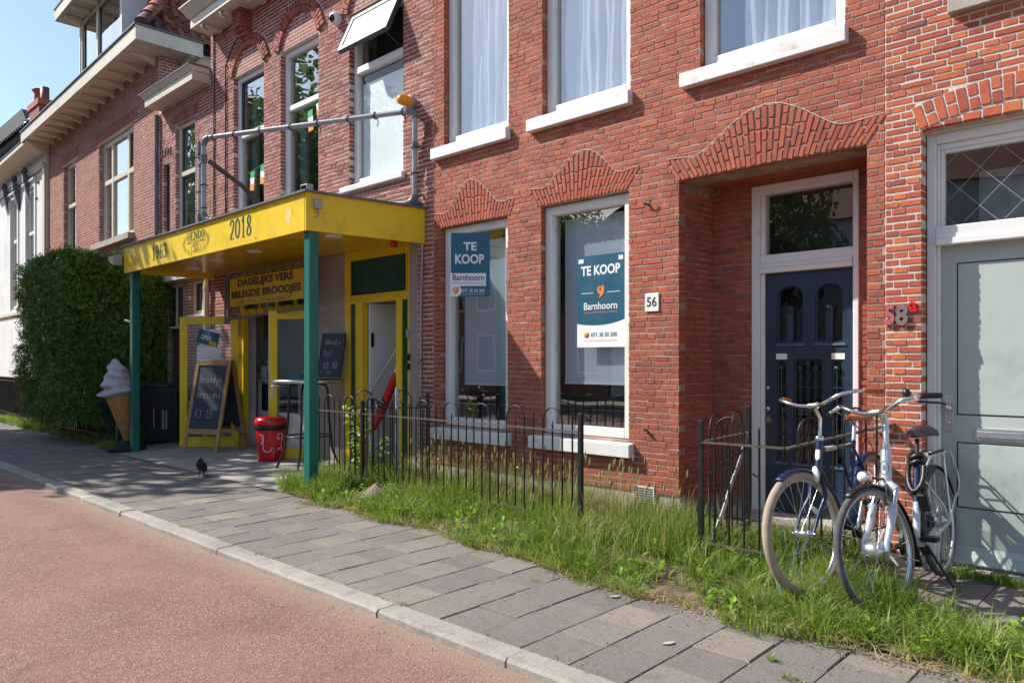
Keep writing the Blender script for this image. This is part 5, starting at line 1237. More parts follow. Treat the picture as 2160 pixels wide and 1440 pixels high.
elbow(ol,zt_,1,1); elbow(wl_,zt_,1,-1); elbow(ol,zb_,-1,1); elbow(wl_,zb_,-1,-1)
mb.tube([P3(o2,zt_-.2),P3(o2,zt_-.02)],.042,12).tube([P3(o2,zb_-.06),P3(o2,zb_+.1)],.042,12).tube([P3(o2,4.0),P3(ol,4.04)],.036,10).tube([P3(ol,4.0),P3(ol,4.1)],.042,12)
mb.tube([P3(wl_,zt_-.45),P3(wl_,zt_-.37)],.042,10).tube([P3(wl_,zt_-.41),(wl_.x+.02,5.56,zt_-.41)],.02,8).tube([P3(wl_,zb_),(wl_.x+.0,5.56,zb_)],.03,8).tube([P3(wl_+Vector((.0,0)),zb_+.06),(wl_.x+.03,5.56,zb_+.10)],.02,8)
mb.build('pipe_fitting',M['pvc_dark'],pf)
tie=MB(); tie.tube([(.042*cos(2*PI*k/10),0,.042*sin(2*PI*k/10)) for k in range(10)],.007,5,closed=True).tube([(0,-.03,-.03),(.01,-.035,-.08),(0,-.03,-.13)],.006,5)
tm=tie.mesh('cable_tie',M['black'])
for t in (.05,.16,.29,.44,.57,.71,.83,.95):
    o=bpy.data.objects.new('cable_tie',tm); link(o); o.parent=pf; q=ol+(wl_-ol)*t; o.location=(q.x,q.y,zt_); o.rotation_euler=(0,0,math.atan2((wl_-ol).y,(wl_-ol).x)+PI/2)
for z,q in ((4.1,ol),(3.72,ol),(3.42,ol),(3.9,wl_),(3.6,wl_),(4.15,o2),(3.65,o2)):
    o=bpy.data.objects.new('cable_tie',tm); link(o); o.parent=pf; o.location=(q.x,q.y,z); o.rotation_euler=(R(90),0,random.random()*3)
lo_=thing('pipe_brace','mossy diagonal brace pipe behind the left end of the pipe frame','pipe',(0,0,0))
MB().tube([(-9.55,4.35,4.05),(-9.75,4.9,3.86),(-9.95,5.3,3.66),(-10.15,5.5,3.5)],.032,10).build('brace',M['bark'],lo_); MB().tube([(-10.15,5.5,3.55),(-10.15,5.5,3.15)],.03,10).lathe([(0,-.02),(.045,-.02),(.045,.04),(0,.04)],(-10.15,5.5,3.5),12).build('stub',M['pvc'],lo_)
# ================================================================ HANGING SIGN under the canopy
sg=thing('hanging_sign','yellow banner reading dagelijks vers belegde broodjes tied in a pipe frame','sign',(0,0,0))
MG=Matrix.Translation((-10.76,5.22,0)); Wg=2.09
MB(MG).box(0,Wg,-.006,0,2.245,2.655).build('banner',M['yellow_sign'],sg)
put_text('dv',.26,Wg-.26,2.495,2.635,-.0065,M['ink_black'],sg,M_=MG); put_text('bb',.06,Wg-.06,2.325,2.465,-.0065,M['ink_black'],sg,M_=MG)
strokes('VAN 11.00 TOT MIDDERNACHT',.28,2.268,Wg-.56,.042,-.0065,M['ink_brown'],sg,'small_lettering',.22,.10,.25,M_=MG)
mb=MB(MG); mb.tube([(-.10,.02,1.98),(-.10,.02,2.72),(Wg+.10,.02,2.74)],.020,8).tube([(-.10,.02,2.06),(Wg+.1,.02,2.12)],.020,8).tube([(-.20,.02,1.98),(-.20,.02,2.74)],.018,8); mb.build('sign_pipe',M['pvc_dark'],sg)
mb=MB(MG)
for i in range(9):
    x=.05+i*.25; mb.tube([(x,.02,2.74),(x+.01,-.01,2.70),(x,-.004,2.655)],.006,5).tube([(x,-.004,2.245),(x+.01,-.01,2.16),(x,.02,2.09)],.005,5)
for z in (2.3,2.5): mb.tube([(0,-.004,z),(-.1,.02,z+.02)],.006,5)
mb.build('tie_cord',M['black'],sg)
# ================================================================ IRON FENCES
barm={}
def fence(name_label,cat,p0,p1,h_rail,gap,posts=(),hoops=True,spike=.97,low=.16,zg=.04,start=0,rail_mat='iron_rail',long_top=.97,hoop_top=1.02,tilt=0,group=None,postbase=-.05,objs=True,dbl=False,br=.0075):
    F=thing('iron_fence' if cat=='fence' else 'iron_gate',name_label,cat,(p0[0],p0[1],0),math.atan2(p1[1]-p0[1],p1[0]-p0[0]),group)
    Lf=math.hypot(p1[0]-p0[0],p1[1]-p0[1])
    zr=lambda x:h_rail+tilt*x
    mb=MB(); mb.bar((0,0,zr(0)),(Lf,0,zr(Lf)),.034,.012); mb.build('top_rail',M[rail_mat],F)
    mb=MB(); mb.bar((0,0,low+tilt*0),(Lf,0,low+tilt*Lf),.030,.012); mb.build('bottom_rail',M[rail_mat],F)
    for x,ht in posts:
        MB().box(x-.018,x+.018,-.018,.018,postbase,ht).build('post',M['iron'],F,bevel=.003)
    n=int(Lf/gap); x=start; k=0
    while x<Lf-.01:
        if not any(abs(x-q)<.03 for q,_ in posts):
            m=k%4
            if hoops and m==0 and x+2*gap<Lf:
                pts=[(x,0,zg-.06)]+[(x,0,zr(x)+.03)]; r=gap
                cz=zr(x)+ (hoop_top-h_rail) - r
                pts=[(x,0,zg-.06),(x,0,zr(x)-.3),(x,0,cz)]+[(x+r-r*cos(a),0,cz+r*sin(a)*1.1) for a in [PI*i/10 for i in range(1,10)]]+[(x+2*r,0,cz),(x+2*r,0,zr(x)-.3),(x+2*r,0,zg-.06)]
                MB().tube(pts,br,6).build('hoop_bar',M['iron'],F)
            elif m in (1,3) or not hoops:
                tp=spike-(.045 if m==1 and hoops else 0)+tilt*x
                if m==3 or not hoops: tp=spike+.03+tilt*x
                dx=random.gauss(0,.004)
                MB().tube([(x,0,zg-.06),(x+dx,0,tp-.05),(x+dx,0,tp-.035),(x+dx,0,tp)],[br,br,br*1.15,.001],6).build('bar',M['iron'],F)
        x+=gap; k+=1
    return F
random.seed(77)
fence('long low black iron fence with hooped tops along the grassy strip','fence',(-7.78,4.68),(-3.56,4.59),.85,.105,posts=((1.22,.99),(4.22,1.0)),start=.04)
F=fence('short iron fence with rusty rail in front of the parked bicycles','fence',(-2.52,4.60),(-1.94,4.62),.85,.105,posts=((.0,1.0),),start=.10,spike=.95)
fence('leaning iron fence run behind the bicycles anchored to the brick pier','fence',(-1.93,4.62),(-1.56,5.56),.85,.105,posts=(),start=.10,tilt=.12,spike=.95)
gt=fence('iron gate standing open beside the front door niche with galvanised brace','gate',(-2.52,4.64),(-2.60,5.50),.85,.105,posts=((.86,1.06),),start=.10,spike=.95)
mb=MB()
for i in range(5):
    t=i/5; mb.bar((.80-t*.72,-.02-.004*(i%2),.84-t*.72),(.80-(t+.21)*.72,-.02-.004*(i%2),.84-(t+.21)*.72),.045,.006,up=(0,1,0))
mb.build('brace',M['steel'],gt)
MB().bar((0,-.02,.62),(.86,-.02,.76),.016).build('tie_bar',M['iron'],gt); MB().tube([(.90,-.02,.52),(.90,-.05,.50),(.96,-.05,.50)],.008,6).build('latch',M['iron_rail'],gt)
o=MB().box(-1.68,-1.56,5.52,5.562,.90,.97).build('mortar_lump',M['mortar_g'],None,bevel=.015); tag(o,'rough lump of mortar holding the fence rail to the pier','mortar')
gt=fence('open iron gate standing skewed in the grass before the side door','gate',(-6.85,4.72),(-6.22,5.30),.90,.105,posts=((.84,1.06),),start=.03,spike=1.0,rail_mat='iron',hoop_top=1.08)
lk=MB(); 
for k in range(4): lk.tube([(-6.62+.05*cos(a)+.01*k,4.93+.03*sin(a),.93+.035*sin(a*1+k)+.01*k) for a in [2*PI*i/14 for i in range(14)]],.008,6,closed=True)
lk=lk.build('cable_lock',M['black']); tag(lk,'coiled black cable lock hung over the skewed gate','lock')
MB().tube([(-6.47,5.05,.1),(-6.47,5.05,1.12)],.02,8).build('marker_pipe',M['pvc'],None); tag(bpy.data.objects['marker_pipe'],'grey upright pipe stuck in the grass by the side door','pipe')
fence('black hooped fence beside the wheelie bins left of the shop doors','fence',(-12.42,4.45),(-12.42,5.52),.86,.10,posts=((0,1.0),),start=.06,rail_mat='iron',low=.22,spike=.95,br=.010)
fence('dark iron fence with green corner post in front of the hedge','fence',(-16.2,4.42),(-13.05,4.42),.92,.11,posts=((3.15,1.05),(1.6,1.0)),start=.05,hoops=False,rail_mat='iron',spike=.98,br=.011)
fence('far iron fence before the white house','fence',(-24,4.9),(-16.3,4.5),.95,.11,posts=((4,1.05),(7.7,1.1)),start=.05,hoops=False,rail_mat='iron',spike=1.02,br=.013)
for x,y_,s in ((-13.02,4.42,'left'),(-12.72,4.42,'right')):
    o=MB().box(x-.045,x+.045,y_-.045,y_+.045,-.05,1.12).build('gate_post',M['teal' if 0 else 'dgreen'],None,bevel=.006); tag(o,'dark green square gate post '+('left of' if s=='left' else 'just behind')+' the ice cream cone','post')
# ================================================================ WHEELIE BINS
def wheelie(x,y,rz,label):
    t=thing('wheelie_bin',label,'bin',(x,y,0),rz,'wheelie bins behind the hooped fence')
    MB().hexa([(-.24,-.26,.06),(.24,-.26,.06),(.24,.22,.06),(-.24,.22,.06)],[(-.29,-.34,.98),(.29,-.34,.98),(.29,.32,.98),(-.29,.32,.98)]).build('bin_body',M['wheelie'],t,bevel=.02)
    MB().box(-.30,.30,-.36,.34,.985,1.03).box(-.27,.27,-.30,.28,1.03,1.06).build('lid',M['wheelie'],t,bevel=.012)
    for s in (-.27,.27): MB().lathe([(0,-.03),(.09,-.03),(.10,0),(.09,.03),(0,.03)],(s,.24,.10),16,'x').build('wheel',M['rubber'],t)
    MB().tube([(-.22,.34,.96),(-.22,.40,.98),(.22,.40,.98),(.22,.34,.96)],.014,8).build('handle',M['wheelie'],t)
    mb=MB(); mb.tube([(-.09,-.345,.62),(-.09,-.38,.60),(-.09,-.38,.32),(-.09,-.33,.30)],.012,6).box(.02,.10,-.315,-.30,.28,.60); mb.build('pale_bracket',M['pvc'],t)
wheelie(-12.95,5.10,R(60),'dark wheelie bin behind the hooped fence, nearer the green post')
wheelie(-12.75,5.35+.0,R(70),'dark wheelie bin behind the hooped fence, nearer the open yellow door') if 0 else wheelie(-13.7,5.15,R(60),'dark wheelie bin half hidden behind the other bin and the green post')
# ================================================================ ICE CREAM CONE
ic=thing('ice_cream_cone','giant plastic soft ice cream cone on a black foot beside the left green post','ice cream figure',(-12.38,4.31,.005))
MB().lathe([(0,0),(.265,0),(.285,.02),(.285,.055),(.25,.075),(.12,.09),(.09,.13),(.075,.17),(0,.17)],n=28).build('foot',M['rubber'],ic)
Tc=Matrix.Translation((0,0,.13))@Matrix.Rotation(R(-13),4,Vector((RX*0+cos(R(133)),sin(R(133)),0)))
Tc=Matrix.Translation((.02,.02,.12))@Matrix.Rotation(R(10),4,Vector((-FX,-FY,0)).normalized())
MB(Tc).lathe([(.0,0),(.035,0),(.205,.80),(.21,.84),(.17,.87)],n=28).build('wafer_cone',M['cone'],ic)
mb=MB(Tc)
for sg in (-1,1):
    for k in range(11):
        pts=[]
        for i in range(17):
            t=i/16; z=.03+.77*t; r_=.035+.17*(z/.80)+.003; a=2*PI*k/11+sg*1.5*t; pts.append((r_*cos(a),r_*sin(a),z))
        mb.tube(pts,[.004+.005*i/16 for i in range(17)],4)
mb.tube([(.207*cos(a),.207*sin(a),.81) for a in [2*PI*i/24 for i in range(24)]],.012,6,closed=True)
mb.build('wafer_ridges',pm('wafer_ridge',(.56,.29,.10),.6,var=.12,scale=20),ic)
mb=MB(Tc)   # soft ice: twisted, three swelling tiers rising to a curled tip
prof=[];N=60
for i in range(N+1):
    t=i/N; z=.76+.60*t; env=(.292*(1-t)**.66)*(1 if t>.06 else .80+.20*t/.06); prof.append((env,z))
def dfm(a,z,i):
    t=i/N; return 1+.11*sin(a*3+t*16)+.085*sin(t*28+a)+.04*sin(a*5-t*9)
vs=[];fs=[];n=40
for i,(r_,z) in enumerate(prof):
    t=i/N
    for k in range(n):
        a=2*PI*k/n; rr=r_*dfm(a,z,i); vs.append((rr*cos(a)-.03*t*t,rr*sin(a)+.02*t*t,z+.02*sin(a*2+t*7)*(1-t)))
for i in range(N):
    for k in range(n): l=(k+1)%n; fs.append((i*n+k,i*n+l,(i+1)*n+l,(i+1)*n+k))
mb.add(vs,fs,smooth=True); mb.build('soft_ice',M['cream_ice'],ic)
# ================================================================ A-BOARD
def yaw(px): return math.atan2(cos(TH),sin(TH))
ab=thing('chalkboard_stand','large wooden A frame chalkboard reading broodje mexicano 3.15 euro','chalkboard',(-11.20,5.20,.045),R(25))
H_=1.42; tl=R(13); 
for s,nm in ((1,'front'),(-1,'back')):
    MA=Matrix.Translation((0,0,H_*cos(tl)))@Matrix.Rotation(-tl*s,4,'X')
    if s<0: MA=Matrix.Translation((0,0,H_*cos(tl)))@Matrix.Rotation(tl,4,'X')
    y0=-.045 if s>0 else .005
    mb=MB(MA); mb.box(-.325,-.265,y0,y0+.035,-H_,0).box(.265,.325,y0,y0+.035,-H_,0).box(-.265,.265,y0,y0+.034,-.09,0).box(-.265,.265,y0,y0+.034,-H_+.26,-H_+.34); mb.build('wooden_frame',M['wood'],ab,bevel=.005)
    MB(MA).box(-.267,.267,y0+.010,y0+.024,-H_+.34,-.09).build('slate_panel',M['board'],ab)
    if s>0:
        yy=y0+.0095
        strokes('broodje',-.20,-.36,.40,.12,yy,M['chalk'],ab,'chalk_writing',.10,.09,.12,M_=MA,wob=.05)
        strokes('mexicano',-.21,-.60,.43,.12,yy,M['chalk'],ab,'chalk_writing',.11,.10,.12,M_=MA,wob=.05)
        strokes('\u20ac3.15',-.20,-.90,.32,.12,yy,M['chalk'],ab,'chalk_writing',.09,.08,.12,M_=MA,wob=.05)
# ================================================================ RED LITTER BIN
rb=thing('litter_bin','red round litter bin with white smiling heart faces and a dark bag under its lid','bin',(-9.36,5.12,.045))
MB().lathe([(0,0),(.165,0),(.172,.02),(.20,.46),(.20,.48),(0,.48)],n=32).build('bin_body',M['redp'],rb)
MB().lathe([(.203,.43),(.212,.44),(.215,.475),(.207,.50),(.21,.52)],n=40,deform=lambda a,z,i:1+.012*sin(a*17+i)).build('bin_bag',M['black'],rb)
MB().lathe([(.212,.50),(.218,.51),(.218,.56),(.20,.59),(.14,.615),(.135,.60),(.13,.56)],n=36).build('bin_lid',M['redp'],rb)
def onbin(pts,w_,name,r0=.002,mat='ink_white'):
    mb=MB(); vs=[]
    for i,(u,z) in enumerate(pts):
        a,b=pts[max(i-1,0)],pts[min(i+1,len(pts)-1)]; du,dz=b[0]-a[0],b[1]-a[1]; L_=math.hypot(du,dz) or 1; nu,nz=-dz/L_*w_/2,du/L_*w_/2
        for s in (-1,1):
            uu,zz=u+nu*s,z+nz*s; r_=.170+.03*zz/.46+r0; a_=uu/.19; vs.append((r_*cos(a_),r_*sin(a_),zz))
    mb.add(vs,[(2*i,2*i+2,2*i+3,2*i+1) for i in range(len(pts)-1)]); return mb.build(name,M[mat],rb)
a0=math.atan2(-5.1,9.4)*.19     # towards the street viewer
for sh in (-.10,.16):
    onbin([(a0+sh,.38),(a0+sh-.005,.20)]+[(a0+sh+.055-.06*cos(t),.19-.05*sin(t)) for t in [PI*i/8 for i in range(9)]]+[(a0+sh+.115,.20)],.010,'smile_line')
c0=a0+.12
onbin([(c0+(.065-.022*t/2.2)*cos(t),.33+(.075-.026*t/2.2)*sin(t)) for t in [-.6+i*.28 for i in range(30)]],.011,'swirl_line')
onbin([(c0-.02,.17),(c0+.02,.19)],.02,'smile_line'); onbin([(a0-.16+(.05)*cos(t),.31+.07*sin(t)) for t in [-1.2+i*.25 for i in range(12)]],.010,'swirl_line')
# ================================================================ BAR TABLE
bt=thing('bar_table','tall round bar table with black legs beside the right green post','table',(-8.36,5.10,.04))
MB().lathe([(0,1.095),(.42,1.095),(.43,1.10),(.43,1.135),(.42,1.14),(0,1.14)],n=40).build('table_top',M['black'],bt)
MB().lathe([(.431,1.10),(.436,1.105),(.436,1.132),(.431,1.137)],n=40).build('table_edge',M['alu'],bt)
for k in range(4):
    a=R(40+90*k); c_,s_=cos(a),sin(a)
    MB().tube([(.12*c_,.12*s_,1.09),(.22*c_,.22*s_,1.07),(.25*c_,.25*s_,1.0),(.27*c_,.27*s_,.6),(.31*c_,.31*s_,.25),(.42*c_,.42*s_,.0)],.016,8).build('leg',M['black'],bt)
MB().tube([(.275*cos(a),.275*sin(a),.42) for a in [2*PI*i/24 for i in range(24)]],.010,6,closed=True).build('foot_ring',M['black'],bt)
tb_=thing('table_chalkboard','small black chalkboard reading broodje bal 2.80 standing on the bar table','chalkboard',(-8.27,5.34,1.18),R(20))
MT=Matrix.Rotation(R(-12),4,'X'); MB(MT).box(-.17,.17,-.012,.0,.012,.60).build('board_panel',M['board'],tb_); MB(MT).box(-.20,.20,-.05,.05,-.0,.012).build('wooden_foot',M['wood'],tb_)
mb=MB(MT); mb.box(-.185,-.17,-.016,.004,.012,.61).box(.17,.185,-.016,.004,.012,.61).box(-.17,.17,-.016,.004,.60,.61); mb.build('black_frame',M['black'],tb_)
strokes('3Roodje',-.12,.46,.25,.065,-.0125,M['chalk'],tb_,'chalk_writing',.12,.11,.15,M_=MT,wob=.05); strokes('Bal',-.12,.31,.14,.08,-.0125,M['chalk'],tb_,'chalk_writing',.10,.09,.15,M_=MT,wob=.05)
strokes('\u20ac2.80',-.10,.14,.22,.08,-.0125,M['chalk'],tb_,'chalk_writing',.12,.11,.15,M_=MT,wob=.05); strokes('oF 010',-.13,.07,.16,.04,-.0125,M['chalk'],tb_,'chalk_writing',.12,.11,.15,M_=MT,wob=.05)
# ================================================================ TE KOOP SIGNS
s1=thing('for_sale_board','projecting petrol blue te koop board at the top of the left shop window','sign',(0,0,0))
MZ=Matrix.Translation((-5.83,D-.30,2.10))@Matrix.Rotation(R(41),4,'Z')@Matrix.Diagonal((1,1,.905,1))@Matrix.Translation((0,0,-2.083))
bw,bz0,bz1=.415,2.083,2.83
MB(MZ).box(0,bw,-.012,0,bz0,bz1).build('board',M['teal_sign'],s1)
MB(MZ).box(-.006,.0,-.013,.001,bz0,bz1).build('board_edge',M['white_clean'],s1)
put_text('TE',.135,.275,2.62,2.72,-.0125,M['ink_white'],s1,M_=MZ); put_text('KOOP',.045,.355,2.465,2.58,-.0125,M['ink_white'],s1,M_=MZ)
MB(MZ).box(0,.375,-.0145,-.0122,2.205,2.355).build('white_band',M['ink_white'],s1)
put_text('Barnhoorn',.02,.355,2.27,2.338,-.0148,M['ink_navy'],s1,M_=MZ); put_text('bm',.02,.355,2.225,2.25,-.0148,M['ink_grey'],s1,M_=MZ)
MB(MZ).prism([(0,2.205),(.07,2.205)]+[(.055+.06*cos(a),2.15+.068*sin(a)) for a in [PI/2-PI*i/12 for i in range(1,12)]]+[(.05,2.083),(0,2.083)],-.0145,-.0122).build('white_patch',M['ink_white'],s1)
spiral(.048,2.165,.042,-.0146,M['orange'],s1,M_=MZ)
MB().tube([(-5.80,D-.27,2.70),(-5.80,D+.03,2.70)],.008,6).build('bracket',M['iron'],s1); MB().tube([(-5.80,D-.27,2.2),(-5.80,D+.03,2.2)],.008,6).build('bracket',M['iron'],s1)
put_text('tel',.125,.36,2.13,2.17,-.0125,M['ink_white'],s1,M_=MZ); put_text('url',.125,.36,2.10,2.118,-.0125,M['ink_white'],s1,M_=MZ)
s2=thing('for_sale_poster','petrol and white te koop poster taped inside the right shop window','poster',(0,0,0))
px0,px1,pz0,pz1=-4.455,-3.895,1.545,2.425; yp=D+.118
yq=yp-.0
MB().box(px0,px1,yq,yq+.002,pz0,pz1).build('poster_sheet',M['ink_white'],s2)
pts=[(px0,pz1),(px0,1.775)]+[(px0+(px1-px0)*t,1.775-.035*sin(t*PI*.75)+.055*t*t) for t in [i/12 for i in range(13)]]+[(px1,pz1)]
MB().prism(pts,yq-.0016,yq-.0004).build('petrol_field',M['teal_poster'],s2)
put_text('TE KOOP',px0+.05,px1-.05,2.235,2.33,yq-.002,M['ink_white'],s2); spiral((px0+px1)/2,2.095,.052,yq-.003,M['orange'],s2)
MB().box(px0+.05,px0+.20,yq-.003,yq-.002,2.063,2.068).box(px1-.20,px1-.05,yq-.003,yq-.002,2.063,2.068).build('white_rule',M['ink_white'],s2)
put_text('Barnhoorn',px0+.085,px1-.085,1.905,1.975,yq-.002,M['ink_white'],s2); put_text('bm',px0+.085,px1-.085,1.867,1.885,yq-.002,M['orange'],s2)
put_text('tel',px0+.17,px1-.09,1.645,1.685,yq-.0005,M['ink_navy'],s2); put_text('url',px0+.09,px1-.09,1.60,1.617,yq-.0005,M['orange'],s2)
MB().lathe([(0,-.001),(.03,-.001),(.03,0)],(px0+.115,yq-.0005,1.665),20,'y').build('orange_dot',M['orange'],s2)
MB().box(px0+.02,px0+.08,yq-.003,yq-.001,2.36,2.40).box(px1-.07,px1-.02,yq-.003,yq-.001,2.36,2.40).build('tape',M['white_clean'],s2)
# ================================================================ small wall things
o=MB(); o.box(-3.585,-3.56,D-.05,D-.0,2.795,2.805); o.tube([(-3.60,D-.035,2.80),(-3.57,D-.04,2.80),(-3.53,D-.04,2.79),(-3.515,D-.04,2.82)],.007,6); o=o.build('wall_hook',M['iron']); tag(o,'small rusty hook in the brick above house number 56','hook')
o=MB().tube([(-3.60,D-.02,.80),(-3.575,D-.05,.81),(-3.55,D-.02,.79),(-3.565,D-.01,.77)],.009,6).build('wall_ring',M['iron']); tag(o,'rusty iron ring low on the red brick pier','ring')
vg=MB().box(-3.72,-3.50,D-.012,D+.01,.16,.30).build('cellar_grille',M['white'],None); tag(vg,'white slotted cellar vent low in the plinth behind the grass','vent')
mb=MB()
for i in range(6): mb.box(-3.705,-3.515,D-.016,D-.012,.172+i*.021,.182+i*.021)
mb.build('grille_slot',M['dark_in'],vg)
# bunting of small flags behind the arched windows
bn=thing('bunting','green white and orange flag bunting hanging inside the arched windows','bunting',(0,0,0))
def flag(x,z,a):
    Mx=Matrix.Translation((x,D+.10,z))@Matrix.Rotation(a,4,'Y')
    for i,m_ in enumerate(('flag_g','flag_w','flag_o')): MB(Mx).prism([(0,-i*.10),(.14,-i*.10),(.13,-(i+1)*.10),(.01,-(i+1)*.10)],0,.003).build('flag_band',M[m_],bn)
flag(-11.0,4.42,R(5)); flag(-10.68,4.47,R(4)); flag(-9.33,4.98,R(-6)); flag(-9.12,5.13,R(-10)); flag(-8.97,5.30,R(-5))
MB().tube([(-9.6,D+.1,4.75),(-9.3,D+.1,4.99),(-9.1,D+.1,5.16),(-8.9,D+.1,5.42)],.004,5).tube([(-11.1,D+.1,4.40),(-10.85,D+.1,4.43),(-10.45,D+.1,4.5)],.004,5).build('string',M['flag_g'],bn)
# stones
random.seed(12)
def rock(x,y,sx,sy,sz,label,seed):
    random.seed(seed); mb=MB(); n=14; m=8; vs=[];fs=[]
    ph=[random.random()*6 for _ in range(6)]
    for j in range(m+1):
        t=PI/2*j/m
        for k in range(n):
            a=2*PI*k/n; q=1+.18*sin(a*2+ph[0])+.12*sin(a*3+ph[1]+t*3)+.07*sin(a*5+ph[2]); vs.append((sx*q*cos(a)*cos(t)**.6,sy*q*sin(a)*cos(t)**.6,sz*sin(t)*(1+.15*sin(a*2+ph[3]))))
    for j in range(m):
        for k in range(n): l=(k+1)%n; fs.append((j*n+k,j*n+l,(j+1)*n+l,(j+1)*n+k))
    mb.add(vs,fs,smooth=True); o=mb.build('boulder',M['boulder'],None,loc=(x,y,-.02)); return tag(o,label,'stone')
rock(-6.0,4.42,.17,.13,.19,'brown boulder in the grass against the middle fence post',3)
rock(-7.25,4.42,.30,.13,.10,'flat dark stone at the left end of the fence by the green post',5)
rock(-1.85,4.10,.13,.09,.09,'half buried reddish stone under the blue bicycle front wheel',8)
# ================================================================ JACKDAW
jd=thing('jackdaw','black jackdaw with silvery grey nape standing on the paving before the apron','bird',(-8.98,3.99,0),R(-40)); jd.scale=(.98,.98,.98)
def ell(mb,c,r,n=16,m=10,rot=None,smooth=True,sh=lambda t,a:1):
    vs=[];fs=[]
    for j in range(m+1):
        t=PI*j/m
        for k in range(n):
            a=2*PI*k/n; q=sh(t,a); v=Vector((r[0]*cos(t)*q,r[1]*sin(t)*cos(a)*q,r[2]*sin(t)*sin(a)*q))
            if rot: v=rot@v
            vs.append((c[0]+v.x,c[1]+v.y,c[2]+v.z))
    for j in range(m):
        for k in range(n): l=(k+1)%n; fs.append((j*n+k,j*n+l,(j+1)*n+l,(j+1)*n+k))
    mb.add(vs,fs,smooth=smooth); return mb
# body as one skin: tail, rump, breast, neck, crown
spine=[(-.125,0,.035,.010,.020),(-.095,0,.055,.016,.026),(-.060,0,.075,.032,.034),(-.025,0,.100,.050,.048),(.012,0,.128,.056,.056),(.038,0,.155,.050,.052),(.050,0,.182,.040,.042),(.056,0,.204,.033,.034),(.066,0,.222,.031,.031),(.083,0,.23,.024,.024),(.096,0,.227,.012,.012)]
vs=[];fs=[];n=14
for i,(x,y_,z,hy,hz) in enumerate(spine):
    a_=spine[max(i-1,0)];b_=spine[min(i+1,len(spine)-1)]; d=Vector((b_[0]-a_[0],0,b_[2]-a_[2])).normalized(); up=Vector((-d.z,0,d.x))
    for k in range(n):
        a=2*PI*k/n; v=Vector((x,0,z))+Vector((0,1,0))*hy*cos(a)+up*hz*sin(a); vs.append(tuple(v))
for i in range(len(spine)-1):
    for k in range(n): l=(k+1)%n; fs.append((i*n+k,i*n+l,(i+1)*n+l,(i+1)*n+k))
mb=MB(); mb.add(vs,fs,smooth=True); mb.add(vs[:n],[tuple(range(n))]); mb.add(vs[-n:],[tuple(range(n))]); jo=mb.build('body',M['jack_b'],jd); mo=jo.modifiers.new('s','SUBSURF'); mo.levels=1; mo.render_levels=1
mb=MB(); ell(mb,(.046,0,.207),(.031,.0365,.040),rot=Matrix.Rotation(R(-35),3,'Y')); mb.build('grey_nape',M['jack_g'],jd)
mb=MB(); mb.lathe([(.011,0),(.009,.014),(.004,.03),(0,.036)],(.090,0,.226),10,'x'); mb.build('beak',M['black'],jd)
for s in (-1,1):
    mb=MB(); ell(mb,(-.025,s*.046,.108),(.100,.012,.036),rot=Matrix.Rotation(R(-42),3,'Y')@Matrix.Rotation(R(s*5),3,'Z')); mb.build('wing',M['jack_b'],jd)
    mb=MB(); ell(mb,(.078,s*.027,.232),(.005,.003,.005),8,6); mb.build('eye',M['plate'],jd)
    mb=MB(); mb.tube([(-.005,s*.022,.085),(-.002,s*.024,.05),(-.012,s*.026,.008)],[.012,.005,.004],7)
    for a in (-.5,0,.5): mb.tube([(-.012,s*.026,.008),(.02,s*.026+.02*a,.004),(.032,s*.026+.035*a,.002)],[.0035,.003,.001],5)
    mb.tube([(-.012,s*.026,.008),(-.035,s*.026,.002)],[.0035,.001],5); mb.build('leg',M['black'],jd)
# ================================================================ BICYCLES
def wheel(parent,Tm,Rw,tyre_r,tyre_mat,nspoke=28,drum=.035,flange=.03,hubw=.05,rim_h=.012,stripe=False):
    Tl=Tm
    mb=MB(Tl); n=56
    mb.tube([((Rw-tyre_r)*cos(2*PI*k/n),0,(Rw-tyre_r)*sin(2*PI*k/n)) for k in range(n)],tyre_r,12,closed=True)
    W=mb.build('wheel',M[tyre_mat],parent); Ri=Rw-2*tyre_r+.004
    prof=[(Ri,-.014),(Ri+.004,-.016),(Ri+.006,-.012),(Ri-.006,-.008),(Ri-rim_h,-.006),(Ri-rim_h,.006),(Ri-.006,.008),(Ri+.006,.012),(Ri+.004,.016),(Ri,.014)]
    MB(Tl).lathe(prof,n=56,axis='y').build('rim',M['alu'],W)
    MB(Tl).lathe([(.006,-.075),(.006,-.055),(.014,-.052),(.014,-hubw/2-.008),(flange,-hubw/2-.006),(flange,-hubw/2),(drum,-hubw/2+.004),(drum,hubw/2-.004),(flange,hubw/2),(flange,hubw/2+.006),(.014,hubw/2+.008),(.014,.052),(.006,.055),(.006,.075)],n=20,axis='y').build('hub',M['alu'],W)
    L_=Ri-rim_h; sp=MB().tube([(0,0,0),(0,0,1)],.0011,4,caps=False).mesh('spoke',M['chrome'])
    for k in range(nspoke):
        s=1 if k%2 else -1; a=2*PI*k/nspoke; a2=a+(R(58) if (k//2)%2 else -R(58)); fr=max(flange,drum)*.95
        p=Vector((fr*cos(a2),s*hubw/2,fr*sin(a2))); q=Vector((L_*cos(a),0,L_*sin(a))); d=q-p
        o=bpy.data.objects.new('spoke',sp); link(o); o.parent=W
        o.matrix_basis=Tl@Matrix.Translation(p)@d.to_track_quat('Z','Y').to_matrix().to_4x4()@Matrix.Diagonal((1,1,d.length,1))
    if stripe:
        for s in (-1,1): MB(Tl).lathe([(Rw-tyre_r*1.35,s*(tyre_r*.95)),(Rw-tyre_r*1.1,s*(tyre_r*1.02))],n=56,axis='y').build('reflective_stripe',M['pvc'],W)
    return W
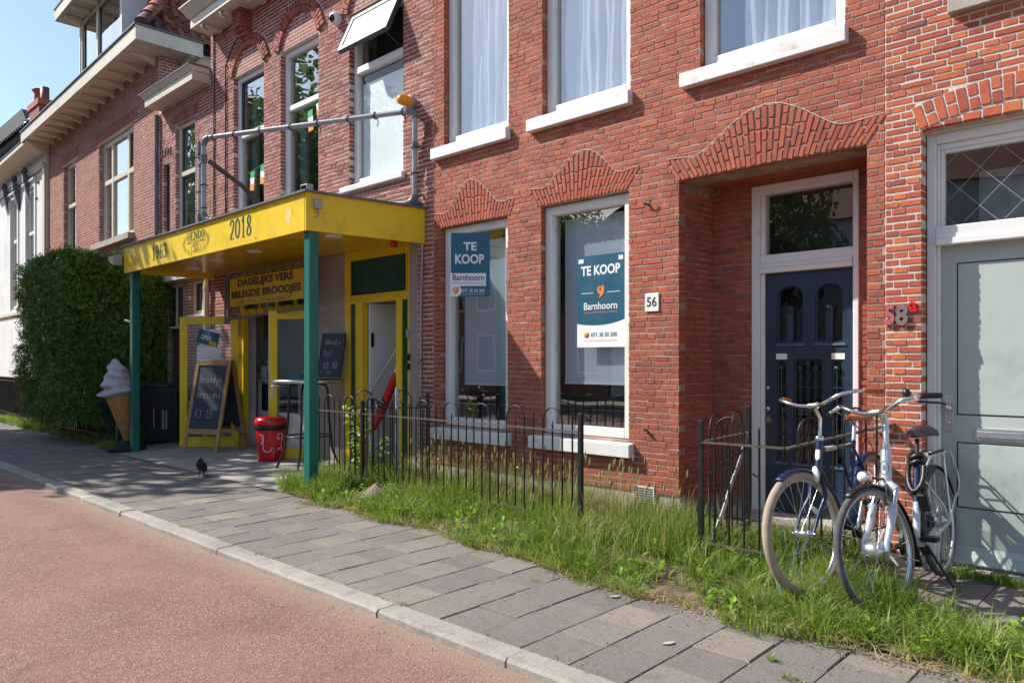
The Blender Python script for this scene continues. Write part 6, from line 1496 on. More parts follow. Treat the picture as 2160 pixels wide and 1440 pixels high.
def arcband(mb,Rm,w_,a0,a1,n=24,th=.003,c=(0,0,0),drop=.008):
    vs=[];fs=[];pr=[(-w_/2,-drop),(-w_/3,0),(0,.004),(w_/3,0),(w_/2,-drop)]
    for i in range(n+1):
        a=a0+(a1-a0)*i/n
        for y_,h in pr: vs.append((c[0]+(Rm+h)*cos(a),y_,c[2]+(Rm+h)*sin(a)))
    for i in range(n):
        for k in range(4): q=i*5+k; fs.append((q,q+1,q+6,q+5))
    mb.add(vs,fs,smooth=True)
def steerM(hx,hz,ang,caster,axis_pt,yaw):
    ax=Vector((-sin(caster),0,cos(caster))); return Matrix.Translation(axis_pt)@Matrix.Rotation(yaw,4,ax)@Matrix.Translation(-Vector(axis_pt))
def bicycle(kind,loc,heading,steer,lean,label):
    B_=thing('bicycle',label,'bicycle',loc,heading)
    Lm=Matrix.Rotation(lean,4,'X'); blue=kind=='blue'
    Rw=.355 if blue else .350; wb=1.13 if blue else 1.08; tr=.026 if blue else .021
    paint=M['navy'] if blue else M['silver_paint']
    cas=R(17); hb=Vector((wb-.205,0,.66)); ht=hb+Vector((-sin(cas),0,cos(cas)))*.22
    if not blue: hb=Vector((wb-.21,0,.70)); ht=hb+Vector((-sin(cas),0,cos(cas)))*.20
    St=Lm@Matrix.Translation(hb)@Matrix.Rotation(steer,4,Vector((-sin(cas),0,cos(cas))))@Matrix.Translation(-hb)
    bbk=Vector((.47,0,.29)); stt=bbk+Vector((-.20,0,.52))
    ty='tyre_cream' if blue else 'tyre_grey'
    wheel(B_,Lm@Matrix.Translation((0,0,Rw)),Rw,tr,ty,28,.045,.035,.06,stripe=not blue)
    wheel(B_,St@Matrix.Translation((wb,0,Rw)),Rw,tr,ty,28,.016 if blue else .050,.022 if blue else .055,.07 if blue else .085,stripe=not blue)
    mb=MB(Lm)
    if blue:
        mb.tube([hb,ht],.020,14); mb.tube([bbk,stt+(stt-bbk)*.02],.016,12); tt0=ht-(ht-hb)*.28; mb.tube([tt0,bbk+(stt-bbk)*.97],.015,12); mb.tube([hb+(ht-hb)*.25,bbk],.018,12)
        mb.tube([tt0+(stt-tt0)*.55,bbk+(stt-bbk)*.45],.010,10)
        for s in (-1,1):
            mb.tube([stt*.9+bbk*.1+Vector((0,s*.012,0)),Vector((.05,s*.055,Rw+.06)),Vector((0,s*.062,Rw))],[.008,.008,.009],8); mb.tube([bbk+Vector((0,s*.025,0)),Vector((.3,s*.05,.30)),Vector((0,s*.062,Rw))],[.010,.009,.009],8)
    else:
        mb.tube([hb-(ht-hb)*.1,ht],.029,16); 
        mb.tube([hb+Vector((0,0,.0)),hb*.72+bbk*.28+Vector((-.02,0,-.10)),bbk+Vector((.03,0,.05)),bbk],[.034,.034,.034,.034],14); mb.tube([bbk,stt-(stt-bbk)*.02],.021,12)
        for s in (-1,1):
            mb.tube([stt*.8+bbk*.2,Vector((.08,s*.06,Rw+.12)),Vector((0,s*.066,Rw))],[.009,.009,.010],8); mb.tube([bbk+Vector((0,s*.025,0)),Vector((.3,s*.052,.30)),Vector((0,s*.066,Rw))],[.011,.010,.010],8)
    mb.lathe([(0,-.04),(.022,-.04),(.022,.04),(0,.04)],bbk,16,'y')
    mb.build('frame',paint,B_)
    if not blue: MB(Lm).tube([stt*.98+bbk*.02,stt*.45+bbk*.55],.0225,12).build('dark_seat_tube',M['navy'],B_)
    # fork
    fc=hb-(ht-hb).normalized()*.03; mb=MB(St); axl=Vector((wb,0,Rw)); du=(ht-hb).normalized()
    if blue:
        mb.lathe([(0,-.02),(.024,-.02),(.024,.02),(0,.02)],fc,14)
        for s in (-1,1): mb.tube([fc,fc+Vector((.005,s*.042,-.005)),fc+Vector((.02,s*.052,-.09)),fc.lerp(axl,.6)+Vector((-.012,s*.058,0)),axl+Vector((0,s*.062,0))],[.014,.015,.015,.012,.008],10)
        mb.build('fork',paint,B_)
    else:
        mb.tube([fc+Vector((0,-.058,-.01)),fc+Vector((0,-.03,.02)),fc+Vector((0,.03,.02)),fc+Vector((0,.058,-.01))],.022,12)
        for s in (-1,1):
            p=fc+Vector((0,s*.06,-.01)); q=fc.lerp(axl,.30)+Vector((0,s*.062,0)); mb.tube([q-(q-p)*.12,q,fc.lerp(axl,.65)+Vector((.0,s*.064,0)),axl+Vector((-.01,s*.068,.04)),axl+Vector((0,s*.068,0))],[.021,.023,.021,.016,.012],12)
        fk=mb.build('fork',paint,B_); mb=MB(St)
        for s in (-1,1):
            p=fc+Vector((0,s*.06,-.01)); q=fc.lerp(axl,.30)+Vector((0,s*.062,0)); mb.tube([p,q],.015,12)
        mb.build('fork_stanchion',M['chrome'],fk); MB(St).box(fc.x+.045,fc.x+.062,.055,.072,fc.z-.13,fc.z-.08).build('amber_reflector',M['amber'],fk)
        MB(St).box(wb-.05,wb-.02,-.088,-.084,Rw+.24,Rw+.30).box(wb-.05,wb-.02,.084,.088,Rw+.24,Rw+.30).build('dark_decal',M['ink_navy'],fk)
    # headset, stem, handlebar
    top=ht+du*.02; stem_t=ht+du*(.17 if blue else .19); mb=MB(St); mb.lathe([(.0,-.012),(.024,-.012),(.027,0),(.024,.016),(.016,.02),(0,.02)],ht+du*.005,16)
    if blue: mb.tube([ht,ht+du*.13,stem_t+Vector((.055,0,.04))],[.011,.011,.013],10); hc=stem_t+Vector((.06,0,.045))
    else: mb.tube([ht,ht+du*.17],.017,12); mb.tube([ht+du*.15,ht+du*.20+Vector((.03,0,.0)),stem_t+Vector((.09,0,.03))],[.022,.021,.016],12); hc=stem_t+Vector((.09,0,.03))
    mb.tube([hc+Vector((0,-.028,0)),hc+Vector((0,.028,0))],.019,12); mb.build('stem',M['chrome'] if blue else M['alu'],B_)
    half=[(0,0,0),(.012,.05,.002),(.03,.10,.012),(.035,.16,.035),(.015,.215,.055),(-.035,.255,.06),(-.09,.275,.058)]; gr=[(-.09,.275,.058),(-.15,.295,.052),(-.21,.315,.044)]
    if not blue: half=[(0,0,0),(.015,.06,0),(.035,.12,.02),(.03,.18,.05),(.0,.225,.06),(-.04,.25,.06)]; gr=[(-.04,.25,.06),(-.10,.275,.056),(-.16,.30,.05)]
    pts=[(hc.x+x,-y_,hc.z+z) for x,y_,z in half[::-1]]+[(hc.x+x,y_,hc.z+z) for x,y_,z in half[1:]]
    def smoothp(P,k=2):
        for _ in range(k):
            Q=[P[0]]
            for i in range(len(P)-1):
                a,b=Vector(P[i]),Vector(P[i+1]); Q+=[tuple(a*.75+b*.25),tuple(a*.25+b*.75)]
            P=Q+[P[-1]]
        return P
    hbar=MB(St).tube(smoothp(pts),.0115,12).build('handlebar',M['chrome'],B_)
    for s in (-1,1):
        MB(St).tube([(hc.x+x,s*y_,hc.z+z) for x,y_,z in gr],[.015,.0165,.018] if blue else .0165,12).build('grip',M['leather' if blue else 'black'],hbar)
        if not blue:
            g0=Vector((hc.x-.02,s*.24,hc.z+.06)); MB(St).tube([g0,g0+Vector((.03,s*.02,-.02)),g0+Vector((.05,s*.04,-.03))],[.014,.012,.009],8).build('brake_clamp',M['alu'],hbar)
            MB(St).tube([g0+Vector((.05,s*.035,-.028)),g0+Vector((.03,s*.07,-.038)),g0+Vector((-.05,s*.095,-.05)),g0+Vector((-.09,s*.105,-.062))],[.008,.007,.006,.006],8).build('brake_lever',M['black'],hbar)
            MB(St).tube(smoothp([g0+Vector((.05,s*.03,-.02)),g0+Vector((.14,-s*.06,-.02)),g0+Vector((.12,-s*.16,-.10)),ht+Vector((.05,s*.03,0)),hb+Vector((.04,s*.02,-.05)),axl+Vector((-.05,s*.05,.2))]),.0028,6).build('brake_cable',M['pvc' if s>0 else 'black'],hbar)
    if not blue: 
        mb=MB(St); ell(mb,(hc.x+.005,.205,hc.z+.085),(.022,.022,.028),12,8); mb.build('bell',M['black'],hbar)
    # fenders
    mb=MB(St); arcband(mb,Rw+.014,.058 if blue else .052,R(62 if blue else 62),R(128 if blue else 200),c=(wb,0,Rw)); fm=M['navy'] if blue else M['black']
    fe=mb.build('front_mudguard',fm,B_); s_=fe.modifiers.new('s','SOLIDIFY'); s_.thickness=.002
    mb=MB(Lm); arcband(mb,Rw+.014,.058 if blue else .052,R(-25),R(160),c=(0,0,Rw)); fe2=mb.build('rear_mudguard',fm,B_); s_=fe2.modifiers.new('s','SOLIDIFY'); s_.thickness=.002
    if not blue:
        mb=MB(St)
        for s in (-1,1): mb.tube([(wb,s*.05,Rw),(wb+(Rw+.012)*cos(R(198)),s*.026,Rw+(Rw+.012)*sin(R(198)))],.0022,5)
        mb.build('mudguard_stay',M['chrome'],fe); 
        mb=MB(St); mb.hexa([(wb-.375,-.03,.20),(wb-.355,-.03,.20),(wb-.355,.03,.20),(wb-.375,.03,.20)],[(wb-.37,-.026,.31),(wb-.355,-.026,.31),(wb-.355,.026,.31),(wb-.37,.026,.31)]); mb.build('mud_flap',M['rubber'],fe)
    # saddle
    sp0=stt; sp1=stt+(stt-bbk).normalized()*(.13 if blue else .10); MB(Lm).tube([sp0-(stt-bbk).normalized()*.03,sp1],.0135,12).build('seat_post',M['alu'] if blue else M['black'],B_)
    c=sp1+Vector((-.02,0,.045)); mb=MB(Lm); vs=[];fs=[];prof=[(.155,.010,.012),(.14,.020,.018),(.09,.028,.02),(.03,.045,.022),(-.03,.075,.026),(-.08,.092,.03),(-.115,.088,.028),(-.135,.06,.02)]; n=16
    if not blue: prof=[(x*1.05,y_*1.12,z*1.35) for x,y_,z in prof]
    for x,hw_,hz_ in prof:
        for k in range(n):
            a=2*PI*k/n; wz=sin(a); z=(hz_*wz if wz>0 else hz_*.8*wz)-(.025*abs(cos(a))**2.5*(hw_/.08))+(-.012 if -.02<x<.1 else .0)
            wr_=(.006*sin(a*7+x*60) if not blue else 0); vs.append((c.x+x,(hw_+wr_)*cos(a),c.z+z+wr_))
    for i in range(len(prof)-1):
        for k in range(n): l=(k+1)%n; fs.append((i*n+k,i*n+l,(i+1)*n+l,(i+1)*n+k))
    fs+=[tuple(range(n)),tuple(range((len(prof)-1)*n,len(prof)*n))]
    mb.add(vs,fs,smooth=True); sd=mb.build('saddle',M['leather'] if blue else M['saddle_cover'],B_); q=sd.modifiers.new('s','SUBSURF'); q.levels=1; q.render_levels=2
    mb=MB(Lm)
    for s in (-1,1):
        mb.tube([(c.x+.10,s*.015,c.z-.02),(c.x+.02,s*.022,c.z-.04),(c.x-.06,s*.03,c.z-.03)],.0035,6)
        if blue:
            mb.tube([(c.x-.10+.018*cos(t)*.8,s*.05+.018*sin(t),c.z-.065+t*.0022) for t in [i*.6 for i in range(34)]],.003,5)
    mb.build('saddle_rail',M['chrome'],sd)
    # cranks, pedals, chain case
    ca=R(-70 if not blue else 25); mb=MB(Lm)
    ck=MB(Lm).lathe([(0,-.06),(.012,-.06),(.012,.06),(0,.06)],bbk,12,'y').build('crankset',M['chrome'],B_)
    for s in (-1,1):
        e_=bbk+Vector((.17*sin(ca)*s*-1,s*.07,.17*cos(ca)*s)); MB(Lm).tube([bbk+Vector((0,s*.055,0)),e_],[.013,.009],8).build('crank_arm',M['alu'],ck)
        mb=MB(Lm); a_=e_+Vector((0,s*.055,0)); mb.box(a_.x-.035,a_.x+.035,a_.y-.045,a_.y+.045,a_.z-.014,a_.z+.014); mb.build('pedal',M['rubber'],ck,bevel=.006)
    if blue:
        MB(Lm).lathe([(.055,-.048),(.085,-.048),(.088,-.052),(.085,-.056),(.055,-.056)],bbk,24,'y').build('chain_ring',M['chrome'],ck); mb=MB(Lm)
        for s_ in (-1,1): mb.tube([bbk+Vector((0,-.052,s_*.084)),Vector((0,-.052,Rw+s_*.035))],.004,5)
        mb.build('chain',M['iron'],B_)
        fr_=MB(Lm); a,b=tt0,bbk+(stt-bbk)*.97; fr_.tube([a.lerp(b,.14),a.lerp(b,.42)],.0156,12); fr_=fr_.build('top_tube_decal',M['plate'],B_)
        d=(b-a).normalized(); 
        for s in (-1,1):
            Mv=Lm@Matrix.Translation(a.lerp(b,.16 if s<0 else .16))@Matrix.Rotation(math.atan2(-d.z,d.x)+0,4,'Y')@Matrix.Rotation(PI if s>0 else 0,4,'Z')
            put_text('velo',(-.13 if s>0 else 0)+.0,(0 if s>0 else .13),-.007,.007,-.0160,M['ink_navy'],fr_,M_=Mv)
        mb=MB(Lm@Matrix.Translation(hb.lerp(ht,.55))@Matrix.Rotation(-cas,4,'Y')); mb.prism([(.0,-.045)],0,0) if 0 else None
        for k in range(1): mb.add([(.0212*cos(a),.0212*sin(a),z) for a in (-.7,-.35,0,.35,.7) for z in (-.03+.02*abs(a),.035)],[(2*i,2*i+2,2*i+3,2*i+1) for i in range(4)])
        mb.build('head_badge',M['plate'],B_)
        mb=MB(St); p=hb+Vector((.075,.04,.02)); ell(mb,tuple(p),(.012,.024,.048),14,10); mb.build('clear_reflector',M['reflect'],B_)
        mb=MB(St@Matrix.Translation(axl)@Matrix.Rotation(R(55),4,'Y')); mb2=[]; ell(mb,(-.17,.0,-.05),(.018,.004,.045),12,8); mb.build('spoke_reflector',M['reflect'],B_)
    else:
        mb=MB(Lm); P=[(bbk.x+.115*cos(a),bbk.z+.115*sin(a)) for a in [R(80)-R(170)*i/12 for i in range(13)]]+[(.05*cos(a),Rw+.055*sin(a)) for a in [R(-95)-R(170)*i/8 for i in range(9)]]
        mb.prism(P,-.066,-.036); mb.build('chain_case',M['black'],B_,bevel=.006)
        mb=MB(Lm); P=[(-Rw*.82,Rw+.02),(.02,Rw-.03),(.26,Rw+.13),(.24,Rw+.26),(.05,Rw+.33),(-.1,Rw+.30)]; mb.prism(P,.030,.032); mb.build('coat_guard',glass('clear_guard',(.80,.82,.82),1.2),B_)
        # rack
        mb=MB(Lm); zt=.785
        for s in (-1,1):
            mb.tube(smoothp([(.19,s*.03,zt+.0),(.10,s*.055,zt),(-.22,s*.06,zt),(-.255,s*.05,zt-.01),(-.27,0,zt-.01)],1),.0065,8)
            mb.tube(smoothp([(-.20,s*.062,zt),(-.30,s*.072,zt-.17),(-.26,s*.075,zt-.27),(-.10,s*.075,Rw+.12),(0,s*.07,Rw)],1),.0065,8); mb.tube([(-.06,s*.06,zt),(-.02,s*.07,Rw+.02)],.006,8)
            mb.tube([(.14,s*.04,zt),(.20,s*.02,.72)],.006,8)
        for x in (.08,-.04,-.16): mb.tube([(x,-.06,zt),(x,.06,zt)],.005,6)
        mb.build('luggage_rack',M['alu'],B_)
        MB(Lm).tube([(.10,.02,zt+.01),(-.05,.025,zt+.012),(-.20,.02,zt+.012)],.008,6).build('rack_strap',M['black'],B_)
        # lock chain
        pts=[]; 
        mb=MB(Lm)
        for z_,r_ in ((.80,.036),(.765,.038)): mb.tube([(stt.x+.0+r_*cos(a)+.02,r_*sin(a),z_+.01*sin(a*2)) for a in [2*PI*i/14 for i in range(14)]],.017,8,closed=True)
        mb.tube(smoothp([(stt.x+.02,-.04,.77),(stt.x+.04,-.055,.70),(stt.x+.09,-.04,.62),(stt.x+.13,.0,.58),(stt.x+.10,.045,.64),(stt.x+.04,.045,.74)],1),.016,8); lkk=mb.build('chain_lock',M['black'],B_)
        MB(Lm@Matrix.Translation((stt.x+.14,.05,.53))@Matrix.Rotation(R(25),4,'Y')).box(-.022,.022,-.03,.03,-.06,.06).build('lock_body',M['black'],lkk,bevel=.01)
        # lamp
        hl_=hb+Vector((.185,0,.055)); mb=MB(St); ell(mb,(hl_.x,0,hl_.z),(.04,.034,.034),16,10); lm=mb.build('headlamp',M['chrome'],B_); MB(St).lathe([(0,.042),(.026,.036),(.031,.026)],(hl_.x,0,hl_.z),16,'x').build('lamp_lens',M['reflect'],lm); MB(St).tube([(hl_.x-.02,0,hl_.z),(hb.x+.06,0,hl_.z-.03),(hb.x+.02,0,hl_.z-.03)],.007,6).build('lamp_bracket',M['black'],lm)
        mb=MB(Lm@Matrix.Translation(hb.lerp(ht,.35))@Matrix.Rotation(-cas,4,'Y'))
        def ring(r1,r2,mt,nm,off):
            mb=MB(Lm@Matrix.Translation(hb.lerp(ht,.4))@Matrix.Rotation(-cas,4,'Y')); n=24; vs=[]
            for k in range(n):
                t=2*PI*k/n
                for q in (r1,r2):
                    u=q*.6*cos(t); z=q*sin(t); aa=u/.0295; vs.append(((.0295+off)*cos(aa),(.0295+off)*sin(aa),z))
            mb.add(vs,[(2*k,2*k+1,(2*k+3)%(2*n),(2*k+2)%(2*n)) for k in range(n)]); mb.build(nm,M[mt],B_)
        ring(.036,.041,'ink_navy','head_emblem',.0007); ring(.006,.014,'ink_navy','head_emblem',.0007)
        MB(Lm).tube([(.44,.05,.27),(.40,.12,.10),(.39,.155,.02)],.009,8).build('kickstand',M['black'],B_)
    return B_
def place(front,rear,zf): 
    h=math.atan2(front[1]-rear[1],front[0]-rear[0]); return (rear[0],rear[1],zf),h
l_,h_=place((-1.615,4.23),(-1.62,5.36),.065)
bicycle('blue',l_,h_,R(-14),R(4),'navy blue city bicycle with tan saddle, tan grips and cream tyres')
l_,h_=place((-1.25,4.34),(-1.215,5.41),.015)
bicycle('white',l_,h_,R(-14),R(6),'silver white step-through bicycle with covered saddle and luggage rack')
# blue string tied to the cream tyre
o=MB().tube([(-1.73,4.03,.22),(-1.70,4.0,.15),(-1.68,3.97,.07)],.004,5).tube([(-1.70,4.0,.15),(-1.75,4.02,.11)],.003,5).build('blue_string',M['blue_liq']); tag(o,'frayed blue string tied round the cream front tyre','string')
# ================================================================ VEGETATION
import numpy as np
rng=np.random.default_rng(5)
def blades(name,px,py,pz,h,w,lean,ldir,rnd,mat,kinds=3,droop=1.0):
    """grass blades: curved ribbons, arrays in, one mesh out"""
    n=len(px); seg=kinds; V=[]; az=rng.uniform(0,2*np.pi,n); cx,cy=np.cos(az),np.sin(az)
    lx,ly=np.cos(ldir)*lean,np.sin(ldir)*lean
    nv=2*seg+1; P=np.zeros((n,nv,3))
    for k in range(seg+1):
        t=k/seg; ox=lx*h*t**2; oy=ly*h*t**2; z=h*(t-.5*np.minimum(lean,1.4)*droop*t**2.4*.75)
        ww=w*(1-t)**.7*.5
        if k<seg:
            P[:,2*k,0]=px+ox-cx*ww; P[:,2*k,1]=py+oy-cy*ww; P[:,2*k,2]=pz+z
            P[:,2*k+1,0]=px+ox+cx*ww; P[:,2*k+1,1]=py+oy+cy*ww; P[:,2*k+1,2]=pz+z
        else: P[:,2*k,0]=px+ox; P[:,2*k,1]=py+oy; P[:,2*k,2]=pz+z
    base_=(np.arange(n)*nv)[:,None]
    quads=np.concatenate([base_+np.array([[2*k,2*k+1,2*k+3,2*k+2]]) for k in range(seg-1)],0) if seg>1 else np.zeros((0,4),int)
    tris=base_+np.array([[2*seg-2,2*seg-1,2*seg]])
    me=bpy.data.meshes.new(name); me.vertices.add(n*nv); me.vertices.foreach_set('co',P.reshape(-1))
    loops=np.concatenate([quads.reshape(-1),tris.reshape(-1)]); nq,ntr=len(quads),len(tris)
    me.loops.add(len(loops)); me.loops.foreach_set('vertex_index',loops.astype(np.int32))
    me.polygons.add(nq+ntr); ls=np.concatenate([np.arange(nq)*4,nq*4+np.arange(ntr)*3]).astype(np.int32)
    me.polygons.foreach_set('loop_start',ls); me.polygons.foreach_set('use_smooth',[True]*(nq+ntr))
    at=me.attributes.new('rnd','FLOAT','FACE'); r=np.concatenate([np.tile(rnd,seg-1),rnd]) if seg>1 else rnd
    at.data.foreach_set('value',r.astype(np.float32)); me.materials.append(mat); me.update(); me.validate()
    o=bpy.data.objects.new(name,me); link(o); return o
def vsoil(x,y):
    return np.where(x<-1.62,-.004+.075*np.clip((y-3.95)/.5,0,1),.012)
def npedge(x): return 3.78+.10*np.sin(x*1.1)+np.where(x<-6.6,.42,np.maximum(0,-x-3.3)*.085)+.04*np.sin(x*5)
X=[];Y=[];Hh=[];LN=[];LD=[];RN=[];WD=[]
def tuft(x,y,n,h,spread,lean,warm):
    a=rng.uniform(0,2*np.pi,n); r=spread*np.sqrt(rng.uniform(0,1,n))
    X.append(x+r*np.cos(a)); Y.append(y+r*np.sin(a)); Hh.append(h*rng.uniform(.45,1.15,n)); LN.append(np.abs(rng.normal(lean,.35,n))); LD.append(a+rng.normal(0,.7,n)); RN.append(np.clip(rng.normal(warm+rng.normal(0,.13),.22,n),0,1)); WD.append(rng.uniform(.0045,.0105,n)*(1+.5*(rng.random(n)<.12)))
def ok(x,y):
    e=npedge(np.array(x))
    return y>e
def dens(x,y):   # clumpiness
    return .5+.5*math.sin(x*4.3+math.sin(y*3)*1.5)*math.sin(y*5.1+x*1.3)
for k in range(2300):
    x=rng.uniform(-7.35,-1.15); y=rng.uniform(3.62,5.5); e=float(npedge(np.array(x)))
    if x>-1.62: e=max(e,3.74)
    if y<e-.02: continue
    if x>-1.62 and y>4.75: continue
    d=dens(x,y); front=y<e+.5
    right=x>-3.6
    if front or right:
        if rng.random()>.45+.55*d: continue
        h=.12+.15*d*(1.0 if (x>-5.2) else .65); 
        if right and y>4.2: h+=.03
        if y<e+.07: h*=.7
        if NI[0]<x<NI[1] and y>5.35: continue
        tuft(x,y,int(13+20*d),h,.05+.03*d,.55 if not front else .75,.42+.12*math.sin(x*7))
    else:
        if rng.random()>.85: continue
        dry=(-6.4<x<-3.4 and y>4.85)
        tuft(x,y,int(10+12*d),(.13+.14*d) if dry else (.17+.17*d),.06,.5,.60 if dry else .42)
for k in range(110): tuft(rng.uniform(-7.35,-6.45),rng.uniform(4.12,4.55),16,.20+.10*rng.random(),.06,.5,.45)
for k in range(330):      # strip in front of the sage door
    x=rng.uniform(-1.62,.9); y=rng.uniform(3.80,4.42)
    d=dens(x*1.7,y*1.7); tuft(x,y,int(11+16*d),.10+.17*d*(1 if y>3.9 else .6),.055,.7,.5)
for k in range(60): tuft(rng.uniform(-1.3,-.8),5.52+rng.uniform(-.08,.03),8,.09,.03,.6,.45)
for k in range(26): tuft(rng.uniform(-1.1,-.3),rng.uniform(4.5,5.4),7,.05,.03,.9,.5)
for k in range(400):      # grass at the foot of the hedge and fence on the left
    x=rng.uniform(-21,-12.6); y=4.38+abs(rng.normal(0,.10))-.08*math.sin(x*2); 
    if dens(x,y*.3)<.25: continue
    tuft(x,y,14,.16+.12*rng.random(),.08,.6,.5)
for k in range(120): tuft(-13.0+rng.uniform(-.25,.2),4.34+rng.uniform(-.15,.08),12,.16,.06,.8,.58)
for k in range(70): tuft(rng.uniform(-12.35,-11.9),rng.uniform(4.7,5.5),8,.12,.06,.6,.55)
# sprouts in joints and against the kerb
for k in range(150):
    x=-2.134+.3*rng.integers(-40,8)+rng.normal(0,.004); y=rng.uniform(2.68,4.0)
    if rng.random()<.75: y=2.665+rng.uniform(0,.01); x=rng.uniform(-12,1)
    if rng.random()<.5: tuft(x,y,int(rng.integers(4,10)),.018+.02*rng.random(),.022,1.0,.6)
for (x,y) in ((-6.35,2.66),(-6.30,2.665),(-5.02,2.66),(-3.42,2.66),(-1.7,3.62),(-2.55,3.60),(-3.1,3.55),(-1.45,3.35),(-1.30,3.2),(-.95,3.05)): 
    for q in range(3): tuft(x+rng.uniform(-.04,.04),y,9,.035,.02,1.1,.55)
X,Y,Hh,LN,LD,RN,WD=[np.concatenate(a) for a in (X,Y,Hh,LN,LD,RN,WD)]
zz=vsoil(X,Y); zz=np.where((X<-7.4),0.0,zz)-.005
o=blades('grass',X,Y,zz,Hh,WD,LN,LD,RN,M['grass'],3); tag(o,'long bright green grass and tufts along the fence, houses and pavement edge','grass',kind='stuff')
# dry straw stalks with seed heads behind the long fence, thatch at soil level
n=1500; x=rng.uniform(-6.3,-3.45,n); y=rng.uniform(4.85,5.48,n); x2=rng.uniform(-3.6,-2.6,250); y2=rng.uniform(4.0,5.4,250); x=np.concatenate([x,x2]); y=np.concatenate([y,y2]); n=len(x)
h=rng.uniform(.2,.52,n); o=blades('dry_grass',x,y,vsoil(x,y),h,np.full(n,.0045),np.abs(rng.normal(.25,.2,n)),rng.uniform(0,6.28,n),rng.uniform(0,1,n),M['dry'],3,.6); tag(o,'straw coloured dry grass stalks below the shop window sills','dry grass',kind='stuff')
idx=rng.choice(n,190,replace=False); mb=MB()
for i in idx:
    if h[i]<.24: continue
    p=Vector((x[i],y[i],float(vsoil(x[i],y[i]))+h[i]*.93)); mb.tube([p,p+Vector((.003,0,.02)),p+Vector((.006,0,.05)),p+Vector((.008,0,.065))],[.003,.008,.007,.002],5)
o=mb.build('seed_heads',M['dry']); tag(o,'brown seed heads on the dry stalks below the windows','seed heads',kind='stuff')
n=2600; x=np.concatenate([rng.uniform(-6.3,-3.4,1500),rng.uniform(-7,-.2,1100)]); y=np.concatenate([rng.uniform(4.7,5.45,1500),np.zeros(1100)]); y[1500:]=np.maximum(npedge(x[1500:]),3.74)+np.abs(rng.normal(0,.05,1100))-.05
o=blades('thatch',x,y,vsoil(x,y)+.004,rng.uniform(.05,.13,n),np.full(n,.005),rng.uniform(1.2,2.2,n),rng.uniform(0,6.28,n),rng.uniform(0,1,n),M['dry'],3,1.0); tag(o,'flattened straw thatch at the roots and along the pavement edge','straw',kind='stuff')
# tall reed-like grass by the left gate posts
n=420; x=rng.uniform(-14.9,-12.9,n); y=rng.uniform(4.46,4.9,n)
o=blades('reed_grass',x,y,np.zeros(n),rng.uniform(.35,.85,n),np.full(n,.014),np.abs(rng.normal(.3,.2,n)),rng.uniform(0,6.28,n),rng.uniform(0,.6,n),M['grass'],4,.7); tag(o,'tall reed like grass behind the green gate posts','tall grass',kind='stuff')
# leaf litter
def litter(name,xs,ys,zs,size,label,mat='litter'):
    mb=MB(); 
    for x,y,z,s in zip(xs,ys,zs,size):
        a=rng.uniform(0,6.28); c,s_=math.cos(a)*s,math.sin(a)*s; k=rng.uniform(.35,.6); dz=s*.25*rng.uniform(-.3,1)
        mb.add([(x-c,y-s_,z),(x+s_*k,y-c*k,z+dz*.6),(x+c,y+s_,z+dz),(x-s_*k,y+c*k,z+dz*.4)],[(0,1,2,3)],float(rng.random()))
    return tag(mb.build(name,M[mat]),label,name.replace('_',' '),kind='stuff')
n=3800; xs=rng.uniform(-7,.4,n); e=np.maximum(npedge(xs),3.74); ys=e+rng.normal(.0,.05,n)-np.where(rng.random(n)<.06,rng.uniform(0,.7,n),0)
litter('leaf_litter',xs,ys,np.full(n,.006),rng.uniform(.004,.013,n),'brown dry leaf scraps along the edge of the paving')
n=260; litter('road_litter',rng.uniform(-9,-1,n),2.5-np.abs(rng.normal(0,.12,n)),np.full(n,-.040),rng.uniform(.004,.013,n),'small pale leaf crumbs in the gutter of the red road')
for (x_,y_,s_,lb) in ((-2.55,3.62,.035,'pale fallen leaf on the paving by the grass, left of the bicycles'),(-1.93,3.20,.040,'pale oval fallen leaf in the middle of a paving slab')):
    mb=MB(); mb.prism([(-s_,0),(-s_*.4,s_*.45),(s_*.5,s_*.4),(s_,0),(s_*.4,-s_*.45),(-s_*.5,-s_*.4)],0,.002); o=mb.build('fallen_leaf',M['stone'],None,loc=(x_,y_,.006)); o.rotation_euler=(R(86),0,.4+s_*20); tag(o,lb,'leaf')
# dandelions
for i,(x_,y_) in enumerate(((-5.95,5.2),(-6.75,5.15),(-4.9,5.3))):
    t=thing('dandelion','yellow dandelion in the grass '+('left of the first window sill','by the yellow door frame','below the right window sill')[i],'flower',(x_,y_,.06))
    MB().tube([(0,0,0),(.01,0,.30)],.003,5).build('stem',M['grass'],t); MB().lathe([(0,.30),(.02,.302),(.022,.312),(0,.322)],(.01,0,0),12).build('flower_head',M['yellow'],t)
# broad leaved young plant behind the left end of the fence
pt=thing('young_shrub','bright lime green leafy plant behind the left end of the fence','plant',(-6.95,4.95,0)); random.seed(6)
st=MB(); lf=MB()
for k in range(7):
    a=random.uniform(0,6.28); h_=random.uniform(.45,.85); P=[Vector((.03*cos(a),.03*sin(a),.03))]
    for i in range(5): P.append(P[-1]+Vector((.035*cos(a)+random.uniform(-.02,.02),.035*sin(a)+random.uniform(-.02,.02),h_/5)))
    st.tube(P,.004,5)
    for p in P[1:]:
        for q in range(7):
            b=random.uniform(0,6.28); r_=random.uniform(.02,.07); c=p+Vector((r_*cos(b),r_*sin(b),random.uniform(-.03,.05))); s_=random.uniform(.022,.042); nn=Vector((random.uniform(-.6,.6),random.uniform(-1,.2),random.uniform(.2,1))).normalized(); u=nn.cross(Vector((0,0,1))).normalized(); v=nn.cross(u)
            lf.add([tuple(c-u*s_),tuple(c-v*s_*.75),tuple(c+u*s_),tuple(c+v*s_*.75)],[(0,1,2,3)])
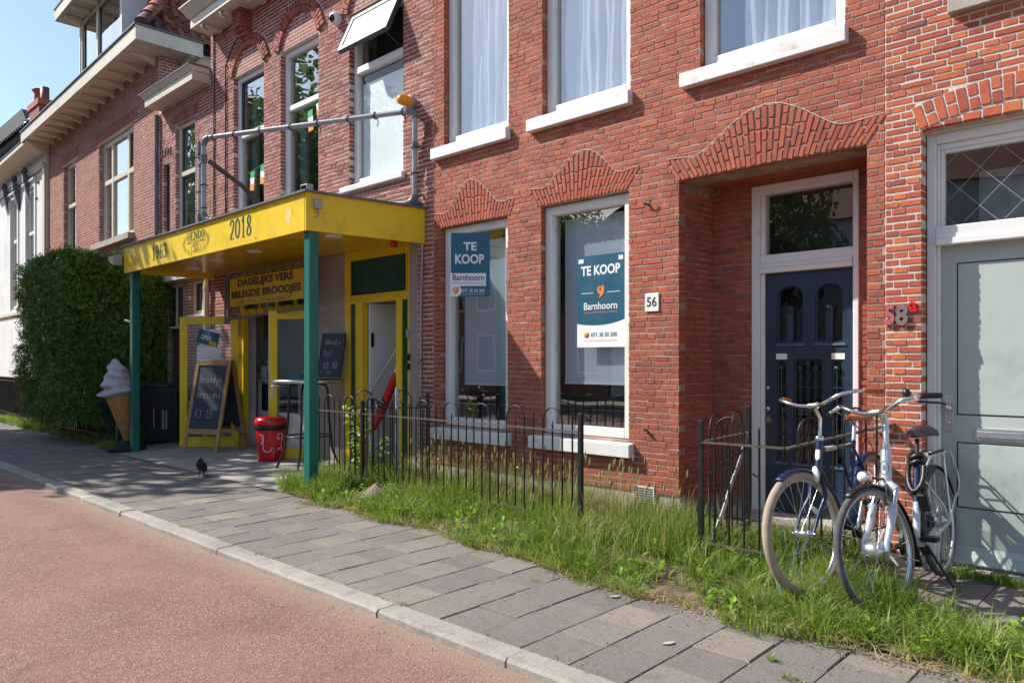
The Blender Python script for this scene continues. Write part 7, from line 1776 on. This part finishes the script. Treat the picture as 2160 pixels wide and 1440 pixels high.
st.build('stems',M['twig'],pt); q=lf.build('leaves',M['plant'],pt); q['kind']='stuff'
# broad leaved weeds among the grass
wd=MB(); random.seed(19)
for k in range(150):
    x_=random.uniform(-7,.3); e_=float(npedge(np.array(x_))) if x_<-1.6 else 3.82; y_=e_+abs(random.gauss(0,.35)) if x_<-1.6 else random.uniform(3.8,4.4); z_=float(vsoil(np.array(x_),np.array(y_)))
    for q in range(random.randint(5,9)):
        a=random.uniform(0,6.28); L=random.uniform(.035,.085); t_=random.uniform(.25,.9); u=Vector((cos(a)*cos(t_),sin(a)*cos(t_),sin(t_))); v=Vector((-sin(a),cos(a),0))*L*.26; p=Vector((x_,y_,z_+random.uniform(.0,.10)))
        wd.add([tuple(p),tuple(p+u*L*.5+v),tuple(p+u*L+Vector((0,0,-L*.25))),tuple(p+u*L*.5-v)],[(0,1,2,3)],random.uniform(.1,.7))
o=wd.build('weeds',M['plant']); tag(o,'low broad leaved weeds scattered through the grass verge','weeds',kind='stuff')
# conifer hedge
def cards(name,P,N,size,asp,rnd,mat,parent=None,down=0.0):
    n=len(P); u=np.cross(N,rng.normal(size=(n,3))); u/=np.linalg.norm(u,axis=1)[:,None]+1e-9; v=np.cross(N,u)
    if down: u=u*(1-down)+np.array([0,0,-1])*down
    s=size[:,None]; V=np.stack([P-u*s,P-v*s*asp+u*s*.2,P+u*s,P+v*s*asp+u*s*.2],1).reshape(-1,3)
    me=bpy.data.meshes.new(name); me.vertices.add(4*n); me.vertices.foreach_set('co',V.reshape(-1)); me.loops.add(4*n); me.loops.foreach_set('vertex_index',np.arange(4*n,dtype=np.int32)); me.polygons.add(n); me.polygons.foreach_set('loop_start',(np.arange(n)*4).astype(np.int32))
    at=me.attributes.new('rnd','FLOAT','FACE'); at.data.foreach_set('value',rnd.astype(np.float32)); me.materials.append(mat); me.update(); me.validate()
    o=bpy.data.objects.new(name,me); link(o); o.parent=parent; return o
hg=thing('conifer_hedge','tall dense dark conifer hedge clipped to a block, browning inside','hedge',(0,0,0))
hx0,hx1,hy0,hy1,hz0,hz1=-16.6,-13.8,4.30,5.50,.42,3.28
hy0=3.85
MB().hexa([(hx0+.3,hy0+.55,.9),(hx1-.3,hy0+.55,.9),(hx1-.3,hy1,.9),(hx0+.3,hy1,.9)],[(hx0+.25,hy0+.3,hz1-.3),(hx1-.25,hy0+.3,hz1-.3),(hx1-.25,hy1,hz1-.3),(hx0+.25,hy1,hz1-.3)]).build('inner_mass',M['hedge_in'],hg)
mb=MB()
for i in range(9): x_=hx0+.4+i*.33; mb.tube([(x_,4.75,-.05),(x_+.05,4.8,1.2)],[.05,.035],7)
mb.build('stems',M['twig'],hg)
nb=8000   # sprays: each a tapering fan of small scale-leaf cards
f=rng.choice(4,nb,p=[.40,.36,.16,.08]); U=rng.random(nb); Vv=rng.random(nb)
C=np.zeros((nb,3)); Nn=np.zeros((nb,3))
m=f==0; C[m]=np.stack([hx0+(hx1-hx0)*U[m],np.full(m.sum(),hy0),hz0+(hz1-hz0)*Vv[m]],1); Nn[m]=(0,-1,.25)
m=f==1; C[m]=np.stack([np.full(m.sum(),hx1),hy0+(hy1-hy0)*U[m],hz0+(hz1-hz0)*Vv[m]],1); Nn[m]=(1,0,.25)
m=f==2; C[m]=np.stack([hx0+(hx1-hx0)*U[m],hy0+(hy1-hy0)*Vv[m],np.full(m.sum(),hz1)],1); Nn[m]=(0,0,1)
m=f==3; C[m]=np.stack([hx0+(hx1-hx0)*U[m],hy0+(hy1-hy0)*Vv[m]*.6,np.full(m.sum(),hz0+.12)],1); Nn[m]=(.2,-.4,-.6)
# round the body: pull in low down and at corners, wave the surface
zrel=(C[:,2]-hz0)/(hz1-hz0); pull=.30*np.clip(.35-zrel,0,1)**1.2*2+.16*(np.sin(C[:,0]*3.1+C[:,2]*2.3)*np.sin(C[:,1]*3.7+C[:,2]*1.7))+.0*zrel
pull*=.6; C[:,2]=np.where(f==2,hz1,C[:,2]); ctr=np.array([(hx0+hx1)/2,(hy0+hy1)/2+.3,0]); dirc=C-ctr; dirc[:,2]=0; dirc/=np.linalg.norm(dirc,axis=1)[:,None]
C-=dirc*pull[:,None]; C+=rng.normal(0,.03,C.shape); 
C[:,2]+=.035*np.sin(C[:,0]*5)+.03*np.sin(C[:,1]*7+C[:,0])
per=22; T_=rng.random((nb,per)); ax=Nn+rng.normal(0,.45,(nb,3)); ax[:,2]-=.15; ax/=np.linalg.norm(ax,axis=1)[:,None]
L_=rng.uniform(.10,.24,nb)
P=C[:,None,:]+ax[:,None,:]*(T_*L_[:,None])[:,:,None]-ax[:,None,:]*.10; sp_=(1-T_*.8)[:,:,None]*.055; P=P+rng.normal(0,1,P.shape)*sp_
P[:,:,2]-=(T_**2*L_[:,None]*.35)
P=P.reshape(-1,3); Nc=np.repeat(ax,per,0)+rng.normal(0,.6,(nb*per,3)); Nc[:,2]+=.5; Nc/=np.linalg.norm(Nc,axis=1)[:,None]
rr=np.clip(.18+.55*T_.reshape(-1)+rng.normal(0,.12,nb*per)+np.repeat(rng.normal(0,.12,nb),per),0,1)
o=cards('foliage',P,Nc,rng.uniform(.014,.034,nb*per),.34,rr,M['hedge'],hg); o['kind']='stuff'
# street trees
def treemesh(seed,R_,H0,n=9000):
    r=np.random.default_rng(seed); cl=26; cc=r.normal(size=(cl,3)); cc/=np.linalg.norm(cc,axis=1)[:,None]; cc*=R_*r.uniform(.35,.95,(cl,1)); cc[:,2]*=.95; cc[:,2]+=H0
    k=r.integers(0,cl,n); d=r.normal(size=(n,3)); d/=np.linalg.norm(d,axis=1)[:,None]; P=cc[k]+d*(R_*.40*r.uniform(.45,1,(n,1))**.5); N=d+r.normal(0,.5,(n,3)); N/=np.linalg.norm(N,axis=1)[:,None]
    return P,N,r
tree_bits=[]
for sd in (1,2):
    P,N,r=treemesh(sd,3.3,7.6); o=cards('crown',P,N,rng.uniform(.10,.20,len(P)),.6,rng.random(len(P)),M['tree_leaf']); me=o.data; bpy.data.objects.remove(o)
    mb=MB(); random.seed(sd); mb.tube([(0,0,-.1),(.05,0,1.5),(0,.08,3.4),(.05,.1,5.5)],[.24,.19,.16,.12],12)
    for k in range(7):
        a=random.uniform(0,6.28); z=random.uniform(3.4,5.4); mb.tube([(.03,.08,z),(.8*cos(a),.8*sin(a),z+1.1),(2.1*cos(a),2.1*sin(a),z+2.4)],[.09,.06,.02],7)
    tree_bits.append((me,mb.mesh('trunk',M['bark'])))
def tree(x,y,s,k,rz,label,group=None,sz=1):
    t=thing('street_tree',label,'tree',(x,y,-.05),rz,group); t.scale=(s,s,s*sz)
    for nm,me in (('crown',tree_bits[k][0]),('trunk',tree_bits[k][1])):
        o=bpy.data.objects.new(nm,me); link(o); o.parent=t
        if nm=='crown': o['kind']='stuff'
for i,(x,y,s) in enumerate(((-9.8,-9.0,.72),(-17.0,-9.2,.66),(-24.0,-9.0,1.05),(-31.5,-9.3,1.2),(-40,-9,1.15),(-49,-9.2,1.2))):
    tree(x,y,s,i%2,i*1.3,'leafy street tree across the road, seen only mirrored in the window glass','street trees across the road')
tree(-18.5,-.5,.90,0,.7,'leafy street tree beside the road that throws its shade over the pavement by the hedge')
tree(-22.6,-.4,.90,1,2.2,'leafy street tree farther down the road that shades the clipped hedge')
# houses across the road (mirrored in the panes)
for i,(x0_,x1_,hh) in enumerate(((-30,-19,7.5),(-18.8,-8,6.6),(-7.8,3,7.2),(-44,-30.2,7.0))):
    hq=thing('brick_house','terraced house across the road, seen only mirrored in the window glass','house',(0,0,0),group='terraced houses across the road')
    MB().box(x0_,x1_,-22,-15,-.1,hh).build('wall',M['render_white'] if i in (1,2) else M['brickL'][0],hq)
    mb=MB(); mb.add([(x0_-.1,-14.7,hh),(x1_+.1,-14.7,hh),(x1_+.1,-18.5,hh+2.6),(x0_-.1,-18.5,hh+2.6),(x0_-.1,-22,hh),(x1_+.1,-22,hh)],[(0,1,2,3),(3,2,5,4)]); mb.build('roof',M['pantile'],hq)
    nx=int((x1_-x0_)/2.2)
    for a in range(nx if i not in (1,2) else 0):
        for zq in ((.9,4.1) if i not in (1,2) else (4.1,)):
            xa=x0_+.6+a*2.2; w_=MB().box(xa,xa+1.2,-15.0,-14.94,zq,zq+1.9).build('window',M['render_white'] if i in (1,2) else M['white_clean'],hq); MB().box(xa+.1,xa+1.1,-14.95,-14.93,zq+.1,zq+1.8).build('pane',M['lens'],w_)
# ================================================================ tidy: stand every Empty at the base of what it carries
bpy.context.view_layer.update()
for o in list(S.objects):
    if o.type=='EMPTY' and o.parent is None and o.location.length<1e-6 and o.children:
        bb=[c.matrix_world@Vector(q) for c in o.children_recursive if c.type=='MESH' for q in c.bound_box]
        mn=[min(p[i] for p in bb) for i in range(3)]; mx=[max(p[i] for p in bb) for i in range(3)]
        t=Vector(((mn[0]+mx[0])/2,(mn[1]+mx[1])/2,mn[2])); o.location=t
        for c in o.children: c.matrix_parent_inverse=Matrix.Translation(-t)
